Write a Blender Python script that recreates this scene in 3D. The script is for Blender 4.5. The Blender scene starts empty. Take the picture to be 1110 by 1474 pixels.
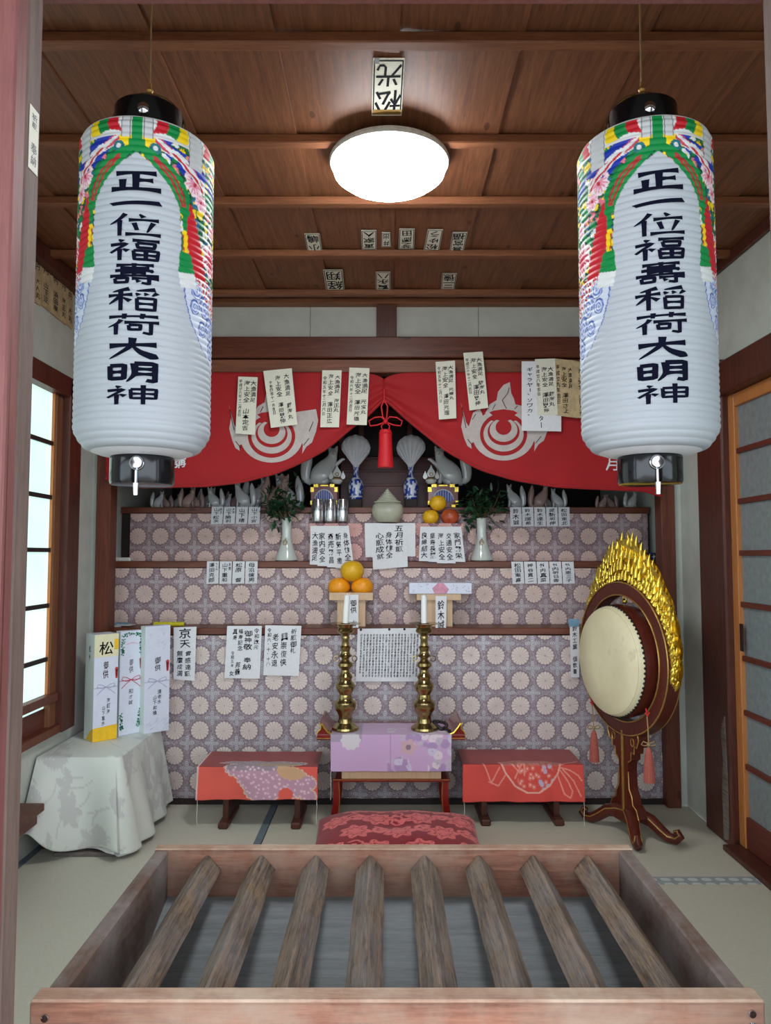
import bpy, bmesh, math, random
import numpy as np
from mathutils import Matrix, Vector
random.seed(7); np.random.seed(7)
sc = bpy.context.scene
col = sc.collection
PI = math.pi
# ------------------------------------------------------------------ camera
F, CX, CY, H = 1060.0, 555.0, 737.0, 1.20
PITCH = math.radians(3.4)
cam_d = bpy.data.cameras.new('camera'); cam = bpy.data.objects.new('camera', cam_d); col.objects.link(cam)
cam_d.sensor_fit = 'HORIZONTAL'; cam_d.sensor_width = 36; cam_d.lens = 36 * F / 1110
cam_d.clip_start = 0.02; cam_d.clip_end = 200
cam.location = (0, 0, H); cam.rotation_euler = (PI / 2 + PITCH, 0, 0)
sc.camera = cam
# ------------------------------------------------------------------ world, lights, exposure
sc.view_settings.view_transform = 'Standard'; sc.view_settings.look = 'None'
sc.view_settings.gamma = 1; sc.view_settings.use_curve_mapping = False
sc.view_settings.exposure = 0.62
sc.cycles.use_denoising = True
sc.cycles.max_bounces = 8; sc.cycles.diffuse_bounces = 5; sc.cycles.glossy_bounces = 4
sc.cycles.transmission_bounces = 6; sc.cycles.sample_clamp_indirect = 4
w = bpy.data.worlds.new('overcast_sky'); sc.world = w; w.use_nodes = True
nt = w.node_tree; nt.nodes.clear()
o_ = nt.nodes.new('ShaderNodeOutputWorld'); b_ = nt.nodes.new('ShaderNodeBackground')
tc = nt.nodes.new('ShaderNodeTexCoord'); sp = nt.nodes.new('ShaderNodeSeparateXYZ'); cr = nt.nodes.new('ShaderNodeValToRGB')
nt.links.new(tc.outputs['Generated'], sp.inputs[0]); nt.links.new(sp.outputs[2], cr.inputs[0])
cr.color_ramp.elements[0].position = 0.0; cr.color_ramp.elements[0].color = (0.80, 0.88, 1.0, 1)
cr.color_ramp.elements[1].position = 0.9; cr.color_ramp.elements[1].color = (0.92, 0.96, 1.0, 1)
nt.links.new(cr.outputs[0], b_.inputs[0]); b_.inputs[1].default_value = 3.0
nt.links.new(b_.outputs[0], o_.inputs[0])
# daylight enters through the open entrance: a sampling portal set in the doorway
pl = bpy.data.lights.new('entrance_portal', 'AREA'); pl.shape = 'RECTANGLE'; pl.size = 2.9; pl.size_y = 2.1
pl.cycles.is_portal = True
po = bpy.data.objects.new('entrance_portal', pl); col.objects.link(po)
po.location = (0, 1.10, 1.0); po.rotation_euler = (PI / 2, 0, 0)
# the round ceiling lamp gives the indoor light
LAMP = Vector((0.012, 2.235, 2.37))
ll = bpy.data.lights.new('ceiling_lamp_light', 'AREA'); ll.shape = 'DISK'; ll.size = 0.33; ll.energy = 3.0
ll.color = (0.93, 0.97, 1.0)
lo = bpy.data.objects.new('ceiling_lamp_light', ll); col.objects.link(lo); lo.location = (LAMP.x, LAMP.y, 2.335)

# ------------------------------------------------------------------ helpers
_c, _s = math.cos(PITCH), math.sin(PITCH)
def ray(px, py):
    x = (px - CX) / F; v = (CY - py) / F
    return Vector((x, _c - v * _s, _s + v * _c))
def P(px, py, Y):
    d = ray(px, py); t = Y / d.y
    return Vector((d.x * t, Y, H + d.z * t))
def PZ(px, py, z):
    d = ray(px, py); t = (z - H) / d.z
    return Vector((d.x * t, d.y * t, z))
def PX(px, py, x):
    d = ray(px, py); t = x / d.x
    return Vector((x, d.y * t, H + d.z * t))

def lin(c):
    return tuple(((v / 12.92) if v <= 0.04045 else ((v + 0.055) / 1.055) ** 2.4) for v in c)
def rgb(r, g, b): return lin((r / 255, g / 255, b / 255))

class MB:
    def __init__(s): s.v = []; s.f = []; s.m = []; s.M = Matrix.Identity(4)
    def add(s, vs, fs, mat=0):
        n = len(s.v); M = s.M
        s.v.extend([tuple(M @ Vector(p)) for p in vs])
        s.f.extend([tuple(i + n for i in f) for f in fs]); s.m.extend([mat] * len(fs)); return s
    def box(s, x0, y0, z0, x1, y1, z1, bev=0.0, mat=0):
        x0, x1 = min(x0, x1), max(x0, x1); y0, y1 = min(y0, y1), max(y0, y1); z0, z1 = min(z0, z1), max(z0, z1)
        if bev <= 0:
            vs = [(x, y, z) for z in (z0, z1) for y in (y0, y1) for x in (x0, x1)]
            return s.add(vs, [(0, 2, 3, 1), (4, 5, 7, 6), (0, 1, 5, 4), (2, 6, 7, 3), (0, 4, 6, 2), (1, 3, 7, 5)], mat)
        bm = bmesh.new(); bmesh.ops.create_cube(bm, size=1)
        for q in bm.verts:
            q.co = Vector(((x0 + x1) / 2 + q.co.x * (x1 - x0), (y0 + y1) / 2 + q.co.y * (y1 - y0), (z0 + z1) / 2 + q.co.z * (z1 - z0)))
        bmesh.ops.bevel(bm, geom=bm.edges[:], offset=min(bev, (x1 - x0) * .45, (y1 - y0) * .45, (z1 - z0) * .45), segments=1, affect='EDGES', profile=0.5)
        return s.bm(bm, mat)
    def bm(s, bm, mat=0):
        bm.verts.index_update()
        s.add([v.co[:] for v in bm.verts], [[v.index for v in f.verts] for f in bm.faces], mat); bm.free(); return s
    def lathe(s, prof, c=(0, 0, 0), n=28, mat=0, R=None):
        vs, fs = [], []
        for (r, z) in prof:
            for i in range(n):
                a = 2 * PI * i / n; p = Vector((max(r, 1e-5) * math.cos(a), max(r, 1e-5) * math.sin(a), z))
                if R: p = R @ p
                vs.append((p.x + c[0], p.y + c[1], p.z + c[2]))
        for k in range(len(prof) - 1):
            for i in range(n):
                j = (i + 1) % n; fs.append((k * n + i, k * n + j, (k + 1) * n + j, (k + 1) * n + i))
        fs.append(tuple(reversed(range(n)))); m = (len(prof) - 1) * n; fs.append(tuple(range(m, m + n)))
        return s.add(vs, fs, mat)
    def tube(s, pts, rad, n=8, mat=0, closed=False):
        pts = [Vector(p) for p in pts]; k = len(pts)
        rad = rad if hasattr(rad, '__len__') else [rad] * k
        vs, fs = [], []; nrm = None
        for i, p in enumerate(pts):
            if closed: t = pts[(i + 1) % k] - pts[i - 1]
            else: t = pts[min(i + 1, k - 1)] - pts[max(i - 1, 0)]
            t.normalize()
            if nrm is None:
                nrm = t.orthogonal().normalized()
            else:
                nrm = (nrm - t * nrm.dot(t))
                nrm = nrm.normalized() if nrm.length > 1e-6 else t.orthogonal().normalized()
            b = t.cross(nrm)
            for j in range(n):
                a = 2 * PI * j / n; vs.append(p + (nrm * math.cos(a) + b * math.sin(a)) * rad[i])
        for i in range(k if closed else k - 1):
            for j in range(n):
                q = (j + 1) % n; i2 = (i + 1) % k
                fs.append((i * n + j, i * n + q, i2 * n + q, i2 * n + j))
        if not closed:
            fs.append(tuple(reversed(range(n)))); fs.append(tuple(range((k - 1) * n, k * n)))
        return s.add(vs, fs, mat)
    def prism(s, poly, d, fn, mat=0):
        """poly 2d, fn(a,b,c)->3d point, extruded from c=0 to c=d"""
        n = len(poly); vs = [fn(a, b, 0) for a, b in poly] + [fn(a, b, d) for a, b in poly]
        fs = [tuple(range(n)), tuple(reversed(range(n, 2 * n)))] + [(i, i + n, (i + 1) % n + n, (i + 1) % n) for i in range(n)]
        return s.add(vs, fs, mat)
    def grid(s, fn, nu, nv, mat=0, closed_u=False):
        vs = [fn(i / nu, j / nv) for j in range(nv + 1) for i in range(nu + (0 if closed_u else 1))]
        w_ = nu if closed_u else nu + 1; fs = []
        for j in range(nv):
            for i in range(nu):
                i2 = (i + 1) % w_ if closed_u else i + 1
                fs.append((j * w_ + i, j * w_ + i2, (j + 1) * w_ + i2, (j + 1) * w_ + i))
        return s.add(vs, fs, mat)
    def ball(s, c, r, sx=1, sy=1, sz=1, n=18, mat=0):
        k = n // 2; pr = []
        vs, fs = [], []
        for j in range(1, k):
            a = PI * j / k
            for i in range(n):
                b = 2 * PI * i / n
                vs.append((c[0] + r * sx * math.sin(a) * math.cos(b), c[1] + r * sy * math.sin(a) * math.sin(b), c[2] - r * sz * math.cos(a)))
        vs.append((c[0], c[1], c[2] - r * sz)); vs.append((c[0], c[1], c[2] + r * sz)); B, T = len(vs) - 2, len(vs) - 1
        for j in range(k - 2):
            for i in range(n):
                q = (i + 1) % n; fs.append((j * n + i, j * n + q, (j + 1) * n + q, (j + 1) * n + i))
        for i in range(n):
            q = (i + 1) % n; fs.append((B, q, i)); fs.append(((k - 2) * n + i, (k - 2) * n + q, T))
        return s.add(vs, fs, mat)
    def build(s, name, mats, parent=None, smooth=None, local=False, solid=0, colors=None):
        me = bpy.data.meshes.new(name)
        off = Vector((0, 0, 0))
        if parent is not None and not local:
            q = parent
            while q is not None: off += q.location; q = q.parent
        me.from_pydata([(a - off.x, b - off.y, c - off.z) for a, b, c in s.v], [], s.f)
        if not isinstance(mats, (list, tuple)): mats = [mats]
        for m in mats: me.materials.append(m)
        if len(mats) > 1: me.polygons.foreach_set('material_index', s.m)
        if smooth is not None:
            me.polygons.foreach_set('use_smooth', [True] * len(me.polygons))
            me.set_sharp_from_angle(angle=math.radians(smooth))
        if colors is not None:
            ca = me.color_attributes.new('paint', 'FLOAT_COLOR', 'POINT')
            ca.data.foreach_set('color', np.asarray(colors, dtype=np.float32).ravel())
        me.update()
        o = bpy.data.objects.new(name, me); col.objects.link(o)
        if parent is not None: o.parent = parent
        if solid:
            sm = o.modifiers.new('thickness', 'SOLIDIFY'); sm.thickness = solid; sm.offset = 0
        return o

def tag(o, label=None, cat=None, group=None, kind=None):
    if label: o['label'] = label
    if cat: o['category'] = cat
    if group: o['group'] = group
    if kind: o['kind'] = kind
    return o
def thing(name, label, cat, loc=(0, 0, 0), group=None, rz=0):
    o = bpy.data.objects.new(name, None); col.objects.link(o); o.empty_display_size = 0.05
    o.location = loc; o.rotation_euler = (0, 0, rz)
    return tag(o, label, cat, group)
def struct(o): o['kind'] = 'structure'; return o
def copy_tree(o, parent=None):
    c = o.copy(); col.objects.link(c); c.parent = parent
    for ch in list(o.children): copy_tree(ch, c)
    return c

# ------------------------------------------------------------------ materials
class NT:
    def __init__(s, name):
        s.mat = bpy.data.materials.new(name); s.mat.use_nodes = True
        s.t = s.mat.node_tree; s.b = s.t.nodes['Principled BSDF']
    def n(s, typ, **k):
        q = s.t.nodes.new(typ)
        for a, b in k.items(): setattr(q, a, b)
        return q
    def l(s, a, b): s.t.links.new(a, b)
    def set(s, sock, v):
        if hasattr(v, 'links') or isinstance(v, bpy.types.NodeSocket): s.l(v, sock)
        else: sock.default_value = v
    def m(s, op, a, b=0.0, c=None, clamp=False):
        q = s.n('ShaderNodeMath', operation=op, use_clamp=clamp)
        s.set(q.inputs[0], a); s.set(q.inputs[1], b)
        if c is not None: s.set(q.inputs[2], c)
        return q.outputs[0]
    def mix(s, fac, a, b, typ='MIX'):
        q = s.n('ShaderNodeMix', data_type='RGBA', blend_type=typ)
        s.set(q.inputs[0], fac)
        for sock, v in ((q.inputs[6], a), (q.inputs[7], b)):
            if isinstance(v, tuple): sock.default_value = (v[0], v[1], v[2], 1)
            else: s.l(v, sock)
        return q.outputs[2]
    def obj(s): return s.n('ShaderNodeTexCoord').outputs['Object']
    def scaled(s, v, sc_):
        q = s.n('ShaderNodeMapping'); s.l(v, q.inputs[0]); q.inputs['Scale'].default_value = sc_; return q.outputs[0]
    def noise(s, v, scale, detail=4, rough=0.55, dist=0.0):
        q = s.n('ShaderNodeTexNoise'); s.l(v, q.inputs['Vector']); q.inputs['Scale'].default_value = scale
        q.inputs['Detail'].default_value = detail; q.inputs['Roughness'].default_value = rough; q.inputs['Distortion'].default_value = dist
        return q.outputs['Fac']
    def ramp(s, fac, stops):
        q = s.n('ShaderNodeValToRGB'); s.l(fac, q.inputs[0]); e = q.color_ramp.elements
        while len(e) < len(stops): e.new(0.5)
        for i, (p, c) in enumerate(stops): e[i].position = p; e[i].color = (c[0], c[1], c[2], 1)
        return q.outputs[0]
    def bump(s, h, st=0.3, dist=0.002):
        q = s.n('ShaderNodeBump'); q.inputs['Strength'].default_value = st; q.inputs['Distance'].default_value = dist
        s.l(h, q.inputs['Height']); s.l(q.outputs[0], s.b.inputs['Normal'])
    def base(s, c):
        if isinstance(c, tuple): s.b.inputs['Base Color'].default_value = (c[0], c[1], c[2], 1)
        else: s.l(c, s.b.inputs['Base Color'])
    def p(s, **k):
        for a, v in k.items():
            s.set(s.b.inputs[a.replace('_', ' ')], v)
        return s

def plain(name, c, rough=0.6, metal=0.0, noise=0.06, scale=60, bump=0.0, spec=0.5, coat=0.0, emis=None, es=0.0, trans=0.0, sub=0.0):
    t = NT(name); v = t.obj(); n_ = t.noise(v, scale, 3)
    d = tuple(max(0, x * (1 - noise * 3)) for x in c); e = tuple(min(1, x * (1 + noise * 2)) for x in c)
    t.base(t.ramp(n_, [(0.3, d), (0.7, e)]))
    t.p(Roughness=rough, Metallic=metal); t.b.inputs['Specular IOR Level'].default_value = spec
    t.b.inputs['Coat Weight'].default_value = coat; t.b.inputs['Coat Roughness'].default_value = 0.08
    if bump: t.bump(n_, bump)
    if emis: t.b.inputs['Emission Color'].default_value = (*emis, 1); t.b.inputs['Emission Strength'].default_value = es
    if trans: t.b.inputs['Transmission Weight'].default_value = trans
    return t.mat

def wood(name, c, dark, axis='x', rough=0.55, scale=7.0, stretch=14.0, knots=True, bump=0.25, spec=0.4, fac=(0.32, 0.68), grey=None, greyamt=0.5):
    t = NT(name); v = t.obj()
    sc_ = [stretch] * 3; sc_['xyz'.index(axis)] = 1.0
    q = t.scaled(v, tuple(sc_)); g = t.noise(q, scale * 0.6, 6, 0.62, 0.6); g2 = t.noise(q, scale * 3.5, 3, 0.6)
    big = t.noise(v, 2.3, 2); mixg = t.m('ADD', t.m('MULTIPLY', g, 0.65), t.m('MULTIPLY', g2, 0.35))
    c1 = t.ramp(mixg, [(fac[0], dark), (fac[1], c)])
    c2 = t.mix(t.m('MULTIPLY', big, 0.5), c1, tuple(x * 0.62 for x in c), 'MIX')
    if knots:
        k = t.n('ShaderNodeTexVoronoi'); k.inputs['Scale'].default_value = 3.0
        ks = [2.2] * 3; ks['xyz'.index(axis)] = 1.0
        t.l(t.scaled(v, tuple(ks)), k.inputs['Vector'])
        km = t.m('LESS_THAN', k.outputs['Distance'], 0.06)
        c2 = t.mix(t.m('MULTIPLY', km, 0.6), c2, tuple(x * 0.5 for x in dark))
    if grey:
        gm = t.ramp(t.noise(v, 5.0, 5, 0.7), [(0.38, (0, 0, 0)), (0.66, (greyamt,) * 3)])
        c2 = t.mix(gm, c2, grey)
    t.base(c2); t.p(Roughness=rough); t.b.inputs['Specular IOR Level'].default_value = spec
    t.bump(mixg, bump, 0.0015)
    return t.mat

def paint_mat(name, rough=0.7, weave=0.0, sheen=0.0, spec=0.3, trans=0.0, metal=0.0):
    t = NT(name); a = t.n('ShaderNodeVertexColor'); a.layer_name = 'paint'
    v = t.obj(); n_ = t.noise(v, 350, 2)
    t.base(t.mix(0.12, a.outputs['Color'], t.mix(n_, (0.3, 0.3, 0.3), (1, 1, 1)), 'MULTIPLY'))
    t.p(Roughness=rough); t.b.inputs['Specular IOR Level'].default_value = spec
    t.b.inputs['Sheen Weight'].default_value = sheen
    if weave: t.bump(n_, weave, 0.001)
    if trans:
        tr = t.n('ShaderNodeBsdfTranslucent'); t.l(a.outputs['Color'], tr.inputs[0])
        mx = t.n('ShaderNodeMixShader'); mx.inputs[0].default_value = trans
        t.l(t.b.outputs[0], mx.inputs[1]); t.l(tr.outputs[0], mx.inputs[2])
        t.l(mx.outputs[0], t.t.nodes['Material Output'].inputs[0])
    return t.mat

def brocade(name, x0, z0, p=0.122, tint=(1, 1, 1)):
    t = NT(name); v = t.n('ShaderNodeNewGeometry').outputs['Position']
    warp = t.noise(v, 3.0, 2)
    s_ = t.n('ShaderNodeSeparateXYZ'); t.l(v, s_.inputs[0])
    wv = t.m('MULTIPLY', t.m('SUBTRACT', warp, 0.5), 0.10)
    u = t.m('ADD', t.m('DIVIDE', t.m('SUBTRACT', s_.outputs[0], x0), p), wv)
    w_ = t.m('ADD', t.m('DIVIDE', t.m('SUBTRACT', s_.outputs[2], z0), p), wv)
    def cell(a, sh):
        b = t.m('ADD', a, sh); return t.m('SUBTRACT', b, t.m('ROUND', b))
    fu, fw = cell(u, 0), cell(w_, 0); gu, gw = cell(u, 0.5), cell(w_, 0.5)
    r = t.m('SQRT', t.m('ADD', t.m('MULTIPLY', fu, fu), t.m('MULTIPLY', fw, fw)))
    a = t.m('ARCTAN2', fw, fu)
    edge = t.m('ADD', 0.345, t.m('MULTIPLY', t.m('ABSOLUTE', t.m('COSINE', t.m('MULTIPLY', a, 8))), 0.03))
    med = t.m('MULTIPLY', t.m('SUBTRACT', edge, r), 60, clamp=True)
    rim = t.m('MULTIPLY', t.m('SUBTRACT', 0.43, r), 25, clamp=True)
    pet = t.m('MULTIPLY', t.m('POWER', t.m('ABSOLUTE', t.m('COSINE', t.m('MULTIPLY', a, 8))), 0.35), 1)
    cen = t.m('MULTIPLY', t.m('SUBTRACT', 0.05, r), 60, clamp=True)
    r2 = t.m('SQRT', t.m('ADD', t.m('MULTIPLY', gu, gu), t.m('MULTIPLY', gw, gw))); a2 = t.m('ARCTAN2', gw, gu)
    lob = t.m('ADD', 0.20, t.m('MULTIPLY', t.m('COSINE', t.m('MULTIPLY', a2, 4)), 0.10))
    mot = t.m('MULTIPLY', t.m('SUBTRACT', lob, r2), 40, clamp=True)
    ringw = t.m('ABSOLUTE', t.m('SINE', t.m('MULTIPLY', t.m('DIVIDE', r2, lob), 12.0)))
    fine = t.noise(v, 170, 2, 0.7, 1.6)
    vein = t.ramp(fine, [(0.48, (0, 0, 0)), (0.56, (1, 1, 1))])
    silver = t.m('MULTIPLY', mot, t.m('ADD', t.m('MULTIPLY', t.m('GREATER_THAN', ringw, 0.80), 0.75), t.m('MULTIPLY', t.m('GREATER_THAN', ringw, 0.35), t.m('MULTIPLY', vein, 0.6))), clamp=True)
    bg = t.mix(vein, rgb(128, 112, 118), rgb(186, 172, 178))
    bg = t.mix(t.m('MULTIPLY', rim, 0.55), bg, rgb(112, 92, 98))
    motc = t.mix(ringw, rgb(118, 108, 114), rgb(182, 176, 180))
    c = t.mix(t.m('MULTIPLY', mot, 0.8), bg, motc)
    medc = t.mix(pet, rgb(168, 148, 144), rgb(222, 206, 198))
    medc = t.mix(t.m('MULTIPLY', cen, 0.5), medc, rgb(170, 150, 145))
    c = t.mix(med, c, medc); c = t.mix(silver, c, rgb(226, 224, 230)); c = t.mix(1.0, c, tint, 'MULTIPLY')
    t.base(c); t.p(Roughness=t.m('SUBTRACT', 0.55, t.m('MULTIPLY', silver, 0.28)), Metallic=t.m('MULTIPLY', silver, 0.35))
    t.b.inputs['Sheen Weight'].default_value = 0.2
    h = t.m('ADD', t.m('MULTIPLY', t.m('MULTIPLY', med, pet), 0.8), t.m('ADD', t.m('MULTIPLY', silver, 0.8), t.m('MULTIPLY', t.noise(v, 14, 4), 3.0)))
    t.bump(h, 0.55, 0.003)
    return t.mat

M = {}
M['post_dark'] = wood('dark_post_wood', rgb(104, 56, 42), rgb(48, 22, 18), 'z', rough=0.42)
M['post_red'] = wood('red_brown_post_wood', rgb(128, 68, 46), rgb(66, 30, 20), 'z', rough=0.45)
M['beam'] = wood('beam_wood', rgb(118, 60, 36), rgb(58, 24, 16), 'x', rough=0.4)
M['beam_light'] = wood('lower_beam_wood', rgb(148, 90, 60), rgb(92, 48, 32), 'x', rough=0.5)
M['board'] = wood('ceiling_board_wood', rgb(150, 96, 62), rgb(78, 42, 28), 'y', rough=0.5, stretch=20)
M['batten'] = wood('ceiling_batten_wood', rgb(160, 102, 66), rgb(96, 52, 34), 'x', rough=0.5)
M['shelf_trim'] = wood('shelf_edge_wood', rgb(132, 72, 46), rgb(72, 34, 22), 'x', rough=0.4)
M['shrine'] = wood('inner_shrine_wood', rgb(110, 50, 38), rgb(56, 22, 18), 'x', rough=0.4)
M['entrance'] = wood('entrance_post_wood', rgb(138, 86, 80), rgb(104, 58, 56), 'z', rough=0.6, knots=False)
M['jamb'] = wood('weathered_jamb_wood', rgb(126, 106, 96), rgb(86, 68, 62), 'z', rough=0.7, knots=False)
M['door_light'] = wood('door_stile_wood', rgb(206, 138, 78), rgb(168, 96, 48), 'z', rough=0.45)
M['door_rail'] = wood('door_rail_wood', rgb(120, 58, 44), rgb(74, 32, 24), 'y', rough=0.45)
M['sash'] = wood('window_sash_wood', rgb(150, 100, 66), rgb(84, 48, 32), 'z', rough=0.5)
M['box_front'] = wood('offering_box_front_wood', rgb(168, 116, 92), rgb(96, 58, 46), 'x', rough=0.6, grey=rgb(158, 140, 122), greyamt=0.7)
M['box_side'] = wood('offering_box_side_wood', rgb(124, 98, 84), rgb(66, 48, 40), 'y', rough=0.6, grey=rgb(152, 148, 146), greyamt=0.65)
M['box_rim'] = wood('offering_box_rim_wood', rgb(190, 152, 128), rgb(132, 92, 74), 'x', rough=0.6, grey=rgb(205, 188, 165), greyamt=0.7)
M['bar'] = wood('weathered_bar_wood', rgb(138, 116, 94), rgb(50, 40, 34), 'y', rough=0.65, scale=9, stretch=20, bump=0.9, grey=rgb(146, 146, 150), greyamt=0.35, fac=(0.42, 0.58))
M['tray_panel'] = wood('grey_inner_panel_wood', rgb(146, 152, 154), rgb(108, 112, 114), 'x', rough=0.6, knots=False, bump=0.1)
M['pale_wood'] = wood('pale_cypress_wood', rgb(226, 196, 160), rgb(202, 164, 126), 'z', rough=0.5, knots=False, bump=0.1)
M['plaster'] = plain('off_white_plaster', rgb(196, 200, 190), 0.9, noise=0.03, scale=9, bump=0.1)
M['plaster_panel'] = plain('upper_plaster_panel', rgb(188, 186, 176), 0.9, noise=0.03, scale=9, bump=0.1)
M['black'] = plain('black_lacquer', (0.004, 0.004, 0.005), 0.15, noise=0.0, spec=0.45)
M['dark'] = plain('dark_wood', rgb(40, 26, 24), 0.7)  # even dark brown shared by the back wall, frames and small dark parts
M['red_lacquer'] = plain('dark_red_lacquer', rgb(122, 26, 18), 0.25, noise=0.05, coat=0.6)
M['drum_wood'] = wood('drum_frame_lacquered_wood', rgb(104, 44, 30), rgb(70, 26, 20), 'z', rough=0.3, knots=False, bump=0.05)
M['gold'] = plain('gold_leaf', rgb(236, 204, 84), 0.28, 0.95, noise=0.1, scale=120, bump=0.5)
M['gold_dull'] = plain('gold_paint_line', rgb(190, 150, 84), 0.4, 0.7)
M['brass'] = plain('aged_brass', rgb(164, 144, 96), 0.2, 0.95, noise=0.1, scale=30)
M['steel'] = plain('bright_chrome', rgb(210, 212, 216), 0.12, 1.0)
M['can'] = plain('silver_can', rgb(205, 205, 208), 0.22, 0.9)
M['paper'] = plain('white_paper', rgb(226, 226, 228), 0.8, noise=0.012)
M['paper_cream'] = plain('cream_paper', rgb(226, 222, 204), 0.8, noise=0.012)
M['paper_old'] = plain('aged_tan_paper', rgb(196, 172, 132), 0.85, noise=0.08, scale=25)
M['ink'] = plain('black_ink', (0.008, 0.008, 0.012), 0.9, noise=0.0, spec=0.1)
M['ink_soft'] = plain('grey_ink', rgb(92, 90, 96), 0.6, noise=0.0)
M['navy'] = plain('navy_ink', (0.004, 0.005, 0.016), 0.9, noise=0.0, spec=0.1)
M['porcelain'] = plain('white_porcelain', rgb(226, 226, 220), 0.12, noise=0.0, coat=0.6)
M['celadon'] = plain('pale_celadon_porcelain', rgb(206, 212, 204), 0.12, noise=0.0, coat=0.6)
M['urn'] = plain('cream_stoneware', rgb(204, 204, 180), 0.25, noise=0.02, coat=0.3)
M['fox_white'] = plain('white_fox_ceramic', rgb(205, 206, 204), 0.15, noise=0.01, coat=0.5)
M['fox_pink'] = plain('tinted_fox_ceramic', rgb(190, 160, 150), 0.3, noise=0.05)
M['red'] = plain('red_silk_cord', rgb(206, 20, 32), 0.6, noise=0.05, scale=200)
M['leaf'] = plain('sakaki_leaf', rgb(34, 74, 44), 0.35, noise=0.2, scale=30)
M['leaf_green'] = plain('printed_green', rgb(24, 120, 84), 0.6)
M['stem'] = plain('cut_stem', rgb(120, 96, 60), 0.7)
M['orange'] = plain('orange_peel', rgb(246, 158, 22), 0.42, noise=0.05, scale=150, bump=0.3)
M['yellow_fruit'] = plain('yellow_citrus_peel', rgb(232, 178, 30), 0.42, noise=0.05, scale=150, bump=0.3)
M['apple'] = plain('apple_skin', rgb(190, 84, 48), 0.35, noise=0.15, scale=22)
M['wax'] = plain('white_wax', rgb(238, 238, 236), 0.4, noise=0.0)
M['cord'] = plain('tan_cord', rgb(160, 128, 84), 0.7)
M['white_cord'] = plain('white_thread', rgb(226, 220, 214), 0.8)
M['tassel_pink'] = plain('faded_red_tassel_thread', rgb(176, 92, 78), 0.8, noise=0.12, scale=300, bump=0.5)
M['skin'] = NT('drum_skin')
t = M['skin']; v_ = t.obj(); t.base(t.ramp(t.noise(v_, 7, 4, 0.6), [(0.3, rgb(226, 214, 172)), (0.62, rgb(236, 226, 188)), (0.75, rgb(206, 188, 150))])); t.p(Roughness=0.55); M['skin'] = t.mat
M['floor_base'] = plain('under_floor_boards', rgb(60, 50, 45), 0.8)
t = NT('tatami_straw'); v_ = t.obj(); s_ = t.n('ShaderNodeSeparateXYZ'); t.l(v_, s_.inputs[0])
rib = t.m('ABSOLUTE', t.m('SINE', t.m('MULTIPLY', s_.outputs[0], 700.0))); fib = t.noise(t.scaled(v_, (60, 4, 4)), 12, 3)
t.base(t.mix(t.m('MULTIPLY', rib, 0.35), t.ramp(fib, [(0.3, rgb(196, 192, 174)), (0.7, rgb(214, 212, 196))]), rgb(176, 174, 160))); t.p(Roughness=0.6); t.bump(rib, 0.25, 0.001); M['tatami'] = t.mat
t = NT('tatami_straw_cross'); v_ = t.obj(); s_ = t.n('ShaderNodeSeparateXYZ'); t.l(v_, s_.inputs[0])
rib = t.m('ABSOLUTE', t.m('SINE', t.m('MULTIPLY', s_.outputs[1], 700.0))); fib = t.noise(t.scaled(v_, (4, 60, 4)), 12, 3)
t.base(t.mix(t.m('MULTIPLY', rib, 0.35), t.ramp(fib, [(0.3, rgb(194, 188, 168)), (0.7, rgb(212, 208, 190))]), rgb(174, 170, 152))); t.p(Roughness=0.6); t.bump(rib, 0.25, 0.001); M['tatami_x'] = t.mat
t = NT('pale_patterned_mat_border'); v_ = t.obj(); s_ = t.n('ShaderNodeSeparateXYZ'); t.l(v_, s_.inputs[0])
dx = t.m('ABSOLUTE', t.m('SINE', t.m('MULTIPLY', s_.outputs[0], 62.0))); dy = t.m('ABSOLUTE', t.m('SINE', t.m('MULTIPLY', s_.outputs[1], 80.0)))
t.base(t.mix(t.m('GREATER_THAN', t.m('MULTIPLY', dx, dy), 0.45), rgb(150, 158, 158), rgb(196, 200, 196))); t.p(Roughness=0.8); M['border_pale'] = t.mat
M['border_blue'] = plain('blue_grey_mat_border', rgb(108, 122, 128), 0.8, noise=0.08, scale=200)
M['glass_dark'] = plain('frosted_glass_dim', rgb(128, 136, 136), 0.5, noise=0.06, scale=40, bump=0.2)
t = NT('clear_glass'); tr_ = t.n('ShaderNodeBsdfTransparent'); tr_.inputs[0].default_value = (.92, .95, .94, 1); gl_ = t.n('ShaderNodeBsdfGlossy'); gl_.inputs['Roughness'].default_value = .02
mx_ = t.n('ShaderNodeMixShader'); mx_.inputs[0].default_value = .07; t.l(tr_.outputs[0], mx_.inputs[1]); t.l(gl_.outputs[0], mx_.inputs[2]); t.l(mx_.outputs[0], t.t.nodes['Material Output'].inputs[0]); M['clear_glass'] = t.mat
M['lamp_white'] = plain('lamp_diffuser', (0.9, 0.92, 0.95), 0.4, noise=0.0, emis=(0.93, 0.97, 1.0), es=26.0)
t = NT('frosted_glass_daylit'); v_ = t.obj(); n_ = t.noise(v_, 2.5, 2)
t.base((0.6, 0.68, 0.66)); t.p(Roughness=0.4); t.l(t.ramp(n_, [(0.3, rgb(178, 222, 214)), (0.7, rgb(214, 232, 226))]), t.b.inputs['Emission Color']); t.b.inputs['Emission Strength'].default_value = 0.72; M['glass_lit'] = t.mat
M['rubber'] = plain('dark_bead_wood', rgb(38, 30, 32), 0.3)
M['log'] = plain('rough_log_bark', rgb(88, 72, 66), 0.9, noise=0.2, scale=40, bump=1.0)
M['ground'] = plain('outside_concrete', rgb(150, 148, 142), 0.9, noise=0.08, scale=6)
M['yellow'] = plain('yellow_plastic', rgb(220, 206, 30), 0.5)
M['blue_dark'] = plain('dark_blue_case', rgb(34, 38, 66), 0.5)
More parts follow.
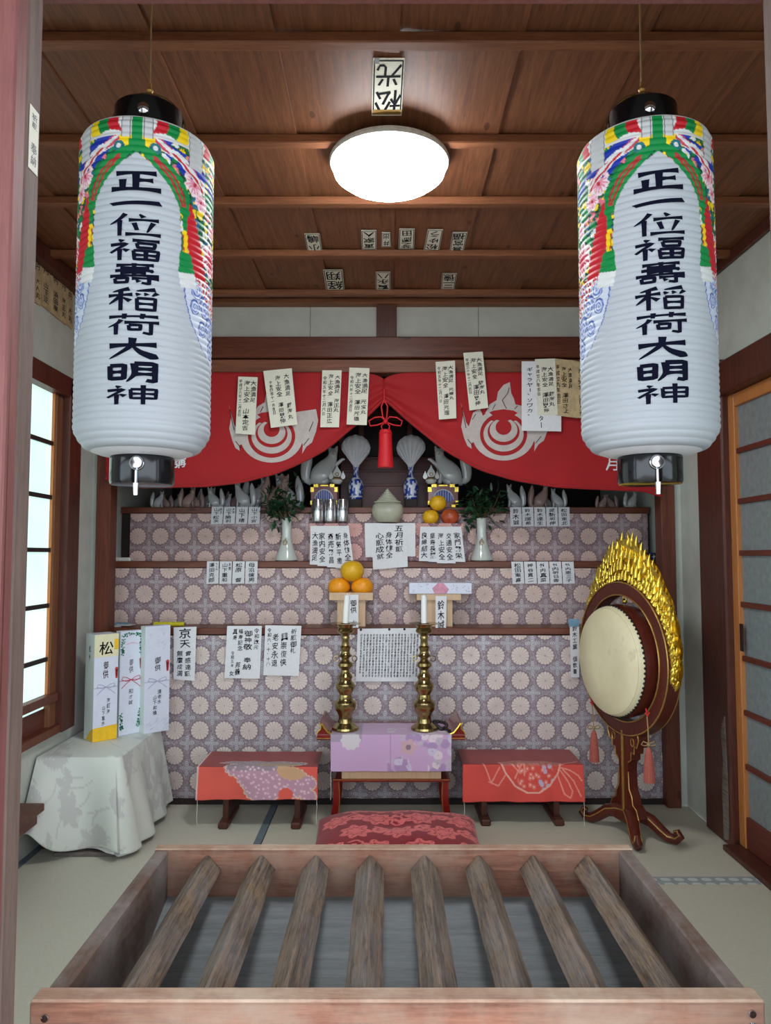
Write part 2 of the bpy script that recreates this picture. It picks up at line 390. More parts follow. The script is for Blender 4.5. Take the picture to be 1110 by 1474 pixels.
M['plastic_white'] = plain('white_plastic', rgb(214, 212, 204), 0.5)
M['blue_paper'] = plain('pale_blue_paper', rgb(120, 160, 186), 0.7)
M['redprint'] = plain('red_print', rgb(196, 60, 70), 0.7)
M['pinkprint'] = plain('pink_print', rgb(216, 150, 172), 0.7)
M['greyprint'] = plain('lilac_grey_print', rgb(176, 172, 196), 0.7)
M['box_white'] = plain('white_gift_paper', rgb(222, 226, 240), 0.5, noise=0.01)
M['box_cream'] = plain('cream_gift_paper', rgb(232, 226, 188), 0.5, noise=0.01)
M['box_yellow'] = plain('yellow_gift_paper', rgb(248, 198, 34), 0.5, noise=0.03)
M['box_sidec'] = plain('pale_gift_box_side', rgb(222, 232, 226), 0.5, noise=0.01)
M['board_grey'] = plain('grey_base_board', rgb(112, 104, 100), 0.8, noise=0.08)

# ------------------------------------------------------------------ writing
_gc = {}
def glyph(ch, off=0.012):
    if ch in _gc: return _gc[ch]
    cu = bpy.data.curves.new('g', 'FONT'); cu.body = ch; cu.size = 1.0; cu.resolution_u = 1; cu.fill_mode = 'FRONT'; cu.offset = off
    ob = bpy.data.objects.new('g', cu); col.objects.link(ob)
    dg = bpy.context.evaluated_depsgraph_get()
    me = ob.evaluated_get(dg).to_mesh()
    vs = [(v.co.x, v.co.y) for v in me.vertices]; fs = [tuple(p.vertices) for p in me.polygons]
    ob.evaluated_get(dg).to_mesh_clear()
    bpy.data.objects.remove(ob); bpy.data.curves.remove(cu)
    if vs:
        xs = [v[0] for v in vs]; ys = [v[1] for v in vs]
        if off and (max(xs) - min(xs) > 1.2 or max(ys) - min(ys) > 1.2): return glyph(ch, 0.0)
        cx, cy = (min(xs) + max(xs)) / 2, (min(ys) + max(ys)) / 2
        s_ = 1.0 / 0.95
        vs = [((a - cx) * s_, (b - cy) * s_) for a, b in vs]
        if ord(ch) > 0x2000 and (max(xs) - min(xs)) < 0.35 and (max(ys) - min(ys)) < 0.35:
            vs = [(a - 0.2, b + 0.2) for a, b in vs]
    _gc[ch] = (vs, fs); return _gc[ch]
_hr = random.Random(3)
def write(mb, txt, cx, y0, y1, w_, fn, mat=0, hand=0.12, gap=1.0):
    """vertical column centred at u=cx from v=y0 (top) to y1; fn(u,v)->3d; w_ glyph width in u"""
    n = len(txt); ch = (y1 - y0) / n
    for i, c in enumerate(txt):
        if c in ' 　': continue
        vs, fs = glyph(c)
        if c == 'ー': vs = [(b_2, a_2) for a_2, b_2 in vs]; fs = [tuple(reversed(f)) for f in fs]
        k1 = _hr.uniform(-hand, hand); k2 = _hr.uniform(-hand, hand) + hand * 0.8; sc1 = _hr.uniform(0.85, 1.05)
        ox = _hr.uniform(-1, 1) * hand * 0.3 * w_
        cy = y0 + (i + 0.5) * ch
        mb.add([fn(cx + ox + (a + b * k1) * w_ * sc1, cy - (b + a * k2) * ch * 0.92 * sc1 * gap) for a, b in vs], fs, mat)

def slip(quad, Y, cols, name, label, cat='paper slip', group=None, mat='paper', ink='ink', parent=None, curl=0.004, dY=0.0, marks=None):
    """quad: TL,TR,BR,BL pixel corners on plane y=Y (+dY at the foot)"""
    TL, TR, BR, BL = quad
    def fn(u, v, lift=0.0):
        px = (TL[0] * (1 - u) + TR[0] * u) * (1 - v) + (BL[0] * (1 - u) + BR[0] * u) * v
        py = (TL[1] * (1 - u) + TR[1] * u) * (1 - v) + (BL[1] * (1 - u) + BR[1] * u) * v
        return P(px, py, Y + dY * v - curl * math.sin(PI * v) - lift)
    mb = MB(); mb.grid(lambda u, v: fn(u, v, 0.0), 2, 6); mb.grid(lambda u, v: fn(1 - u, v, -0.0006), 2, 6)
    o = mb.build(name, M[mat], parent, smooth=40)
    o.data.update()
    if parent is None:
        c = sum((Vector(v) for v in mb.v), Vector()) / len(mb.v)
        o.data.transform(Matrix.Translation(-c)); o.location = c
        tag(o, label, cat, group)
    if cols:
        wb = MB()
        for cdef in cols:
            write(wb, cdef[0], cdef[1], cdef[2], cdef[3], cdef[4], lambda u, v: fn(u, v, 0.0012))
        if wb.v: wb.build('writing', M[ink], o)
    if marks: marks(lambda u, v: fn(u, v, 0.0012), o)
    return o
# ================================================================== THE SETTING
XL, XR, YW, ZC = -1.44, 1.45, 3.66, 2.47       # side walls, altar front plane, ceiling
mb = MB(); mb.box(XL - .1, 1.10, -0.12, XR + .1, 4.95, -0.056); floor = struct(mb.build('floor', M['floor_base']))
def mat_(x0, y0, x1, y1, along, bname):
    m = MB(); m.box(x0 + .001, y0 + .001, -0.055, x1 - .001, y1 - .001, 0.0, bev=0.003)
    o = m.build('tatami_mat', M['tatami' if along == 'y' else 'tatami_x'], floor)
    b = MB(); hw = 0.032
    if along == 'y':
        b.box(x0 + .001, y0, -0.02, x0 + hw, y1, 0.0012); b.box(x1 - hw, y0, -0.02, x1 - .001, y1, 0.0012)
    else:
        b.box(x0, y0 + .001, -0.02, x1, y0 + hw, 0.0012); b.box(x0, y1 - hw, -0.02, x1, y1 - .001, 0.0012)
    b.build('mat_border', M[bname], o)
mat_(XL, 1.90, -.52, 3.72, 'y', 'border_blue')
mat_(-.52, 2.80, XR, 3.72, 'x', 'border_pale')
mat_(-.52, 1.90, XR, 2.80, 'x', 'border_pale')
mat_(XL, 1.17, XR, 1.90, 'x', 'border_blue')
mb = MB(); mb.box(XL - .1, 3.72, -0.056, XR + .1, 4.95, 0.0); mb.build('altar_base', M['dark'], floor)
# outside ground in front of the entrance
mb = MB(); mb.box(-8, -10, -0.62, 8, 1.0, -0.5); struct(mb.build('ground', M['ground']))
mb = MB(); mb.box(-2.2, 0.72, -0.5, 2.2, 1.10, -0.14, bev=.01); struct(mb.build('entrance_step', M['ground']))

# ---- left wall: plaster round a window
wy0, wy1, wz0, wz1 = 1.9, 3.235, PX(70, 1003, XL).z, PX(70, 562, XL).z + .01     # window opening
wl = MB()
for (a, b, c, d) in ((1.16, wy0, 0, ZC + .05), (wy1, 4.95, 0, ZC + .05), (wy0, wy1, 0, wz0 - .14), (wy0, wy1, wz1, ZC + .05)):
    wl.box(XL - .10, a, c, XL, b, d)
wall_left = struct(wl.build('wall_left', M['plaster']))
win = struct(thing('window_1', None, None, (XL, (wy0 + wy1) / 2, wz0)))
m = MB(); zt = wz1
m.box(XL - .09, wy0, zt - .012, XL + .045, wy1 + .12, zt + .075, bev=.004)           # head
m.box(XL - .09, wy1 - .005, wz0 - .16, XL + .045, wy1 + .12, zt + .07, bev=.004)      # far post
m.box(XL - .09, wy0 - .06, wz0 - .16, XL + .045, wy0 + .005, zt + .07, bev=.004)
m.build('window_frame', M['post_dark'], win, smooth=30)
m = MB(); m.box(XL - .08, wy1 - .065, wz0 - .13, XL + .012, wy1 - .004, zt - .012, bev=.003); m.box(XL - .08, wy0, wz0 - .13, XL + .012, wy0 + .05, zt - .012, bev=.003)
m.build('window_sash', M['sash'], win, smooth=30)
m = MB(); m.box(XL - .085, wy0, wz0 - .02, XL + .03, wy1 - .02, wz0 + .015, bev=.003); m.box(XL - .085, wy0, wz0 - .16, XL + .035, wy1, wz0 - .125, bev=.003)
m.build('window_sill', M['post_red'], win, smooth=30)
m = MB(); m.box(XL - .02, wy0, wz0 - .125, XL - .008, wy1 - .02, wz0 - .045); m.build('window_lower_panel', M['door_rail'], win)
m = MB(); m.box(XL - .02, wy0, wz0 - .045, XL - .012, wy1 - .02, wz0 - .02); m.build('slot_glass', M['glass_lit'], win)
zb = [PX(70, y, XL - .03).z for y in (640, 717, 792, 870, 945)]
zs = [wz0 + .015] + sorted(zb) + [zt - .012]
for i in range(len(zs) - 1):
    m = MB(); m.box(XL - .012, wy0 + .05, zs[i], XL - .006, wy1 - .07, zs[i + 1]); m.build('window_pane', M['glass_lit'], win)
for z in zs[1:-1]:
    m = MB(); m.box(XL - .02, wy0 + .05, z - .009, XL + .004, wy1 - .065, z + .009); m.build('glazing_bar', M['dark'], win)
m = MB(); m.box(XL - .02, wy1 - .073, wz0 + .015, XL + .006, wy1 - .0655, zt - .012); m.build('sash_bead', M['door_light'], win)

# ---- right wall with a sliding door
dy1 = 3.05; dzt = PX(1058, 565, XR).z
wr = MB()
for (a, b, c, d) in ((1.16, 1.55, 0, ZC + .05), (3.10, 4.95, 0, ZC + .05), (1.55, 3.10, dzt + .05, ZC + .05)):
    wr.box(XR, a, c, XR + .1, b, d)
wall_right = struct(wr.build('wall_right', M['plaster']))
m = MB(); m.box(XR - .03, 3.09, 0, XR + .09, 3.34, dzt + .16, bev=.008); m.box(XR - .03, 1.50, 0, XR + .09, 1.58, dzt + .16, bev=.005)
pr = struct(m.build('trim_1', M['post_dark'], smooth=30))
# worn bare strip on the foot of the post
m = MB(); a_ = [(3.115, .02), (3.16, .0), (3.165, .20), (3.15, .34), (3.165, .46), (3.14, .50), (3.125, .52), (3.118, .36), (3.112, .2)]
m.prism([(a, b + .01) for a, b in a_], .0022, lambda a, b, c: (XR - .0302 - c, a, b)); m.build('worn_patch', M['bar'], pr)
m = MB(); m.box(XR - .045, 1.50, dzt, XR + .09, 3.34, dzt + .14, bev=.006); struct(m.build('trim_2', M['post_dark'], smooth=30))
m = MB(); m.box(XR - .07, 1.5, -.001, XR + .09, 3.09, .022, bev=.003)
sill_ = struct(m.build('trim_3', M['post_dark']))
door = struct(thing('door_1', None, None, (XR + .02, 2.4, .022)))
m = MB(); m.box(XR + .0, dy1 - .012, .022, XR + .04, dy1 + .04, dzt, bev=.003); m.box(XR + .0, 1.60, .022, XR + .04, 1.65, dzt, bev=.003); m.build('door_stile', M['door_light'], door)
m = MB(); m.box(XR + .002, 1.65, dzt - .055, XR + .038, dy1 - .012, dzt - .001, bev=.003); m.build('top_rail', M['door_light'], door)
zlow = PX(1075, 1178, XR).z
m = MB(); m.box(XR + .004, 1.65, .024, XR + .036, dy1 - .012, zlow, bev=.003); m.build('kick_panel', M['door_rail'], door)
zr = sorted([PX(1075, y, XR + .01).z for y in (645, 720, 796, 871, 949, 1027, 1104)])
zz = [zlow] + zr + [dzt - .055]
for i in range(len(zz) - 1):
    m = MB(); m.box(XR + .018, 1.65, zz[i], XR + .024, dy1 - .012, zz[i + 1]); m.build('door_pane', M['glass_dark'], door)
for z in zr:
    m = MB(); m.box(XR + .006, 1.65, z - .011, XR + .03, dy1 - .012, z + .011, bev=.002); m.build('glazing_bar', M['door_rail'], door)
m = MB(); hz = PX(1057, 915, XR).z
m.prism([(3.005, hz - .055), (3.03, hz - .055), (3.03, hz + .055), (3.005, hz + .055)], .004, lambda a, b, c: (XR - .004 + c, a + .0, b))
m.build('door_pull', M['dark'], door)
m = MB(); m.box(XR + .1, 1.2, 0, XR + .13, 3.3, ZC); struct(m.build('wall_right_passage', M['dark']))

# ---- back wall, alcove
m = MB(); m.box(XL - .1, 4.95, 0, XR + .1, 5.05, ZC + .05); struct(m.build('wall_back', M['dark']))
lpx0, lpx1 = P(137, 780, 3.58).x, P(158, 780, 3.58).x; rpx0, rpx1 = P(953, 780, 3.58).x, P(973, 780, 3.58).x
zbb, zbt = P(555, 536, 3.58).z, P(555, 485, 3.58).z
for (a, b) in ((lpx0, lpx1), (rpx0, rpx1)):
    m = MB(); m.box(a, 3.58, 0, b, 3.67, ZC, bev=.004); struct(m.build('trim_4', M['post_red'], smooth=30))
# plaster strips beside the posts
for (a, b) in ((XL, lpx0), (rpx1, XR)):
    m = MB(); m.box(a, 3.61, 0, b, 3.66, ZC); struct(m.build('wall_back_strip', M['plaster']))
# upper plaster and beams
m = MB(); m.box(lpx1, 3.62, zbt, rpx0, 3.66, ZC); up = struct(m.build('wall_back_upper', M['plaster_panel']))
for px in (447, 689):
    m = MB(); x = P(px, 460, 3.62).x
    m.tube([(x + random.uniform(-.002, .002), 3.6195, zbt + (ZC - zbt) * k / 6) for k in range(7)], .0014, 4); m.build('plaster_crack', M['dark'], up)
cx0, cx1 = P(542, 460, 3.58).x, P(571, 460, 3.58).x
m = MB(); m.box(cx0, 3.59, zbt - .002, cx1, 3.64, ZC, bev=.003); struct(m.build('trim_5', M['post_dark'], smooth=30))
zm = P(555, 516, 3.57).z
m = MB(); m.box(XL, 3.57, zm + .004, XR, 3.68, zbt, bev=.005); beam1 = struct(m.build('trim_6', M['beam'], smooth=30))
m = MB(); m.box(XL, 3.585, zbb, XR, 3.67, zm, bev=.004); struct(m.build('trim_7', M['beam_light'], smooth=30))
m = MB(); m.box(XL, 3.56, ZC - .028, XR, 3.66, ZC + .0, bev=.003); struct(m.build('trim_8', M['batten'], smooth=30))
m = MB(); m.box(XL, 3.67, zbb + .22, XR, 4.95, zbb + .25); struct(m.build('ceiling_alcove', M['dark']))

# ---- ceiling: boards and battens
m = MB(); m.box(XL - .1, 1.10, ZC + .02, XR + .1, 5.05, ZC + .08); ceil = struct(m.build('ceiling', M['dark']))
bw = 0.303; x = XL - .05; k = 0
edges = []
while x < XR + .02:
    x1 = min(x + bw, XR + .1); m = MB()
    m.add([(x, 1.12, ZC + .008), (x1 + .01, 1.12, ZC - .001), (x1 + .01, 3.66, ZC - .001), (x, 3.66, ZC + .008),
           (x, 1.12, ZC + .02), (x1 + .01, 1.12, ZC + .012), (x1 + .01, 3.66, ZC + .012), (x, 3.66, ZC + .02)],
          [(0, 3, 2, 1), (4, 5, 6, 7), (0, 1, 5, 4), (1, 2, 6, 5), (2, 3, 7, 6), (3, 0, 4, 7)])
    t_ = Matrix.Translation((0, 0, -random.uniform(0, .002)))
    m.v = [tuple(t_ @ Vector(p)) for p in m.v]
    m.build('ceiling_board', M['board'], ceil); edges.append(x); x += bw; k += 1
for py in (-95, 60, 205, 293, 368, 424):
    p = P(555, py, 1) - Vector((0, 0, H)); Yb = (ZC - .028 - H) * 1.0 / p.z
    m = MB(); m.box(XL, Yb, ZC - .028, XR, Yb + .036, ZC, bev=.003); m.build('ceiling_batten', M['batten'], ceil, smooth=30)
m = MB()
m.box(XL, 1.3, ZC - .07, XL + .05, 3.66, ZC, bev=.003); struct(m.build('trim_9', M['post_dark'], smooth=30))
m = MB(); m.box(XR - .02, 1.3, ZC - .05, XR, 3.66, ZC, bev=.003); struct(m.build('trim_10', M['post_dark'], smooth=30))

# ---- entrance: posts, jambs, lintel and added glazed side screens
xl = P(28, 400, 1.12).x; xr = P(1099, 60, 1.172).x
xl2 = P(51, 400, 1.17).x; 
m = MB(); m.box(xl - .075, 1.09, -.12, xl, 1.125, 2.3, bev=.003); e1 = struct(m.build('trim_11', M['entrance'], smooth=30))
m = MB(); m.box(xl - .06, 1.126, -.12, xl2, 1.172, 2.3, bev=.003); j1 = struct(m.build('trim_12', M['jamb'], smooth=30))
m = MB(); m.box(xr, 1.09, -.12, xr + .09, 1.172, 2.3, bev=.003); struct(m.build('trim_13', M['jamb'], smooth=30))
zl = P(555, 8, 1.18).z
m = MB(); m.box(-1.6, 1.085, zl, 1.6, 1.18, zl + .12, bev=.004); struct(m.build('trim_14', M['entrance'], smooth=30))
m = MB(); m.box(-1.6, 1.10, zl + .12, 1.6, 1.16, ZC + .2); m.box(-1.6, 1.10, -.12, XL - .02, 1.16, zl + .12); m.box(XR + .02, 1.10, -.12, 1.6, 1.16, zl + .12)
struct(m.build('wall_front', M['plaster']))
for nm, a, b in (('added_door_2', XL - .02, xl - .076), ('added_door_3', xr + .091, XR + .02)):  # glazed side doors added out of view to let more daylight in
    dd_ = struct(thing(nm, None, None, ((a + b) / 2, 1.13, -.12)))
    for (c, d) in ((a, a + .04), (b - .04, b)):
        m = MB(); m.box(c, 1.115, -.12, d, 1.145, zl, bev=.003); m.build('door_stile', M['entrance'], dd_)
    zz_ = [-.08, .30, .95, 1.55, zl - .05]
    for z in [-.12] + zz_[1:]:
        m = MB(); m.box(a + .04, 1.118, z, b - .04, 1.142, z + .03, bev=.002); m.build('door_rail', M['entrance'], dd_)
    m = MB(); m.box(a + .04, 1.125, -.09, b - .04, 1.135, .30); m.build('kick_panel', M['entrance'], dd_)
    for z0_, z1_ in ((.33, .95), (.98, 1.55), (1.58, zl - .05)):
        m = MB(); m.box(a + .04, 1.128, z0_, b - .04, 1.131, z1_); m.build('glass_pane', M['clear_glass'], dd_)
# label on the jamb
xj = xl2 + .0006
s0 = P(40, 152, 1.14); s1 = P(40, 243, 1.14)
m = MB(); m.box(xj, 1.134, s1.z, xj + .0008, 1.164, s0.z)
pl_ = m.build('paper_label', M['paper_cream']); tag(pl_, 'small cream paper strip stuck on the left entrance jamb', 'paper strip')
m = MB(); write(m, '祈願', .5, .08, .34, .62, lambda u, v: (xj + .0012, 1.134 + .03 * u, s0.z + (s1.z - s0.z) * v)); write(m, '奉納', .5, .55, .92, .62, lambda u, v: (xj + .0012, 1.134 + .03 * u, s0.z + (s1.z - s0.z) * v))
m.build('writing', M['ink_soft'], pl_)

# ================================================================== ALTAR TIERS
T1, T2, T3 = 3.66, 3.85, 3.99
z1, z2, z3 = 0.845, P(555, 808, T2).z, P(555, 730, T3).z
def drape(name, px0, px1, Y, ztop, zbot, mat, seams=(), amp=.006, lift=0.0, parent=None, pyref=900):
    x0, x1 = P(px0, pyref, Y).x, P(px1, pyref, Y).x
    def fn(u, v):
        x = x0 + (x1 - x0) * u; z = ztop + (zbot - ztop) * v
        d = amp * (.3 + .7 * v) * (math.sin(x * 9 + v * 2) + .6 * math.sin(x * 23 + 1 + v * 3)) * .42 + (.22 * amp * math.sin(v * 19 + 5 * math.cos(x * 9.2)))
        for s_ in seams: d -= .006 * math.exp(-((x - s_) / .012) ** 2) * (1 if s_ is not seams[0] else 1)
        return (x, Y - max(0, amp) - d - .004, z + lift * math.sin(x * 11) * v)
    m = MB(); m.grid(fn, 150, 24)
    return m.build(name, mat, parent, smooth=60)
MBx = P(324, 1015, 3.655)
b1 = brocade('brocade_lower', MBx.x, MBx.z, .1205)
b2 = brocade('brocade_middle', P(348, 852, T2).x, P(348, 855, T2).z, .1265, (1.0, .90, .87))  # same cloth, with the warm light on this tier put into its tint
b3 = brocade('brocade_upper', P(296, 772, T3).x, P(296, 772, T3).z, .122, (1.0, .84, .80))  # stronger warm-light tint for the top tier
altar = None
def tier(Y0, Y1, z, px0, px1, pyr, lab):
    global altar
    altar = thing('altar_tier', lab, 'altar tier', (0, (Y0 + Y1) / 2, 0), 'stepped altar tiers')
    x0, x1 = P(px0, pyr, Y0).x, P(px1, pyr, Y0).x
    m = MB(); m.box(x0, Y0 + .01, 0, x1, Y1, z - .02); m.build('tier_body', M['dark'], altar)
    m = MB(); m.box(x0, Y0 - .012, z - .034, x1, Y1, z, bev=.003); m.build('tier_shelf', M['shelf_trim'], altar, smooth=30)
tier(3.672, T2 + .009, z1, 160, 952, 905, 'lowest and widest altar tier, its tall front covered in silver brocade')
xs = [P(q, 1000, 3.66).x for q in (341, 513, 685, 853)]
drape('brocade_cloth', 150, 974, 3.66, z1 - .036, .02, b1, xs, .012, .002, altar, 1140)
m = MB(); m.box(XL + .02, 3.635, 0, XR - .02, 3.655, .028); m.build('black_skirting', M['dark'], altar)
tier(T2 + .01, T3 + .009, z2, 160, 952, 810, 'middle altar tier with a brocade front, carrying the white vases')
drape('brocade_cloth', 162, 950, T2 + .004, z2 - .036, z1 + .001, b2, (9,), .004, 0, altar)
tier(T3 + .01, 4.90, z3, 175, 934, 733, 'top altar tier with a brocade front, carrying the fox figures')
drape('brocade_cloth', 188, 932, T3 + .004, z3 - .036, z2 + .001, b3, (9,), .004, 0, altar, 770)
# brocade-covered box in front of the top tier, carrying the urn, cans and fruit
zq = P(555, 752, 3.87).z
xa, xb = P(444, 780, 3.87).x, P(668, 780, 3.87).x
m = MB(); m.box(xa, 3.872, z2 + .0005, xb, 3.975, zq - .004, bev=.004)
b4 = brocade('brocade_red_tinged', xa, z2 + .05, .12, (1.0, .66, .64))
ob = m.build('covered_box', b4, smooth=30)
tag(ob, 'low brocade-covered box behind the three fans of paper slips on the altar', 'box')
# eaves over the entrance
m = MB(); m.box(-3, -1.3, 2.62, 3, 1.16, 2.70); struct(m.build('eaves', M['post_dark']))
# ================================================================== OFFERING BOX
bz = .45
xl0, xr0, yf, yb = -.600, .640, 1.285, 1.955
ob = thing('offering_box', 'large weathered wooden offering box with eight slanted bars standing in the doorway', 'offering box', (0.02, 1.62, 0))
th = .034
m = MB(); m.box(xl0, yf, .0, xr0, yf + th, bz, bev=.005); bf = m.build('front_board', M['box_front'], ob, smooth=30)
m = MB(); m.box(xl0 + .004, yf - .004, bz - .0, xr0 - .004, yf + th + .001, bz + .006, bev=.003); m.build('front_rim', M['box_rim'], ob, smooth=30)
m = MB(); m.box(xl0 + .01, yb - .03, .0, xr0 - .01, yb, bz, bev=.004); m.build('back_board', M['box_front'], ob, smooth=30)
m = MB(); m.box(xl0 + .01, yb - .031, bz, xr0 - .01, yb + .001, bz + .004, bev=.002); m.build('back_rim', M['box_rim'], ob, smooth=30)
for (a, b) in ((xl0 + .012, xl0 + .046), (xr0 - .046, xr0 - .012)):
    m = MB(); m.box(a, yf + th, 0, b, yb - .03, bz, bev=.004); m.build('side_board', M['box_side'], ob, smooth=30)
xi0, xi1 = xl0 + .046, xr0 - .046
m = MB(); m.add([(xi0, yb - .03, bz - .115), (xi1, yb - .03, bz - .115), (xi1, 1.50, .20), (xi0, 1.50, .20), (xi0, yb - .03, bz - .13), (xi1, yb - .03, bz - .13), (xi1, 1.50, .185), (xi0, 1.50, .185)],
    [(0, 3, 2, 1), (4, 5, 6, 7), (0, 1, 5, 4), (2, 3, 7, 6), (0, 4, 7, 3), (1, 2, 6, 5)]); m.build('sloped_panel', M['tray_panel'], ob)
m = MB(); m.add([(xi0, yf + th, bz - .16), (xi1, yf + th, bz - .16), (xi1, 1.47, .20), (xi0, 1.47, .20), (xi0, yf + th, bz - .175), (xi1, yf + th, bz - .175), (xi1, 1.47, .185), (xi0, 1.47, .185)],
    [(0, 1, 2, 3), (7, 6, 5, 4), (0, 4, 5, 1), (2, 6, 7, 3), (0, 3, 7, 4), (1, 5, 6, 2)]); m.build('sloped_panel', M['tray_panel'], ob)
m = MB(); m.box(xi0, 1.48, .188, xi1, 1.50, .215, bev=.003); m.build('slot_strip', M['bar'], ob)
m = MB(); m.box(xi0, yf + th, .05, xi1, yb - .03, .07); m.build('bottom_board', M['dark'], ob)
for i in range(8):
    xb_ = P(301 + 78 * i - 2, 1225, yb - .03).x
    m = MB(); hd = .035; y0, y1 = yf + th - .004, yb - .028; rz = bz - .012
    prof = [(0, 0), (hd, -hd), (hd * .3, -hd * 1.75), (-hd * .3, -hd * 1.75), (-hd, -hd)]
    # slightly worn: several sections along the bar
    n = 10; vs, fs = [], []
    for k in range(n + 1):
        y = y0 + (y1 - y0) * k / n
        for (a, b) in [(-.003, 0), (.003, 0)] + prof[1:]:
            j = random.uniform(-.0012, .0012) if 0 < k < n else 0
            vs.append((xb_ + a + j, y, rz + b + (j * .6 if abs(a) < .01 else 0)))
    w_ = 6
    for k in range(n):
        for q in range(w_): fs.append((k * w_ + q, (k + 1) * w_ + q, (k + 1) * w_ + (q + 1) % w_, k * w_ + (q + 1) % w_))
    fs.append(tuple(range(w_))); fs.append(tuple(reversed(range(n * w_, (n + 1) * w_))))
    m.add(vs, fs); m.build('bar', M['bar'], ob, smooth=25)
for (x, z) in ((xl0 + .028, .425), (xr0 - .024, .432), (xr0 - .024, .412), (xl0 + .028, .20)):
    m = MB(); m.M = Matrix.Translation((x, yf - .001, z)) @ Matrix.Rotation(PI / 2, 4, 'X'); m.lathe([(0, 0), (.007, 0), (.006, .002), (0, .003)], n=10); m.build('nail_head', M['steel'], ob, smooth=40)

# ================================================================== LANTERNS
LR, Z0, Z1 = .1415, P(206, 661, 1.70).z, P(214, 166, 1.47).z
def in_poly(X, Y, poly):
    c = np.zeros(X.shape, bool); n = len(poly); j = n - 1
    for i in range(n):
        xi, yi = poly[i]; xj, yj = poly[j]
        t_ = ((yi > Y) != (yj > Y)) & (X < (xj - xi) * (Y - yi) / (yj - yi + 1e-12) + xi); c ^= t_; j = i
    return c
def near_line(X, Y, pts, w0, w1=None, sy=1.0):
    w1 = w0 if w1 is None else w1; out = np.zeros(X.shape, bool); n = len(pts) - 1
    for i in range(n):
        (ax, ay), (bx, by) = pts[i], pts[i + 1]; dx, dy = bx - ax, (by - ay) * sy
        t_ = np.clip(((X - ax) * dx + (Y - ay) * sy * dy) / (dx * dx + dy * dy + 1e-9), 0, 1)
        d = np.hypot(X - ax - t_ * dx, (Y - ay) * sy - t_ * dy); out |= d < (w0 + (w1 - w0) * (i + t_) / n)
    return out
def vnoise(X, Y, s, seed=0):
    r = np.random.RandomState(seed).rand(256, 256); x = X / s; y = Y / s
    x0 = np.floor(x).astype(int); y0 = np.floor(y).astype(int); fx = x - x0; fy = y - y0
    fx = fx * fx * (3 - 2 * fx); fy = fy * fy * (3 - 2 * fy); g = lambda a, b: r[a % 256, b % 256]
    return (g(x0, y0) * (1 - fx) + g(x0 + 1, y0) * fx) * (1 - fy) + (g(x0, y0 + 1) * (1 - fx) + g(x0 + 1, y0 + 1) * fx) * fy
def voro_edge(X, Y, s, seed=0):
    r = np.random.RandomState(seed).rand(256, 256, 3); x = X / s; y = Y / s
    x0 = np.floor(x).astype(int); y0 = np.floor(y).astype(int); ds = []
    for i in (-1, 0, 1):
        for j in (-1, 0, 1):
            q = r[(x0 + i) % 256, (y0 + j) % 256]; ds.append(np.hypot(x - x0 - i - q[..., 0], y - y0 - j - q[..., 1]))
    ds = np.sort(np.array(ds), 0); return ds[1] - ds[0]
def voro(X, Y, s, seed=0):
    r = np.random.RandomState(seed).rand(256, 256, 3); x = X / s; y = Y / s
    x0 = np.floor(x).astype(int); y0 = np.floor(y).astype(int)
    best = np.full(X.shape, 9.0); idc = np.zeros(X.shape); bx = np.zeros(X.shape); by = np.zeros(X.shape)
    for i in (-1, 0, 1):
        for j in (-1, 0, 1):
            q = r[(x0 + i) % 256, (y0 + j) % 256]; px = x0 + i + q[..., 0]; py = y0 + j + q[..., 1]
            d = np.hypot(x - px, y - py); k = d < best
            best = np.where(k, d, best); idc = np.where(k, q[..., 2], idc); bx = np.where(k, x - px, bx); by = np.where(k, y - py, by)
    return best, idc, np.arctan2(by, bx)
G_, R_, Yl, Bl, W_, PK, GRY = rgb(0, 140, 66), rgb(205, 28, 44), rgb(250, 214, 20), rgb(24, 52, 168), rgb(230, 232, 228), rgb(236, 150, 170), rgb(206, 208, 206)
NU, NV = 460, 400
ths = (np.arange(NU) / NU) * 360 - 180; vv = np.arange(NV + 1) / NV
TH, VV = np.meshgrid(ths, vv)
A = np.abs(TH); YY = 135 + VV * (1355 - 135)        # crop rows of the lantern art
# the printed half repeats at the back of the lantern
A = np.where(A > 100, 200 - A, A); X = A * 4.2      # degrees -> art units (245 units = 57.3 deg)
S = TH * 4.2
C = np.zeros(X.shape + (3,)); C[:] = rgb(190, 196, 200)
def put(mask, c): C[mask] = c
arch = [(0, 285), (60, 330), (105, 380), (150, 450), (158, 560), (165, 700), (178, 800), (205, 880), (262, 960), (365, 1035), (460, 1060), (460, 100), (0, 100)]
art = in_poly(X, YY, arch)
# foliage / flower ground
d, idc, an = voro(S, YY, 34, 3); n1 = vnoise(S, YY, 26, 5); n2 = vnoise(S, YY, 9, 6)
pal = [G_, rgb(10, 110, 60), Yl, W_, G_, rgb(40, 110, 150), Yl, rgb(230, 120, 140)]
base = np.array(pal)[np.clip((idc * 8).astype(int), 0, 7)]
ed = voro_edge(S, YY, 34, 3)
base = np.where(((ed < .34) & (np.cos(an * 3) > .2))[..., None], np.array(rgb(20, 120, 70)), base)
base = np.where((ed < .10)[..., None], np.array(rgb(12, 60, 50)), base)
base = np.where(((d < .14) & (idc > .4))[..., None], np.array(Yl), base)
m_ = art & (YY < 720); C[m_] = base[m_]
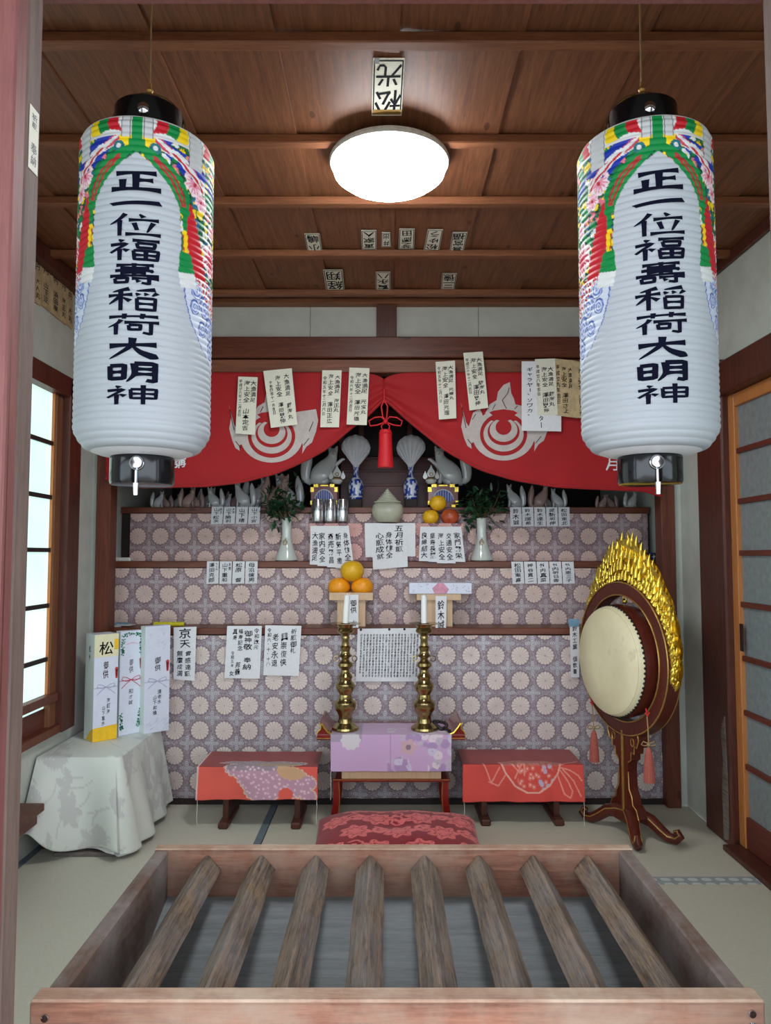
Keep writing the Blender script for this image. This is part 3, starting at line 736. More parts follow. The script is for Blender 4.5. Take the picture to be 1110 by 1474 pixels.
# lower zone: white with pale blue curls
lowc = np.zeros(X.shape + (3,)); lowc[:] = rgb(212, 220, 232)
for (cx_, cy_, r0_) in ((235, 745, 30), (285, 800, 34), (330, 870, 36), (225, 815, 22), (270, 890, 24), (360, 760, 34), (345, 950, 30), (310, 720, 20), (400, 860, 32)):
    q = np.hypot(X - cx_, (YY - cy_) * .8); aa_ = np.arctan2(YY - cy_, X - cx_)
    spi = (q / r0_ * 2.2 - aa_ / (2 * PI)) % 1
    lowc[(q < r0_) & (spi < .34)] = rgb(96, 122, 196); lowc[(q < r0_) & (spi > .34) & (spi < .5)] = rgb(160, 178, 220)
    lowc[(np.abs(q - r0_) < 1.6)] = rgb(60, 84, 160)
m_ = art & (YY >= 700); C[m_] = lowc[m_]
dd, i2, a2 = voro(X, YY, 13, 9); m_ = art & (YY > 690) & (YY < 830) & (X > 225) & (i2 > .4) & (YY < 690 + (X - 200) * .9); C[m_] = np.where((dd[m_] > .42)[:, None], np.array(W_), np.array(R_))
C[art & (X - np.interp(YY, [p_[1] for p_ in arch[5:10]], [p_[0] for p_ in arch[5:10]]) < 5) & (YY > 720) & (YY < 1035)] = rgb(80, 104, 180)
# flowers
for (fx, fy, r, c1) in ((215, 345, 46, PK), (180, 300, 26, PK), (250, 400, 34, PK), (330, 600, 66, rgb(214, 70, 96)), (340, 480, 34, PK)):
    q = np.hypot(X - fx, YY - fy); aa = np.arctan2(YY - fy, X - fx); e = r * (1 + .14 * np.cos(aa * 7))
    put((q < e) & (YY > 200), rgb(250, 226, 228)); put((q < e * (.62 + .25 * np.cos(aa * 14 + q * .1))) & (YY > 200), c1); put(q < r * .18, rgb(196, 40, 60))
# swooping ribbons near the top
u1 = X - 45; put(art & (YY > 195) & (YY < 330) & (X > 50) & (YY < 200 + u1 * .85 + 30) & (YY > 175 + u1 * .45) & (n1 > .30), Bl)
wob = lambda k, f: [(50 + t_ * 21, 205 + k + t_ * 11 + 7 * math.sin(t_ * f + k)) for t_ in range(11)]
put(near_line(X, YY, wob(18, 1.1), 15), W_); put(near_line(X, YY, wob(24, 1.1), 5.5, 3), rgb(214, 70, 90)); put(near_line(X, YY, wob(9, 1.1), 2.2), rgb(214, 70, 90))
put(near_line(X, YY, [(120, 262), (150, 276), (180, 300), (225, 318), (262, 352)], 12), W_); put(near_line(X, YY, [(125, 266), (155, 282), (185, 306), (228, 326), (262, 358)], 4.5), R_)
put(near_line(X, YY, [(190, 222), (225, 240), (262, 250)], 9), Yl)
put((YY > 205) & (YY < 270) & (X < 62) & (X > 16) & (YY < 285 - X * .3), Yl)
put(np.hypot((X - 62), (YY - 262)) < 20, rgb(20, 110, 120)); put(np.hypot((X - 62), (YY - 262)) < 9, W_)
# red drop ribbon
put(in_poly(X, YY, [(150, 420), (200, 430), (255, 580), (290, 700), (220, 700), (200, 640), (175, 560), (160, 480)]), R_)
# ropes
for pts in ([(8, 262), (70, 330), (120, 385), (168, 470)], [(8, 258), (90, 300), (150, 350), (182, 400), (180, 470)], [(8, 262), (80, 315), (140, 370), (176, 470)]):
    put(near_line(X, YY, pts, 9), G_)
for pts in ([(60, 305), (115, 360), (150, 420), (165, 455)], [(60, 295), (130, 350), (165, 410), (172, 455)]):
    put(near_line(X, YY, pts, 4.5), rgb(180, 50, 50))
put(np.hypot((X - 172) / 1.2, (YY - 468)) < 18, G_)
put(near_line(X, YY, [(172, 470), (174, 550)], 9), G_); put(near_line(X, YY, [(174, 548), (176, 620)], 10), Yl); put(near_line(X, YY, [(166, 560), (170, 620)], 2), rgb(200, 60, 40))
ts = in_poly(X, YY, [(155, 622), (200, 622), (222, 700), (215, 712), (165, 722), (150, 700)]); put(ts, G_)
put(in_poly(X, YY, [(150, 705), (222, 690), (232, 745), (160, 760)]), W_)
# top band of panels
top = YY < 222
seg = np.zeros(X.shape, int)
put(top & (X < 190), W_); put(top & (X >= 190), W_)
for a0 in (56, 262):
    for k, c in enumerate((R_, G_, Yl)):
        lo = a0 + k * 42
        wv = 10 * np.sin((YY - 135) / 75 * PI + .6)
        put((YY > 148) & (YY < 205 + 6 * np.sin(X * .05)) & (X > lo + wv) & (X < lo + 44 + wv) & (X < a0 + 128), c)
put((X > 22) & (X < 54) & (YY < 228), GRY); put((X > 188) & (X < 254) & (YY < 285), GRY)
put((np.abs(X - 22) < 1.6) & (YY < 240), rgb(90, 90, 92)); put((np.abs(X - 54) < 1.6) & (YY < 228), rgb(120, 120, 120))
put((np.abs(X - 188) < 1.6) & (YY < 285), rgb(120, 120, 120)); put((np.abs(X - 254) < 1.6) & (YY < 285), rgb(120, 120, 120))
put((X < 19) & (YY < 262), G_); put((X < 28) & (YY > 235) & (YY < 285) & (YY < 290 - X), G_)
put(YY < 146, rgb(226, 228, 226))
RIBS = 50
def lantern_r(v):
    r = LR
    if v < .03: r = LR * (.90 + .10 * math.sqrt(max(0, v / .03)))
    if v > .94: r = LR * (.74 + .26 * math.sqrt(max(0, (1 - v) / .06)))
    return r + .0022 * abs(math.sin(PI * v * RIBS))
rr = np.array([lantern_r(v) for v in vv])
rad = np.radians(TH)
PXv = rr[:, None] * np.sin(rad); PYv = -rr[:, None] * np.cos(rad); PZv = (Z1 - Z0) * (1 - VV)
vsL = np.stack([PXv, PYv, PZv], -1).reshape(-1, 3)
fsL = []
for j in range(NV):
    for i in range(NU):
        q = (i + 1) % NU; fsL.append((j * NU + i, (j + 1) * NU + i, (j + 1) * NU + q, j * NU + q))
M['lantern_paper'] = paint_mat('lantern_paper', 0.55, spec=.35, trans=0.12)
lan = thing('paper_lantern', 'tall white festival paper lantern hanging on the left, its lettering facing slightly right', 'lantern', (0, 0, 0), 'two large painted paper lanterns')
mbL = MB(); mbL.v = [tuple(v) for v in vsL.tolist()]; mbL.f = fsL; mbL.m = [0] * len(fsL)
mbL.build('lantern_body', M['lantern_paper'], lan, smooth=60, colors=np.concatenate([C.reshape(-1, 3), np.ones((C.shape[0] * C.shape[1], 1))], 1))
LH = Z1 - Z0
# brush lettering
def brush(pts, w_, kind='h', n=10):
    P_ = [np.array(p, float) for p in pts]; out = []
    def cr_(t_):
        k = len(P_) - 1; s_ = min(int(t_ * k), k - 1); u = t_ * k - s_
        if kind in 'bf': return P_[s_] * (1 - u) + P_[s_ + 1] * u
        p0 = P_[max(s_ - 1, 0)]; p1 = P_[s_]; p2 = P_[s_ + 1]; p3 = P_[min(s_ + 2, k)]
        return .5 * ((2 * p1) + (-p0 + p2) * u + (2 * p0 - 5 * p1 + 4 * p2 - p3) * u * u + (-p0 + 3 * p1 - 3 * p2 + p3) * u ** 3)
    nn = n * (len(P_) - 1)
    for i in range(nn + 1):
        t_ = i / nn
        ww = {'h': .62 + .5 * abs(2 * t_ - 1) ** 1.5, 's': .95 + .25 * (1 - t_) ** 2, 'p': 1.15 * (1 - t_) ** .6 + .08, 'n': .35 + 1.25 * t_ if t_ < .82 else (1.38 * (1 - (t_ - .82) / .18) + .05), 'd': .35 + 1.0 * t_, 'b': .85, 'f': 1.0 - .25 * t_}[kind]
        c = cr_(t_); a = cr_(max(0, t_ - .03)); b = cr_(min(1, t_ + .03)); d_ = b - a; d_ /= (np.hypot(*d_) + 1e-9)
        out.append((c, np.array([-d_[1], d_[0]]), w_ * ww))
    return out
h, s, p, n_, d_, b, f = 'h', 's', 'p', 'n', 'd', 'b', 'f'
KAN = {
 '正': [(h, (12, 14), (88, 9)), (s, (50, 12), (50, 85)), (h, (52, 47), (82, 45)), (s, (25, 42), (25, 86)), (h, (3, 89), (97, 88))],
 '一': [(s, (97, 40), (50, 50), (3, 66))],
 '位': [(p, (32, 2), (20, 26), (2, 46)), (s, (21, 30), (21, 97)), (d_, (58, 4), (66, 18)), (h, (38, 30), (94, 27)), (s, (48, 42), (54, 74)), (p, (84, 38), (72, 84)), (h, (32, 91), (98, 90))],
 '福': [(d_, (20, 2), (28, 12)), (f, (4, 26), (36, 23), (4, 62)), (s, (22, 46), (22, 98)), (d_, (28, 46), (38, 56)), (h, (46, 7), (96, 6)), (b, (54, 20), (88, 20), (86, 40), (56, 40), (54, 20)), (b, (48, 54), (94, 54), (92, 94), (50, 94), (48, 54)), (s, (71, 54), (71, 94)), (h, (50, 74), (92, 74))],
 '壽': [(h, (16, 9), (86, 7)), (s, (50, 0), (50, 22)), (h, (24, 22), (78, 21)), (f, (14, 34), (84, 33), (80, 42)), (h, (24, 46), (72, 45)), (s, (50, 34), (50, 56)), (h, (4, 59), (96, 57)), (b, (14, 70), (38, 70), (37, 90), (15, 90), (14, 70)), (h, (46, 72), (96, 70)), (f, (78, 60), (78, 96), (64, 92)), (d_, (54, 78), (60, 88))],
 '稲': [(p, (42, 2), (10, 14)), (h, (2, 30), (48, 27)), (s, (26, 12), (26, 98)), (p, (26, 34), (3, 68)), (d_, (30, 40), (44, 56)), (p, (90, 2), (54, 12)), (d_, (54, 20), (60, 30)), (d_, (70, 18), (75, 29)), (p, (94, 16), (84, 32)), (b, (56, 44), (90, 44), (89, 94), (57, 94), (56, 44)), (h, (57, 68), (89, 68))],
 '荷': [(h, (4, 14), (96, 12)), (s, (34, 0), (33, 25)), (s, (68, 0), (66, 25)), (p, (28, 28), (20, 46), (2, 62)), (s, (18, 52), (18, 98)), (h, (34, 42), (98, 40)), (b, (42, 55), (64, 55), (63, 76), (43, 76), (42, 55)), (f, (83, 42), (83, 96), (68, 90))],
 '大': [(h, (6, 36), (94, 32)), (p, (50, 2), (44, 44), (6, 96)), (n_, (50, 38), (66, 68), (98, 94))],
 '明': [(b, (8, 16), (36, 16), (35, 80), (9, 80), (8, 16)), (h, (9, 48), (35, 48)), (p, (54, 6), (54, 60), (40, 98)), (f, (54, 8), (92, 8), (92, 95), (76, 90)), (h, (55, 34), (91, 34)), (h, (55, 59), (91, 59))],
 '神': [(d_, (20, 2), (28, 12)), (f, (4, 26), (36, 23), (4, 62)), (s, (22, 46), (22, 98)), (d_, (28, 46), (38, 56)), (b, (48, 22), (95, 22), (94, 68), (49, 68), (48, 22)), (h, (49, 45), (94, 45)), (s, (71, 0), (71, 100))]}
rows = [(355, 432), (460, 490), (515, 600), (610, 690), (700, 778), (793, 875), (885, 962), (972, 1052), (1062, 1135), (1145, 1215)]
m = MB()
for ch, (ya, yb2) in zip('正一位福壽稲荷大明神', rows):
    v0, v1 = (ya - 135) / 1220, (yb2 - 135) / 1220
    hh = (v1 - v0) * LH; wid = .104; bw_ = 6.6 if len(KAN[ch]) < 7 else (4.4 if len(KAN[ch]) < 12 else 2.4)
    sy_ = hh / wid
    if ch == '一': bw_ = 13
    def put_pt(x_, y_):
        vq = v0 + (v1 - v0) * y_ / 100 + (.0 if ch != '一' else 0)
        th_ = ((x_ - 50) / 100 * wid) / LR
        vq -= (x_ - 50) / 100 * .006
        r_ = LR + .0026
        return (r_ * math.sin(th_), -r_ * math.cos(th_), LH * (1 - vq))
    for st in KAN[ch]:
        seq = brush(st[1:], bw_, st[0], 8); vs = []; asp = max(1.0, sy_) if ch != '一' else 1
        for (c, nn, ww) in seq:
            # keep the stroke width about equal on both axes
            ky = 1 / sy_ if ch != '一' else 1 / sy_
            ky = min(ky, 1.75)
            vs.append(put_pt(c[0] + nn[0] * ww, c[1] + nn[1] * ww * ky)); vs.append(put_pt(c[0] - nn[0] * ww, c[1] - nn[1] * ww * ky))
        m.add(vs, [(2 * i, 2 * i + 1, 2 * i + 3, 2 * i + 2) for i in range(len(seq) - 1)])
m.build('lettering', M['navy'], lan)
# lids
m = MB(); m.lathe([(.050, -.01), (.072, -.008), (.074, .0), (.074, .082), (.070, .086), (.064, .084), (.064, .0)], (0, 0, LH), 40); ring = m.build('top_ring', M['black'], lan, smooth=40)
m = MB()
for a in (0, 2.1, 4.2):
    m = MB(); m.M = Matrix.Translation((.074 * math.sin(a), -.074 * math.cos(a), LH + .050)) @ Matrix.Rotation(a, 4, 'Z') @ Matrix.Rotation(PI / 2, 4, 'X'); m.lathe([(0, 0), (.013, 0), (.012, .005), (.006, .009), (0, .010)], n=16); m.build('stud', M['steel'], ring, smooth=40)
m = MB(); m.lathe([(LR * .755, .0), (LR * .66, -.005), (.070, -.010)], (0, 0, 0), 48); m.build('lantern_underside', M['lantern_paper'] if False else M['paper'], lan, smooth=60)
m = MB(); m.lathe([(.050, .0), (.066, -.002), (.068, -.008), (.068, -.058), (.066, -.064), (.060, -.062)], (0, 0, -.006), 40); br = m.build('bottom_ring', M['black'], lan, smooth=40)
m = MB(); m.M = Matrix.Translation((0, -.069, -.03)) @ Matrix.Rotation(PI / 2, 4, 'X'); m.lathe([(0, 0), (.016, 0), (.015, .004), (.012, .006), (.011, .009), (0, .010)], n=20)
m.M = Matrix.Identity(4); m.tube([(0, -.074, -.046), (0, -.075, -.075)], .003, 6); m.tube([(0, -.075, -.073), (0, -.075, -.098)], [.006, .0045], 8)
m.build('tassel_hook', M['steel'], br, smooth=40)
m = MB(); m.tube([(.080 * math.cos(a), .0, LH + .045 + .085 * math.sin(a)) for a in [PI * k / 14 for k in range(15)]], .0028, 8); hd_ = m.build('wire_handle', M['brass'], lan, smooth=60)
m = MB(); m.tube([(0, 0, LH + .128), (0, 0, LH + .155)], [.006, .0035], 8); m.lathe([(.004, -.007), (.008, 0), (.004, .007)], (0, 0, LH + .137), 12); m.build('hook', M['gold_dull'], hd_, smooth=50)
m = MB(); m.tube([(0, 0, LH + .15), (0, 0, ZC - Z0 + .004)], .0022, 6); m.build('hanging_cord', M['cord'], lan, smooth=60)
pL = P(207, 648, 1.6); lan.location = (P(210, 420, 1.6).x, 1.6, Z0); lan.rotation_euler = (0, 0, math.radians(9.0))
l2 = copy_tree(lan); l2.location = (P(930, 420, 1.6).x, 1.6, Z0 + .002); l2.rotation_euler = (0, 0, math.radians(-8.0)); l2['label'] = 'tall white festival paper lantern hanging on the right, its lettering facing slightly left'

# ================================================================== CEILING LAMP
lp = thing('ceiling_lamp', 'round white glowing ceiling lamp with a flat diffuser', 'lamp', (LAMP.x, LAMP.y, 2.35))
m = MB(); m.lathe([(.0, -.072), (.10, -.070), (.150, -.063), (.172, -.046), (.177, -.028), (.177, -.012), (.172, -.004), (.0, -.004)][::-1], (LAMP.x, LAMP.y, ZC - .032), 64); m.build('diffuser', M['lamp_white'], lp, smooth=50)
m = MB(); m.lathe([(.184, -.018), (.188, -.010), (.184, .0), (.08, .0), (.08, .03)], (LAMP.x, LAMP.y, ZC - .032), 64); m.build('lamp_base', M['plastic_white'], lp, smooth=50)
# ================================================================== CURTAIN
def seg(pts, x):
    if x <= pts[0][0]: return pts[0][1]
    for (a, b), (c, d) in zip(pts, pts[1:]):
        if x <= c:
            t_ = (x - a) / (c - a); return b + (d - b) * t_
    return pts[-1][1]
def smoothseg(pts, x):
    return (seg(pts, x - 10) + seg(pts, x) * 2 + seg(pts, x + 10)) / 4
BOTR = [(553, 574), (575, 596), (600, 617), (640, 649), (690, 677), (740, 692), (800, 702), (880, 706), (930, 708), (950, 716)]
BOTL = [(553, 574), (535, 596), (506, 617), (470, 648), (440, 664), (400, 682), (350, 695), (300, 701), (200, 703), (170, 696), (152, 690)]
def cur_Y(px, py, side):
    d = abs(px - 553); yb_ = smoothseg(BOTR, px) if side > 0 else smoothseg([(1106 - a, b_) for a, b_ in BOTL], 1106 - px)
    v = max(0, min(1, (py - 538) / (yb_ - 538)))
    amp = .008 * math.exp(-d / 170) + .0035
    return 3.555 - .014 * v - amp * math.sin(v * 17 + d * .01) * (v ** 1.2) - .002 * math.sin(d * .07 + v * 2) * v
M['curtain'] = plain('deep_red_curtain', rgb(164, 4, 14), 0.75, noise=0.03, scale=5, bump=0.15)
M['curtain'].node_tree.nodes['Principled BSDF'].inputs['Sheen Weight'].default_value = 0.1
M['crest'] = plain('silver_grey_crest_print', rgb(190, 178, 172), 0.6, noise=0.03, scale=40)
cobs = {}
for side, xe, bot, lab in ((1, 952, BOTR, 'right half of the red altar curtain, tied up at the centre'), (-1, 152, BOTL, 'left half of the red altar curtain, tied up at the centre')):
    m = MB()
    def fn(u, v):
        px = 553 + (xe - 553) * u
        yb_ = smoothseg(BOTR, px) if side > 0 else smoothseg([(1106 - a, b_) for a, b_ in BOTL], 1106 - px)
        yt = 536 + 10 * math.exp(-abs(px - 553) / 12)
        # end edge gathers down to a tail
        py = yt + (yb_ - yt) * v
        return P(px, py, cur_Y(px, py, side))
    m.grid(fn, 110, 46)
    c_ = m.build('curtain', M['curtain'], smooth=70, solid=.0012); cobs[side] = c_
    o_c = P(553, 620, 3.55); c_.data.transform(Matrix.Translation(-o_c)); c_.location = o_c
    tag(c_, lab, 'curtain', 'two red curtain halves')
    # rolled hem along the swag
    m = MB(); pts = [P(553 + (xe - 553) * u, (smoothseg(BOTR, 553 + (xe - 553) * u) if side > 0 else smoothseg([(1106 - a, b_) for a, b_ in BOTL], 1106 - (553 + (xe - 553) * u))) - 2, cur_Y(553 + (xe - 553) * u, 999, side) - .006) for u in [k / 60 for k in range(61)]]
    m.tube(pts, .0075, 8); m.build('rolled_hem', M['curtain'], c_, smooth=60)
# crests: flaming jewel print
def arcpts(cx, cy, rx, ry, a0, a1, n): return [(cx + rx * math.cos(math.radians(a0 + (a1 - a0) * k / n)), cy + ry * math.sin(math.radians(a0 + (a1 - a0) * k / n))) for k in range(n + 1)]
def crest(px0, py0, side, sgn):
    m = MB(); cob = cobs[side]
    def put(poly, off=.0035):
        # triangulate and subdivide lightly so that the print follows the cloth
        bm = bmesh.new(); vs = [bm.verts.new((a, b_, 0)) for a, b_ in poly]
        try: bm.faces.new(vs)
        except Exception: bm.free(); return
        bmesh.ops.triangulate(bm, faces=bm.faces[:]); bmesh.ops.subdivide_edges(bm, edges=[e for e in bm.edges if e.calc_length() > 9], cuts=2, use_grid_fill=False)
        bmesh.ops.triangulate(bm, faces=bm.faces[:])
        for v in bm.verts:
            x_, y_ = px0 + v.co.x * sgn, py0 + v.co.y; q = P(x_, y_, cur_Y(x_, y_, side) - off); v.co = q
        m.bm(bm)
    def crescent(oc, orx, ory, ic, irx, iry, a0=-60, a1=240, n=36):
        o1 = arcpts(0, oc, orx, ory, a0, a1, n); i1 = arcpts(0, ic, irx, iry, a0, a1, n)
        for k in range(n): put([o1[k], o1[k + 1], i1[k + 1], i1[k]])
    crescent(3, 20, 17, -1, 11.5, 11)
    crescent(9, 29, 25, 5.5, 23, 19.5, -52, 232)
    crescent(10, 45, 37, 9, 34, 31, -62, 242)
    fl = [[(-30, -18), (-34, -28), (-44, -22), (-50, -2), (-54, -8), (-62, -38), (-58, -20), (-61, -2), (-57, 14), (-52, 26), (-46, 30), (-47, 22), (-42, 20), (-44, 8), (-38, -6)],
          [(30, -18), (36, -26), (44, -20), (50, 0), (54, -6), (62, -20), (64, -30), (67, -14), (64, 2), (58, 18), (50, 24), (44, 34), (45, 22), (42, 12), (38, -6)],
          [(-27, -20), (-20, -34), (-10, -40), (-8, -52), (0, -62), (6, -54), (9, -66), (11, -50), (15, -42), (17, -34), (26, -32), (30, -24), (26, -19), (14, -25), (0, -27), (-14, -25)]]
    for q in fl: put(q)
    o = m.build('crest_print', M['crest'], cob)
    m = MB(); ol = m
    for ln in ([(-54, 0), (-58, -18), (-60, -30)], [(-44, 26), (-52, 16)], [(54, 2), (60, -12)], [(4, -28), (-2, -40), (6, -50), (8, -58)], [(-16, -26), (-12, -34)], [(16, -27), (20, -32)], [(-45, -12), (-40, -20)], [(46, 22), (54, 12)]):
        pp = [P(px0 + a * sgn, py0 + b_, cur_Y(px0 + a * sgn, py0 + b_, side) - .0042) for a, b_ in ln]; m.tube(pp, .0022, 4)
    m.build('crest_line', M['dark'], o)
crest(391, 619, -1, 1); crest(725, 616, 1, 1)
# partly hidden white characters low on the curtain
for ch, px, py, side in (('講', 258, 664, -1), ('月', 881, 668, 1)):
    m = MB(); write(m, ch, .5, 0, 1, .9, lambda u, v: P(px - 11 + 22 * u, py - 11 + 22 * v, cur_Y(px, py, side) - .009)); m.build('printed_character', M['paper'], cobs[side])
# centre cord bow and tassel
ct = P(555, 620, 3.50); ts_ = thing('red_tassel', 'large red silk tassel with a corded bow hanging at the centre of the curtain', 'tassel', ct)
m = MB(); Q = lambda px, py, dy=0: P(px, py, 3.50 + dy)
m.tube([Q(553, 575), Q(549, 585), Q(551, 600), Q(555, 605)], .0035, 8); m.tube([Q(553, 575), Q(558, 585), Q(557, 600), Q(555, 605)], .0035, 8)
for sx in (-1, 1):
    m.tube([Q(555 + sx * a, b_, -.006) for a, b_ in ((0, 606), (6, 600), (16, 601), (24, 606), (22, 613), (12, 612), (2, 608))], .0035, 8)
    m.tube([Q(555 + sx * a, b_, -.004) for a, b_ in ((0, 607), (6, 613), (4, 622), (1, 628))], .003, 8)
m.tube([Q(553, 560), Q(553, 580)], .004, 8); m.ball(Q(555, 607, -.01), .012, n=14); m.build('cord_bow', M['red'], ts_, smooth=60)
m = MB(); top = Q(555, 619); bot_ = Q(555, 673); Lz = top.z - bot_.z
m.lathe([(.012, .004), (.026, 0), (.030, -.012), (.033, -Lz * .55), (.039, -Lz), (.0, -Lz)][::-1], top, 40); m.build('tassel_skirt', M['red'], ts_, smooth=50)
m = MB(); m.lathe([(.031, -.014), (.0335, -.018), (.031, -.022)], top, 30); m.build('tassel_band', M['red'], ts_, smooth=50)

# ================================================================== PAPER SLIPS
BY = 3.522
G1 = 'paper prayer slips hung from the beam over the curtain'
slip(((343, 542), (371, 543), (367, 626), (339, 624)), BY, [('大漁満足', .80, .06, .45, .3), ('海上安全 山本定吉', .48, .06, .94, .32), ('平成廿六年十二月吉日', .15, .05, .70, .17)], 'paper_slip', 'narrow white paper slip leftmost of those hung over the curtain', group=G1, mat='paper_cream')
slip(((379, 534), (420, 530), (428, 611), (390, 616)), BY - .004, [('大漁満足 藤海丸', .78, .08, .90, .2), ('海上安全 澤田晃伸', .47, .10, .95, .2), ('令和四年十一月吉日', .20, .18, .78, .12)], 'paper_slip', 'wide tilted paper slip over the flame crest on the left curtain half', group=G1, mat='paper_cream')
slip(((464, 533), (492, 533), (488, 615), (461, 615)), BY, [('大漁満足 海正丸', .80, .08, .74, .3), ('海上安全 澤田正広', .47, .06, .94, .3), ('令和五年十二月六日', .15, .1, .8, .2)], 'paper_slip', 'white paper slip left of the tassel, second nearest to it', group=G1, mat='paper_cream')
slip(((503, 529), (532, 530), (528, 612), (499, 611)), BY, [('大漁満足 光宝丸', .80, .08, .82, .3), ('海上安全 澤田光雄', .47, .08, .94, .3), ('令和六年十二月吉日', .15, .14, .78, .18)], 'paper_slip', 'white paper slip hung immediately left of the centre of the curtain', group=G1, mat='paper_cream')
slip(((627, 521), (655, 519), (657, 602), (632, 604)), BY, [('大漁満足 光輝丸', .76, .08, .68, .28), ('海上安全 澤田光瑠', .46, .08, .94, .3), ('令和五年十二月八日', .16, .08, .72, .18)], 'paper_slip', 'white paper slip hung immediately right of the centre of the curtain', group=G1, mat='paper_cream')
slip(((667, 508), (695, 506), (703, 587), (676, 591)), BY, [('大漁満足 藤海丸', .76, .1, .75, .28), ('海上安全 澤田晃伸', .46, .1, .94, .3), ('平成三十年十二月吉日', .15, .1, .72, .18)], 'paper_slip', 'highest hung paper slip, tilted, above the left edge of the right crest', group=G1, mat='paper_cream')
slip(((751, 520), (808, 520), (808, 621), (751, 620)), BY, [('ギャラヤー、ソワカ。', .21, .08, .82, .17), ('唵', .62, .2, .3, .2), ('ター', .50, .77, .96, .14)], 'paper_sheet', 'large white sheet with phonetic writing over the right crest', group=G1)
slip(((770, 517), (799, 516), (803, 597), (774, 598)), BY - .006, [('大漁満足 藤海丸', .74, .14, .85, .28), ('海上安全 澤田晃伸', .44, .14, .96, .3), ('平成廿八年吉日', .12, .1, .66, .18)], 'paper_slip', 'slightly yellowed slip overlapping the large white sheet', group=G1, mat='paper_cream')
slip(((799, 516), (826, 519), (832, 602), (801, 598)), BY - .003, [('大漁満足', .78, .12, .5, .26), ('海上安全 澤田さよ', .45, .12, .95, .28), ('平成廿九年吉日', .14, .1, .8, .18)], 'paper_slip', 'tan aged slip between the yellowed slip and the right lantern', group=G1, mat='paper_old')
slip(((822, 518), (856, 526), (858, 606), (826, 600)), BY - .009, [('海漁満足 金比羅丸', .82, .12, .8, .26), ('海上安全 沢田晃伸', .40, .12, .96, .28)], 'paper_slip', 'tan aged slip partly behind the right lantern', group=G1, mat='paper_old')
def rowslips(specs, Y, lab, grp, x0, dx, y0, y1, skew, name='name_slip'):
    for i, (tx, small) in enumerate(specs):
        a = x0 + dx * i; w_ = dx * .93
        cols = [(tx, .5 if not small else .42, .06, .94, .55 if not small else .5)]
        if small: cols.append((small, .82, .05, .42, .24))
        pos = ('first', 'second', 'third', 'fourth', 'fifth')[i]
        slip(((a, y0), (a + w_, y0), (a + w_ + skew, y1), (a + skew, y1 + .5)), Y - .0012 * (i % 2), cols, name, lab % pos, group=grp)
rowslips([('山下松次', '船主'), ('山下勝利', '次男'), ('山下晴', None), ('山下小宮', None)], T3 - .014, 'small name slip on the top tier edge left of the greenery, %s from the left', 'name slips on the top tier, left', 305, 17.8, 729.5, 754, -1.5)
rowslips([('鈴木誠', None), ('鈴木瑞希', None), ('鈴木達生', None), ('堤新明伸', None), ('松田東北', None)], T3 - .014, 'small name slip on the top tier edge right of the greenery, %s from the left', 'name slips on the top tier, right', 734, 17.4, 730, 757.5, 1)
rowslips([('澤田克郎', 'もと大'), ('山下重和', '次男'), ('松原 督', None), ('母沼徳男', None)], T2 - .014, 'small name slip on the middle tier edge, %s from the left in the left row', 'name slips on the middle tier, left', 298, 18.6, 808, 840, -1)
rowslips([('松田東喜', None), ('神谷貫二', None), ('竹内真菜', None), ('竹内明日香', None), ('竹内恵三子', None)], T2 - .014, 'small name slip on the middle tier edge, %s from the left in the right row', 'name slips on the middle tier, right', 736, 18.2, 808.5, 840, 2)
fL = [('大漁満足', 447, 461, 446, 459, 813), ('家内安全', 456, 470, 457, 472, 815), ('商売繁昌', 468, 482, 471, 484, 817), ('新気平癒', 479, 493, 483, 496, 818), ('身体健全', 490, 502, 495, 509, 812)]
fR = [('良縁結大', 605, 618, 603, 618, 808), ('皇寿長麗', 615, 629, 617, 630, 809), ('海上安全', 627, 641, 629, 644, 811), ('交通安全', 639, 651, 641, 656, 811), ('家門繁栄', 650, 664, 653, 670, 809)]
pos_ = ('leftmost', 'second from the left', 'middle one', 'second from the right', 'rightmost')
for lst, lab, yt in ((fL, 'left', 757), (fR, 'right', 758)):
    for i, (tx, a, b_, c, d, yb_) in enumerate(lst):
        slip(((a, yt), (b_, yt), (d, yb_), (c, yb_ - .5)), 3.834 - .0012 * (i if lab == 'left' else 4 - i), [(tx, .5, .16, .92, .62)], 'prayer_slip', 'prayer slip in the %s fan of five below the covered box, %s' % (lab, pos_[i].replace('from the ', 'from ')), group='fanned prayer slips, ' + lab)
slip(((525, 753), (550, 753), (550, 802), (526, 802)), 3.8335, [], 'paper_sheet', 'plain paper sheet sticking out left behind the central prayer sheet', mat='paper')
slip(((572, 753), (598, 753), (598, 801), (572, 801)), 3.8335, [], 'paper_sheet', 'plain paper sheet sticking out right behind the central prayer sheet', mat='paper')
slip(((535, 753), (586, 754), (587, 816), (537, 820)), 3.829, [('五月祈願', .77, .03, .66, .24), ('身体健全', .48, .18, .78, .2), ('心願成就', .22, .20, .80, .23)], 'paper_sheet', 'central white prayer sheet with three lines below the cream urn')
S1 = T1 - .031
slip(((250, 903), (283, 902), (280, 980), (250, 978)), S1 - .005, [('京天', .50, .02, .42, .52), ('霊感達願', .66, .44, .94, .30), ('無魔成満', .28, .44, .94, .28)], 'paper_sheet', 'narrow sheet with large cursive writing beside the gift boxes')
slip(((327, 901), (377, 901), (374, 977), (323, 976)), S1, [('令和改元', .86, .04, .46, .15), ('御神敬 奉納', .62, .08, .84, .24), ('福寿記念', .40, .05, .48, .14), ('真寿', .24, .05, .28, .13), ('邦義', .36, .68, .94, .14), ('令和五年', .20, .48, .80, .09), ('女', .20, .86, .96, .13)], 'paper_sheet', 'white sheet densely brushed with six columns, left of the other big sheet')
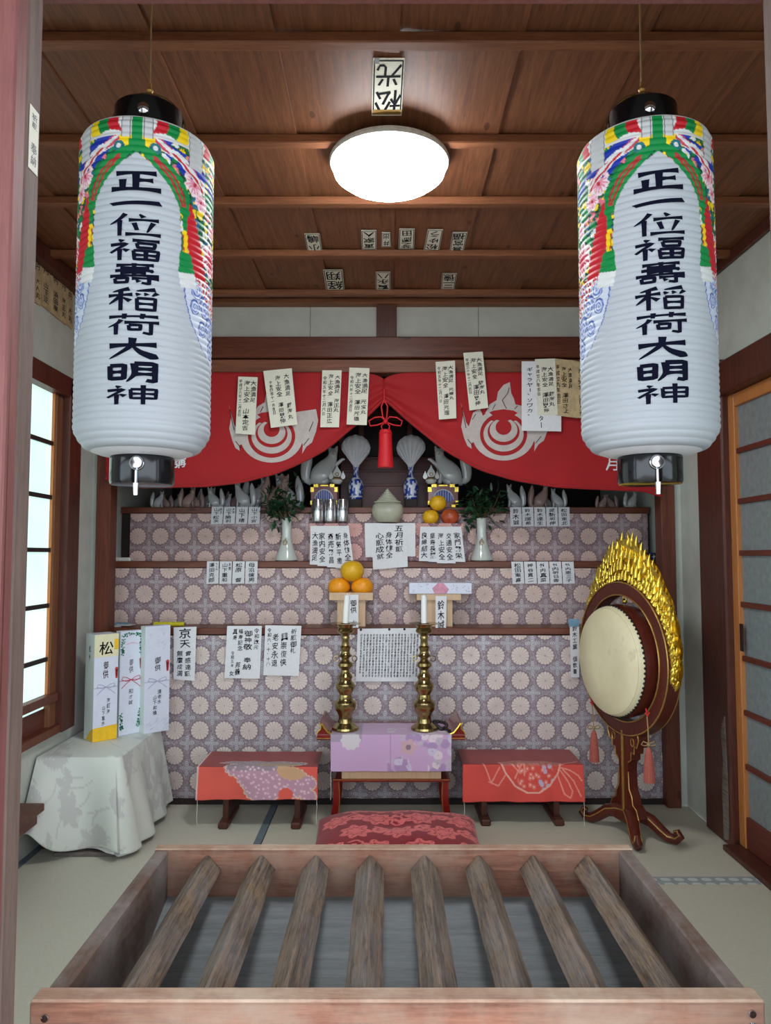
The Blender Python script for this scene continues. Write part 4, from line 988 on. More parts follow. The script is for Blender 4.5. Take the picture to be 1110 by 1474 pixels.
slip(((382, 900), (434, 901), (430, 973), (379, 972)), S1, [('祈願御礼', .80, .05, .56, .17), ('興崇復侠', .54, .14, .82, .18), ('老安永退', .30, .15, .84, .18), ('令和六・十・十八', .12, .05, .82, .12)], 'paper_sheet', 'white sheet with four columns, right of the denser sheet')
seq = '観自在菩薩行深般若波羅蜜多時照見五蘊皆空度一切苦厄舎利子色不異空空不異色色即是空空即是色受想行識亦復如是'
cols = []
for k in range(19):
    s_ = ''.join(seq[(k * 7 + j) % len(seq)] for j in range(15 if k else 9)); cols.append((s_, .955 - k * .0495, .10, .92 if k not in (18,) else .85, .032))
def pins(fn, o):
    for u in (.05, .5, .74, .95):
        m = MB(); m.ball(fn(u, .02), .006, n=8); m.build('pin', M['dark'], o, smooth=60)
slip(((515, 905), (606, 904), (603, 981), (512, 981)), S1, cols, 'sutra_sheet', 'wide sheet of tiny columns of sutra text between the candlesticks', cat='paper sheet', marks=pins)
slip(((820, 892), (834, 892), (834, 975), (822, 975)), S1, [('鈴木工業 個数書', .5, .1, .95, .5)], 'paper_slip', 'long slip with a pale blue top, half hidden by the drum')
bl = slip(((818, 891), (834, 891), (834, 902), (819, 902)), S1 - .004, [], 'blue_tab', 'small pale blue tab on the slip behind the drum', cat='paper tab', mat='blue_paper')
# old slips pasted high on the left wall
for i, (ya, yb2) in enumerate(((3.30, 3.36), (3.365, 3.425), (3.44, 3.50), (3.505, 3.555), (3.56, 3.60))):
    zt_, zb_ = (2.30, 1.93) if i < 2 else (2.285, 1.915)
    x_ = XL + .004
for i, (pa, pb_, yt0, yt1, yb0, yb1) in enumerate(((47, 57, 328, 335, 434, 440), (58, 70, 333, 343, 438, 448), (72, 84, 349, 359, 450, 460), (85, 94, 358, 368, 460, 468), (95, 103, 368, 376, 466, 474))):
    x_ = XL + .004
    A_, B_, C_, D_ = PX(pa, yt0, x_), PX(pb_, yt1, x_), PX(pb_, yb1, x_), PX(pa, yb0, x_)
    f_ = lambda u, v, dx=0: ((A_ * (1 - u) + B_ * u) * (1 - v) + (D_ * (1 - u) + C_ * u) * v) + Vector((dx, 0, 0))
    m = MB(); m.add([f_(0, 0), f_(1, 0), f_(1, 1), f_(0, 1), f_(0, 0, .006), f_(1, 0, .006), f_(1, 1, .006), f_(0, 1, .006)], [(0, 1, 2, 3), (7, 6, 5, 4), (0, 4, 5, 1), (1, 5, 6, 2), (2, 6, 7, 3), (3, 7, 4, 0)])
    o = m.build('wooden_name_plate', M['paper_old']); tag(o, 'tan name plate high on the left wall, %s from the entrance' % ('first', 'second', 'third', 'fourth', 'fifth')[i], 'name plate', 'tan name plates on the left wall')
    m = MB(); write(m, ['一金壱万円 大人丸', '一金五万円 山下正', '一金参万円 浜田屋', '一金壱万円 海正丸', '一金弐万円 光丸'][i], .5, .06, .94, .6, lambda u, v: f_(u, v, .0072)); m.build('writing', M['ink'], o)
# votive stickers pasted on the ceiling
def sticker(quad, txt, label, white=True, w_=.8, name='ceiling_sticker', mat='paper_cream', frame=True):
    zc_ = ZC - .0045
    q = [PZ(a, b_, zc_) for a, b_ in quad]   # order: TL TR BR BL in the photo
    f_ = lambda u, v, dz=0: ((q[0] * (1 - u) + q[1] * u) * (1 - v) + (q[3] * (1 - u) + q[2] * u) * v) + Vector((0, 0, -dz))
    m = MB(); m.add([f_(0, 0), f_(1, 0), f_(1, 1), f_(0, 1), f_(0, 0, .001), f_(1, 0, .001), f_(1, 1, .001), f_(0, 1, .001)], [(0, 1, 2, 3), (7, 6, 5, 4), (0, 4, 5, 1), (1, 5, 6, 2), (2, 6, 7, 3), (3, 7, 4, 0)])
    o = m.build(name, M[mat]); tag(o, label, 'sticker', 'votive name stickers on the ceiling')
    m = MB(); g_ = lambda u, v: f_(u, v, .0016)
    # written to be read from the altar side: upside down from the entrance
    write(m, txt, .5, .05, .95, w_, lambda u, v: g_(1 - u, 1 - v), hand=.05)
    if frame:
        for (a, b_, c, d) in ((.04, .03, .96, .05), (.04, .95, .96, .97), (.03, .03, .07, .97), (.93, .03, .97, .97)): m.add([g_(a, b_), g_(c, b_), g_(c, d), g_(a, d)], [(0, 3, 2, 1)])
    m.build('lettering', M['ink'], o)
sticker(((438, 336), (460, 336), (464, 363), (443, 363)), '小嶋', 'small pale sticker on the ceiling, leftmost of the upper row')
sticker(((520, 331), (542, 331), (542, 359), (521, 359)), '寅家人', 'bold black lettered ceiling sticker above the centre post, upper row left')
sticker(((550, 334), (562, 334), (563, 355), (549, 355)), '井出', 'narrow faint ceiling sticker between two bolder ones in the upper row')
sticker(((575, 329), (597, 329), (596, 358), (574, 358)), '芝岡田', 'framed ceiling sticker in the upper row, under the lamp to its right', w_=.7)
sticker(((616, 330), (638, 330), (632, 361), (610, 360)), '松ゆう', 'tilted white ceiling sticker, second from the right in the upper row')
sticker(((652, 334), (673, 334), (667, 364), (647, 364)), '喜宮福', 'tilted ceiling sticker, rightmost of the upper row')
sticker(((465, 388), (493, 388), (496, 418), (470, 418)), '経翔', 'largest ceiling sticker of the lower row, at its left')
sticker(((541, 391), (562, 391), (562, 418), (541, 418)), '寶永八', 'dark lettered ceiling sticker in the middle of the lower row', w_=.85)
sticker(((637, 393), (658, 393), (654, 416), (635, 416)), '三徳', 'faint ceiling sticker at the right of the lower row')
sticker(((537, 83), (583, 83), (578, 166), (535, 166)), '松光', 'large black and gold paper sticker on the ceiling right before the lamp', w_=.9)
stk = [o for o in bpy.data.objects if o.name.startswith('ceiling_sticker') and o.parent is None][-1]
for stk in bpy.data.objects:
    if stk.get('label', '').startswith('large black and gold'): break
m = MB(); qa = [PZ(a, b_, ZC - .0062) for a, b_ in ((537, 158), (578, 158), (577, 165), (536, 165))]; m.add(qa, [(0, 1, 2, 3)]); m.build('gold_band', M['gold_dull'], stk)
m = MB(); qa = [PZ(a, b_, ZC - .0062) for a, b_ in ((539, 84), (546, 84), (546, 92), (539, 92))]; m.add(qa, [(0, 1, 2, 3)]); m.build('grey_seal', M['ink_soft'], stk)

# ================================================================== THINGS ON THE TIERS
def at(px, py, Y): return P(px, py, Y)
# cans
def can(px, i):
    c = at(px, 752, 3.915); c.z = zq
    R_c = at(px + 8.8, 735, 3.915).x - at(px, 735, 3.915).x; hc = at(px, 719, 3.915).z - c.z
    t_ = thing('beer_can', '', 'can', c, 'silver beer cans on the covered box')
    m = MB(); m.lathe([(R_c * .80, .0), (R_c * .93, .003), (R_c, .009), (R_c, hc * .90), (R_c * .84, hc * .97), (R_c * .84, hc)], c, 32); m.build('can_body', M['can'], t_, smooth=40)
    m = MB(); m.lathe([(R_c * .70, hc * .985), (R_c * .84, hc * .985), (R_c * .87, hc * 1.0), (R_c * .84, hc * 1.012), (R_c * .78, hc * .99)], c, 32); m.build('can_lid', M['steel'], t_, smooth=40)
    m = MB()
    tw = 'Asahi'; tot = .042
    for k, ch in enumerate(tw):
        vs, fs = glyph(ch); ang0 = (-.5 + (k + .5) / 5) * tot / R_c
        m.add([((R_c + .0006) * math.sin(ang0 + a * .013 / R_c) + c.x, c.y - (R_c + .0006) * math.cos(ang0 + a * .013 / R_c), c.z + hc * .56 + b_ * .017) for a, b_ in vs], fs)
    m.build('lettering', M['navy'], t_)
    return t_
for i, (px, lb) in enumerate(((457.5, 'silver beer can, leftmost of the three on the covered box'), (475.5, 'silver beer can in the middle of the three, touching its left neighbour'), (493.5, 'silver beer can nearest the blue vase, rightmost of the three'))):
    can(px, i)['label'] = lb
# urn
c = at(558, 752, 3.915); c.z = zq; k_ = (at(581, 730, 3.915).x - at(558, 730, 3.915).x)
ur = thing('lidded_urn', 'cream lidded urn with a stepped conical lid below the tassel', 'urn', c)
m = MB(); m.lathe([(k_ * .62, 0), (k_ * .74, .004), (k_ * .96, k_ * .55), (k_, k_ * .80), (k_ * .93, k_ * 1.08), (k_ * .80, k_ * 1.22)], c, 40); m.build('urn_body', M['urn'], ur, smooth=50)
pr_ = [(k_ * .74, k_ * 1.22), (k_ * .86, k_ * 1.26), (k_ * .84, k_ * 1.33)]; rr_, zz_ = .66, 1.36
for s_ in range(6):
    pr_ += [(k_ * rr_, k_ * zz_), (k_ * rr_ * 1.02, k_ * (zz_ + .07)), (k_ * (rr_ - .09), k_ * (zz_ + .11))]; rr_ -= .105; zz_ += .125
pr_ += [(k_ * .08, k_ * 2.13), (.0, k_ * 2.18)]
m = MB(); m.lathe(pr_, c, 40); m.build('urn_lid', M['urn'], ur, smooth=40)
# fruit
def fruit(px, py, rpx, Y, mat, name, label, grp, zb=None, sq=.93):
    c = at(px, py, Y); r = at(px + rpx, py, Y).x - c.x
    t_ = thing(name, label, 'fruit', c - Vector((0, 0, r * sq)), grp)
    m = MB(); n = 22; vs, fs = [], []
    m.ball(c, r, 1, 1, sq, n=22)
    m.v = [(x, y, z - (.006 * math.exp(-((x - c.x) ** 2 + (y - c.y) ** 2) / (r * .25) ** 2) if z > c.z + r * .5 else 0)) for x, y, z in m.v]
    m.build('peel', M[mat], t_, smooth=80)
    m = MB(); m.lathe([(.0045, 0), (.004, .003), (.0, .004)], (c.x, c.y, c.z + r * sq - .0062), 8); m.build('stem_button', M['stem'], t_, smooth=40)
    return c.z - r * sq
gf = 'fruit piled on the right of the covered box'
fruit(630.5, 724, 12.3, 3.915, 'yellow_fruit', 'yellow_citrus', 'yellow citrus on top of the pile beside the right fox', gf)
fruit(620, 744.5, 12.0, 3.915, 'yellow_fruit', 'yellow_citrus', 'yellow citrus at the lower left of the pile on the covered box', gf)
fruit(648, 744, 13.0, 3.915, 'apple', 'apple', 'reddish apple at the lower right of the fruit pile', gf)
# white vases with greenery
def sakaki(root, cx, cy, Y, rx, ry, zbase, seed, nst=7):
    rnd = random.Random(seed); base = Vector((cx, Y, zbase))
    st = MB(); lf = MB(); tips = []
    for i in range(nst):
        a = rnd.uniform(-1, 1); top = Vector((cx + a * rx * .8, Y + rnd.uniform(-.04, .03), zbase + ry * rnd.uniform(.8, 1.75)))
        mid = base.lerp(top, .5) + Vector((a * rx * .15, 0, 0)); pts = [base, base.lerp(mid, .6), mid, top]; st.tube(pts, [.003, .0025, .002, .001], 5); tips.append(pts)
    st.build('stem_bundle', M['stem'], root, smooth=60)
    n = 0
    leaves = []
    while n < 250:
        pts = rnd.choice(tips); k = rnd.uniform(.35, 1); s_ = min(int(k * 3), 2); u = k * 3 - s_
        o = pts[s_].lerp(pts[min(s_ + 1, 3)], min(u, 1)) + Vector((rnd.gauss(0, .030), rnd.gauss(0, .02), rnd.gauss(-.01, .03))); dr = Vector((rnd.gauss(0, 1), rnd.gauss(0, .8), rnd.gauss(-.05, .75))).normalized()
        c = o + dr * rnd.uniform(.0, .05)
        if abs(c.x - cx) > rx or c.y > 3.97 or c.z < zbase - .03 or c.z > zbase + 2 * ry: continue
        L = rnd.uniform(.032, .052); w_ = L * rnd.uniform(.36, .48)
        side = dr.cross(Vector((rnd.gauss(0, .5), rnd.gauss(0, .5), 1))).normalized(); up = side.cross(dr)
        pl = [(0, 0, 0), (.3, .42, .1), (.65, .40, .12), (1, 0, -.05), (.65, -.40, .12), (.3, -.42, .1)]
        mm = MB(); mm.add([c + dr * (a * L) + side * (b_ * w_) + up * (q * w_) for a, b_, q in pl], [(0, 1, 2, 3), (0, 3, 4, 5)])
        mm.build('leaf', M['leaf'], root, smooth=80); n += 1
for px, cxp, lab, rx, seed in ((412.5, 410, 'left', .125, 3), (693.5, 693, 'right', .125, 8)):
    c = at(px, 808, 3.925); c.z = z2; sc_ = (at(px + 16.5, 800, 3.925).x - at(px, 800, 3.925).x) / .0600
    top = at(px, 746, 3.925).z - c.z
    t_ = thing('white_vase', 'white flared porcelain vase holding dark evergreen sprigs, %s of the centre' % lab, 'vase', c, 'two white vases of evergreen')
    m = MB(); m.lathe([(.052 * sc_, 0), (.060 * sc_, .006), (.058 * sc_, .018), (.040 * sc_, .065), (.027 * sc_, .105), (.0245 * sc_, .15), (.0265 * sc_, top - .004), (.029 * sc_, top), (.022 * sc_, top - .003), (.020 * sc_, top - .03)], c, 36); v = m.build('vase_body', M['celadon'], t_, smooth=50)
    m = MB(); zc_ = c.z + .098; rv = .032 * sc_
    for rr_, ww in ((.012, .0022), (.007, .002)):
        m.tube([(c.x + (-.004) + rr_ * math.cos(a), c.y - rv * 1.0 - .002 + abs(math.cos(a)) * rr_ * .25 - .0 * a, zc_ + rr_ * math.sin(a) * 1.2 - .006 * 0) for a in [2 * PI * k / 14 for k in range(14)]], ww * .6, 5, closed=True)
    m.tube([(c.x - .004, c.y - rv - .001, zc_ + .014), (c.x - .001, c.y - rv + .002, zc_ + .026)], [.003, .0008], 5)
    m.build('gold_crest', M['gold_dull'], v, smooth=60)
    sakaki(t_, at(cxp, 700, 3.925).x, 0, 3.925, rx, .115, c.z + top - .012, seed)
# inner shrine behind
sh = thing('inner_shrine', 'dark red wooden inner shrine with steps behind the tassel', 'shrine', (0, 4.5, z3))
Ysh = 4.30; xs0, xs1 = at(487, 690, Ysh).x, at(633, 690, Ysh).x
stp = [(738, 697, 4.26, 515, 600), (697, 677, 4.32, 490, 632), (677, 658, 4.40, 490, 632)]
for (pa, pb_, Y, a, b_) in stp:
    za, zb_ = max(z3, at(555, pa, Y).z), at(555, pb_, Y).z
    m = MB(); m.box(at(a, 700, Y).x, Y, z3, at(b_, 700, Y).x, 4.55, zb_ - .004, bev=.003); m.box(at(a, 700, Y).x - .01, Y - .01, zb_ - .012, at(b_, 700, Y).x + .01, 4.55, zb_, bev=.002); m.build('step', M['shrine'], sh, smooth=30)
for px in (492, 520, 590, 628):
    m = MB(); x = at(px, 620, 4.45).x; m.box(x - .016, 4.44, at(555, 658, 4.4).z, x + .016, 4.47, z3 + .85, bev=.002); m.build('shrine_post', M['shrine'], sh, smooth=30)
m = MB(); m.box(xs0 - .1, 4.56, z3, xs1 + .1, 4.60, z3 + .9); m.build('shrine_back', M['dark'], sh)
m = MB(); m.box(xs0 - .05, 4.42, z3 + .55, xs1 + .05, 4.5, z3 + .62, bev=.004); m.build('shrine_lintel', M['shrine'], sh)
# black pedestals with blue and white vases and folded paper fans
for px, lab, sgn in ((512.5, 'left', 1), (591.5, 'right', -1)):
    Y = 4.12; c = at(px, 719, Y); w_ = .034
    m = MB(); m.box(c.x - w_, Y - w_, z3, c.x + w_, Y + w_, c.z, bev=.003); q = m.build('black_pedestal', M['dark'], smooth=30); tag(q, 'small black block under the %s blue and white vase' % lab, 'pedestal', 'black vase pedestals')
    hv = at(px, 671, Y).z - c.z; r = (at(px + 11, 700, Y).x - at(px, 700, Y).x)
    t_ = thing('blue_vase', 'blue and white porcelain bottle vase holding a white paper fan, %s of the shrine steps' % lab, 'vase', c, 'blue and white vases')
    m = MB(); nprof = [(r * .72, 0), (r * .80, .004), (r * .88, hv * .2), (r, hv * .38), (r * .80, hv * .55), (r * .38, hv * .68), (r * .34, hv * .92), (r * .42, hv), (r * .30, hv * .98)]
    nn = 40; vs = []; zz_ = []
    # resample the profile for painting
    pf = []
    for k in range(len(nprof) - 1):
        for j in range(6): pf.append((nprof[k][0] + (nprof[k + 1][0] - nprof[k][0]) * j / 6, nprof[k][1] + (nprof[k + 1][1] - nprof[k][1]) * j / 6))
    pf.append(nprof[-1]); m.lathe(pf, c, 48)
    arr = np.array(m.v); tt = (arr[:, 2] - c.z) / hv; an_ = np.arctan2(arr[:, 0] - c.x, -(arr[:, 1] - c.y))
    cc = np.zeros((len(arr), 3)); cc[:] = rgb(34, 62, 150)
    nz = vnoise(an_ * 30 + 200, tt * 90 + 30, 7, 4); cc[(nz > .62)] = rgb(214, 222, 236)
    pan = (np.abs(((an_ / (PI / 2)) + .5) % 1 - .5) < .30 * np.sqrt(np.clip(1 - ((tt - .36) / .22) ** 2, 0, 1))) ; cc[pan] = rgb(226, 230, 238); cc[pan & (nz < .42)] = rgb(50, 80, 170)
    cc[(np.abs(tt - .62) < .02) | (np.abs(tt - .08) < .02) | (tt > .97)] = rgb(220, 226, 236)
    if 'bluewhite' not in M: M['bluewhite'] = paint_mat('blue_and_white_glaze', .12, spec=.6)
    m.build('vase_body', M['bluewhite'], t_, smooth=50, colors=np.concatenate([cc, np.ones((len(cc), 1))], 1))
    # paper fan: pleated sheet rising from the neck
    out = [(-21, -21), (-19, -31), (-10, -39), (3, -40), (15, -35), (22, -22), (20, -14)]
    out = [(-5, 0)] + [(-21, -16), (-21, -26), (-14, -36), (-2, -40), (10, -37), (18, -30), (21, -20), (18, -10)] + [(5, 0)]
    base = [(-3, 0)] + [(-2.2 + 4.4 * k / 7, 2) for k in range(8)] + [(3, 0)]
    m = MB(); neck = c + Vector((0, 0, hv)); sx = at(px + 1, 650, Y).x - at(px, 650, Y).x
    nf = 22; vs = []
    for k in range(nf + 1):
        u = k / nf * (len(out) - 1); i = min(int(u), len(out) - 2); f_ = u - i; ox = out[i][0] * (1 - f_) + out[i + 1][0] * f_; oy = out[i][1] * (1 - f_) + out[i + 1][1] * f_
        for q in range(6):
            g = q / 5; bx = (-2.5 + 5 * k / nf)
            x = (bx + (ox - bx) * g) * sx * sgn * 1.0; z = (6 + (-oy - 6) * g) * sx if True else 0
            z = (-2 + (-oy + 6 + 2) * g) * sx
            vs.append((neck.x + x, neck.y + (.010 if k % 2 else -.004) * g * (1.2 - .3 * g), neck.z + z))
    m.add(vs, [(k * 6 + q, k * 6 + q + 1, (k + 1) * 6 + q + 1, (k + 1) * 6 + q) for k in range(nf) for q in range(5)])
    fo = m.build('paper_fan', M['paper'], smooth=10, solid=.0008); o_n = neck.copy(); fo.data.transform(Matrix.Translation(-o_n)); fo.location = o_n
    tag(fo, 'pleated white paper fan standing in the %s blue vase' % lab, 'paper fan', 'pleated paper fans')
# skin-built foxes
def skin(name, nodes, edges, mat, parent=None, lv=2, loc=None):
    me = bpy.data.meshes.new(name); me.from_pydata([n[0] for n in nodes], edges, [])
    ob = bpy.data.objects.new(name, me); col.objects.link(ob)
    sm = ob.modifiers.new('skin', 'SKIN'); sm.use_smooth_shade = True
    for i, n in enumerate(nodes): me.skin_vertices[0].data[i].radius = (n[1], n[1] if len(n) < 3 else n[2])
    me.skin_vertices[0].data[0].use_root = True
    ss = ob.modifiers.new('sub', 'SUBSURF'); ss.levels = lv; ss.render_levels = lv
    dg = bpy.context.evaluated_depsgraph_get(); nm = bpy.data.meshes.new_from_object(ob.evaluated_get(dg))
    bpy.data.objects.remove(ob); nm.name = name; nm.materials.clear(); nm.materials.append(mat)
    o = bpy.data.objects.new(name, nm); col.objects.link(o)
    if parent: o.parent = parent
    return o
def fox_mesh(mat, name='fox_body', parent=None, paw=True):
    # unit fox, 1 high, seated in profile, chest toward +x, head turned to the viewer (-y)
    N = [((-.05, 0, .12), .16), ((.02, 0, .34), .15), ((.12, 0, .52), .12), ((.20, 0, .66), .085), ((.24, -.01, .78), .075), ((.245, -.03, .87), .085), ((.25, -.12, .84), .045), ((.252, -.17, .825), .028),
         ((.18, -.03, .95), .030), ((.165, -.03, 1.03), .012), ((.31, -.03, .95), .030), ((.325, -.03, 1.03), .012),
         ((.05, -.10, .10), .085), ((.14, -.11, .035), .045), ((.05, .10, .10), .085), ((.14, .11, .035), .045),
         ((.20, .055, .40), .05), ((.22, .06, .20), .04), ((.24, .06, .035), .04), 
         ((-.20, 0, .07), .07), ((-.31, 0, .14), .075), ((-.32, 0, .36), .085), ((-.29, 0, .60), .095), ((-.25, 0, .82), .06), ((-.24, 0, .97), .015)]
    E = [(0, 1), (1, 2), (2, 3), (3, 4), (4, 5), (5, 6), (6, 7), (5, 8), (8, 9), (5, 10), (10, 11), (0, 12), (12, 13), (0, 14), (14, 15), (2, 16), (16, 17), (17, 18), (0, 19), (19, 20), (20, 21), (21, 22), (22, 23), (23, 24)]
    N = [(p_, r_ * (1.75 if i_ < 4 or 12 <= i_ < 16 else 1.35)) for i_, (p_, r_) in enumerate(N)]
    n = len(N)
    if paw: N += [((.28, -.06, .50), .055), ((.37, -.07, .60), .045), ((.44, -.07, .68), .04), ((.49, -.08, .665), .03)]
    else: N += [((.21, -.06, .38), .05), ((.23, -.06, .20), .04), ((.24, -.06, .10), .038), ((.26, -.07, .03), .04)]
    E += [(2, n), (n, n + 1), (n + 1, n + 2), (n + 2, n + 3)]
    return skin(name, N, E, mat, parent)
def jewel(mb, c, s, mat=0):
    mb.lathe([(s * .16, 0), (s * .2, s * .02), (s * .34, s * .22), (s * .32, s * .34), (s * .2, s * .40)], c, 24)
foxm = None
for (pbx, lab, sgn, Y) in ((466, 'left', 1, 4.06), (634, 'right', -1, 4.06)):
    # stand
    xa_, xb2 = (447, 486) if sgn > 0 else (616, 660)
    a, b_ = at(xa_, 720, Y).x, at(xb2, 720, Y).x; zt_ = at(466, 697, Y).z; d_ = .14
    st = thing('fox_stand', 'red and gold lacquered stand with a blue fan panel under the %s white fox' % lab, 'stand', ((a + b_) / 2, Y + d_ / 2, z3), 'red and gold fox stands')
    m = MB(); m.box(a, Y, z3 + .0005, b_, Y + d_, zt_, bev=.003); m.build('stand_body', M['red_lacquer'], st, smooth=30)
    for (u0, v0, u1, v1) in ((0, .86, .28, 1), (0, .66, .12, 1), (.72, .86, 1, 1), (.88, .66, 1, 1), (.36, .9, .64, .97), (0, 0, .22, .14), (0, 0, .1, .3), (.78, 0, 1, .14), (.9, 0, 1, .3)):
        m = MB(); m.box(a + (b_ - a) * u0 - .001, Y - .003, z3 + (zt_ - z3) * v0 + .001, a + (b_ - a) * u1 + .001, Y + .004, z3 + (zt_ - z3) * v1 + .001, bev=.001); m.build('gold_fitting', M['gold'], st, smooth=30)
    m = MB(); cxm = (a + b_) / 2; hw = (b_ - a) * .33; zb0 = z3 + (zt_ - z3) * .22; hh = (zt_ - z3) * .55
    m.prism([(cxm + hw * math.cos(t_) * (1.0), zb0 + hh * (.25 + .75 * math.sin(t_)) if math.sin(t_) > 0 else zb0 + hh * (.25 + .25 * math.sin(t_))) for t_ in [2 * PI * k / 28 for k in range(28)]], -.003, lambda p_, q, r: (p_, Y - .0005 + r, q)); m.build('fan_panel', M['navy'] if False else M['bluepanel'] if 'bluepanel' in M else M.setdefault('bluepanel', plain('blue_panel', rgb(40, 66, 160), .4)), st)
    m = MB()
    m.tube([(cxm + hw * math.cos(t_), Y - .005, zb0 + hh * (.25 + .75 * math.sin(t_))) for t_ in [PI * k / 16 for k in range(17)]], .0032, 6)
    for k in range(7):
        x = cxm + hw * (-.75 + .25 * k); zt2 = zb0 + hh * (.25 + .75 * math.sqrt(max(0, 1 - (-.75 + .25 * k) ** 2))); m.box(x - .0012, Y - .0055, zb0 + hh * .1, x + .0012, Y - .0035, zt2)
    m.build('fan_rib', M['paper'], st, smooth=50)
    # fox
    fx = at(462 if sgn > 0 else 650, 697, Y + .06); S_ = at(466, 642, Y + .06).z - at(466, 697, Y + .06).z
    fr = thing('fox_statue', 'large white glazed fox statue seated on the %s stand, paw raised toward the centre' % lab, 'fox statue', (fx.x, Y + .07, zt_ + .0005), 'large white fox statues')
    if foxm is None: fo = fox_mesh(M['fox_white'], 'fox_body', fr); foxm = fo.data
    else: fo = bpy.data.objects.new('fox_body', foxm); col.objects.link(fo); fo.parent = fr
    fo.scale = (S_ * sgn * 1.28, S_, S_)
    fr.scale = (1, 1, 1)
    m = MB()
    for e in (-1, 1): m.ball(Vector((((.25 * 1.28) + e * .035) * S_ * sgn, -.115 * S_, .885 * S_)), .009 * S_ * 1.4, n=8)
    m.build('eye', M['ink'], fr, smooth=60, local=True)
    m = MB(); m.ball(Vector((0.322 * S_ * sgn, -.205 * S_, .83 * S_)), .014 * S_, n=8); m.tube([(.282 * S_ * sgn, -.16 * S_, .80 * S_), (0.322 * S_ * sgn, -.20 * S_, .80 * S_), (.362 * S_ * sgn, -.15 * S_, .80 * S_)], .005 * S_, 5); m.build('red_muzzle', M['red'], fr, smooth=60, local=True)
    # flaming jewel pot
    jx = at(485 if sgn > 0 else 621, 697, Y + .01); js = .085
    jr = thing('flaming_jewel', 'small white pot with three flame ornaments in front of the %s fox' % lab, 'ornament', (jx.x, Y + .03, zt_), 'flaming jewel ornaments')
    m = MB(); m.lathe([(.014, .001), (.020, .004), (.030, .016), (.032, .026), (.024, .032)], (jx.x, Y + .03, zt_), 28); m.build('pot', M['porcelain'], jr, smooth=50)
    m = MB(); m.lathe([(.024, .030), (.027, .034), (.024, .040), (.018, .042)], (jx.x, Y + .03, zt_), 24); m.build('pot_collar', M['gold_dull'], jr, smooth=50)
    for (dx, s_, z_) in ((0, 1.25, .040), (-.033, .85, .030), (.033, .85, .030)):
        m = MB(); pl = [(0, 0), (.014, .006), (.019, .018), (.014, .030), (.006, .042), (0, .058), (-.006, .042), (-.014, .030), (-.019, .018), (-.014, .006)]
        m.prism([(a_ * s_ * (.8 if dx else 1), b2 * s_) for a_, b2 in pl], .008, lambda a_, b2, c_: (jx.x + dx + a_, Y + .026 + c_, zt_ + z_ + b2)); fl_ = m.build('flame', M['porcelain'], jr)
    m = MB(); m.tube([(jx.x + .009 * math.cos(t_), Y + .022, zt_ + .058 + .009 * math.sin(t_)) for t_ in [2 * PI * k / 12 for k in range(12)]], .002, 5, closed=True); m.build('flame_curl', M['gold_dull'], jr, smooth=60)
# small fox figurines along the top tier
smallf = fox_mesh(M['fox_white'], 'small_fox', None, paw=False); sfm = smallf.data; bpy.data.objects.remove(smallf)
sfm2 = sfm.copy(); sfm2.materials.clear(); sfm2.materials.append(M['fox_pink'])
specs = [(227, 24, 1, 0), (241, 20, -1, 1), (252, 22, 1, 0), (270, 30, 1, 1), (283, 26, -1, 1), (298, 32, 1, 0), (310, 30, -1, 0), (325, 22, 1, 0), (336, 28, 1, 1), (352, 38, -1, 0), (368, 46, 1, 0), (384, 36, -1, 1), (398, 48, 1, 1), (415, 50, -1, 0), (742, 34, -1, 0), (776, 36, 1, 1), (788, 26, -1, 0), (804, 28, -1, 0), (866, 20, 1, 1), (880, 22, -1, 1), (908, 24, 1, 0)]
words = ['white', 'tinted']
left = [s_ for s_ in specs if s_[0] < 555]; right = [s_ for s_ in specs if s_[0] > 555]
ords = ['first', 'second', 'third', 'fourth', 'fifth', 'sixth', 'seventh', 'eighth', 'ninth', 'tenth', 'eleventh', 'twelfth', 'thirteenth', 'fourteenth']
for lst, sd in ((left, 'left'), (right, 'right')):
    for i, (px, hpx, sg, tint) in enumerate(lst):
        Y = 4.10 + (i % 3) * .07; c = at(px, 726, Y); s_ = hpx * Y / 1060
        o = bpy.data.objects.new('fox_figurine', sfm2 if tint else sfm); col.objects.link(o); o.location = (c.x, Y, z3 + .001); o.scale = (s_ * sg * 1.1, s_, s_)
        tag(o, 'small %s ceramic fox on the top tier at the %s, %s from the outer end' % (words[tint], sd, ords[i] if sd == 'left' else ords[len(lst) - 1 - i]), 'fox figurine', 'small fox figurines on the top tier')
# switch box, papers, tube, blue case
c = at(156, 806, 3.80)
m = MB(); m.box(at(156, 800, 3.80).x, 3.86, z2 + .0005, at(182, 800, 3.80).x, 3.91, z2 + .02, bev=.004); o = m.build('white_plug_strip', M['plastic_white'], smooth=30); tag(o, 'white plastic plug block at the left end of the middle tier', 'plug block')
m = MB(); m.box(at(935, 803, 3.80).x, 3.845, z2 + .0005, at(957, 803, 3.80).x, 3.93, z2 + .045, bev=.003); o = m.build('dark_blue_case', M['blue_dark'], smooth=30); tag(o, 'small dark blue case at the right end of the middle tier', 'case')
m = MB(); write(m, '十', .5, 0, 1, 1, lambda u, v: (at(946, 803, 3.8).x - .012 + .024 * u, 3.8435, z2 + .035 - .024 * v)); m.build('white_mark', M['paper'], o)
a_, b2 = at(226, 899, 3.72), at(264, 899, 3.72)
m = MB(); m.tube([(a_.x, 3.72, z1 + .012), (b2.x, 3.73, z1 + .012)], .011, 12); o = m.build('yellow_tube', M['yellow'], smooth=50); tag(o, 'short yellow tube lying on the lowest tier above the gift boxes', 'tube')
m = MB(); m.tube([(a_.x - .015, 3.719, z1 + .012), (a_.x + .002, 3.72, z1 + .012)], .0125, 12); m.build('tube_cap', M['yellow'], o, smooth=50)
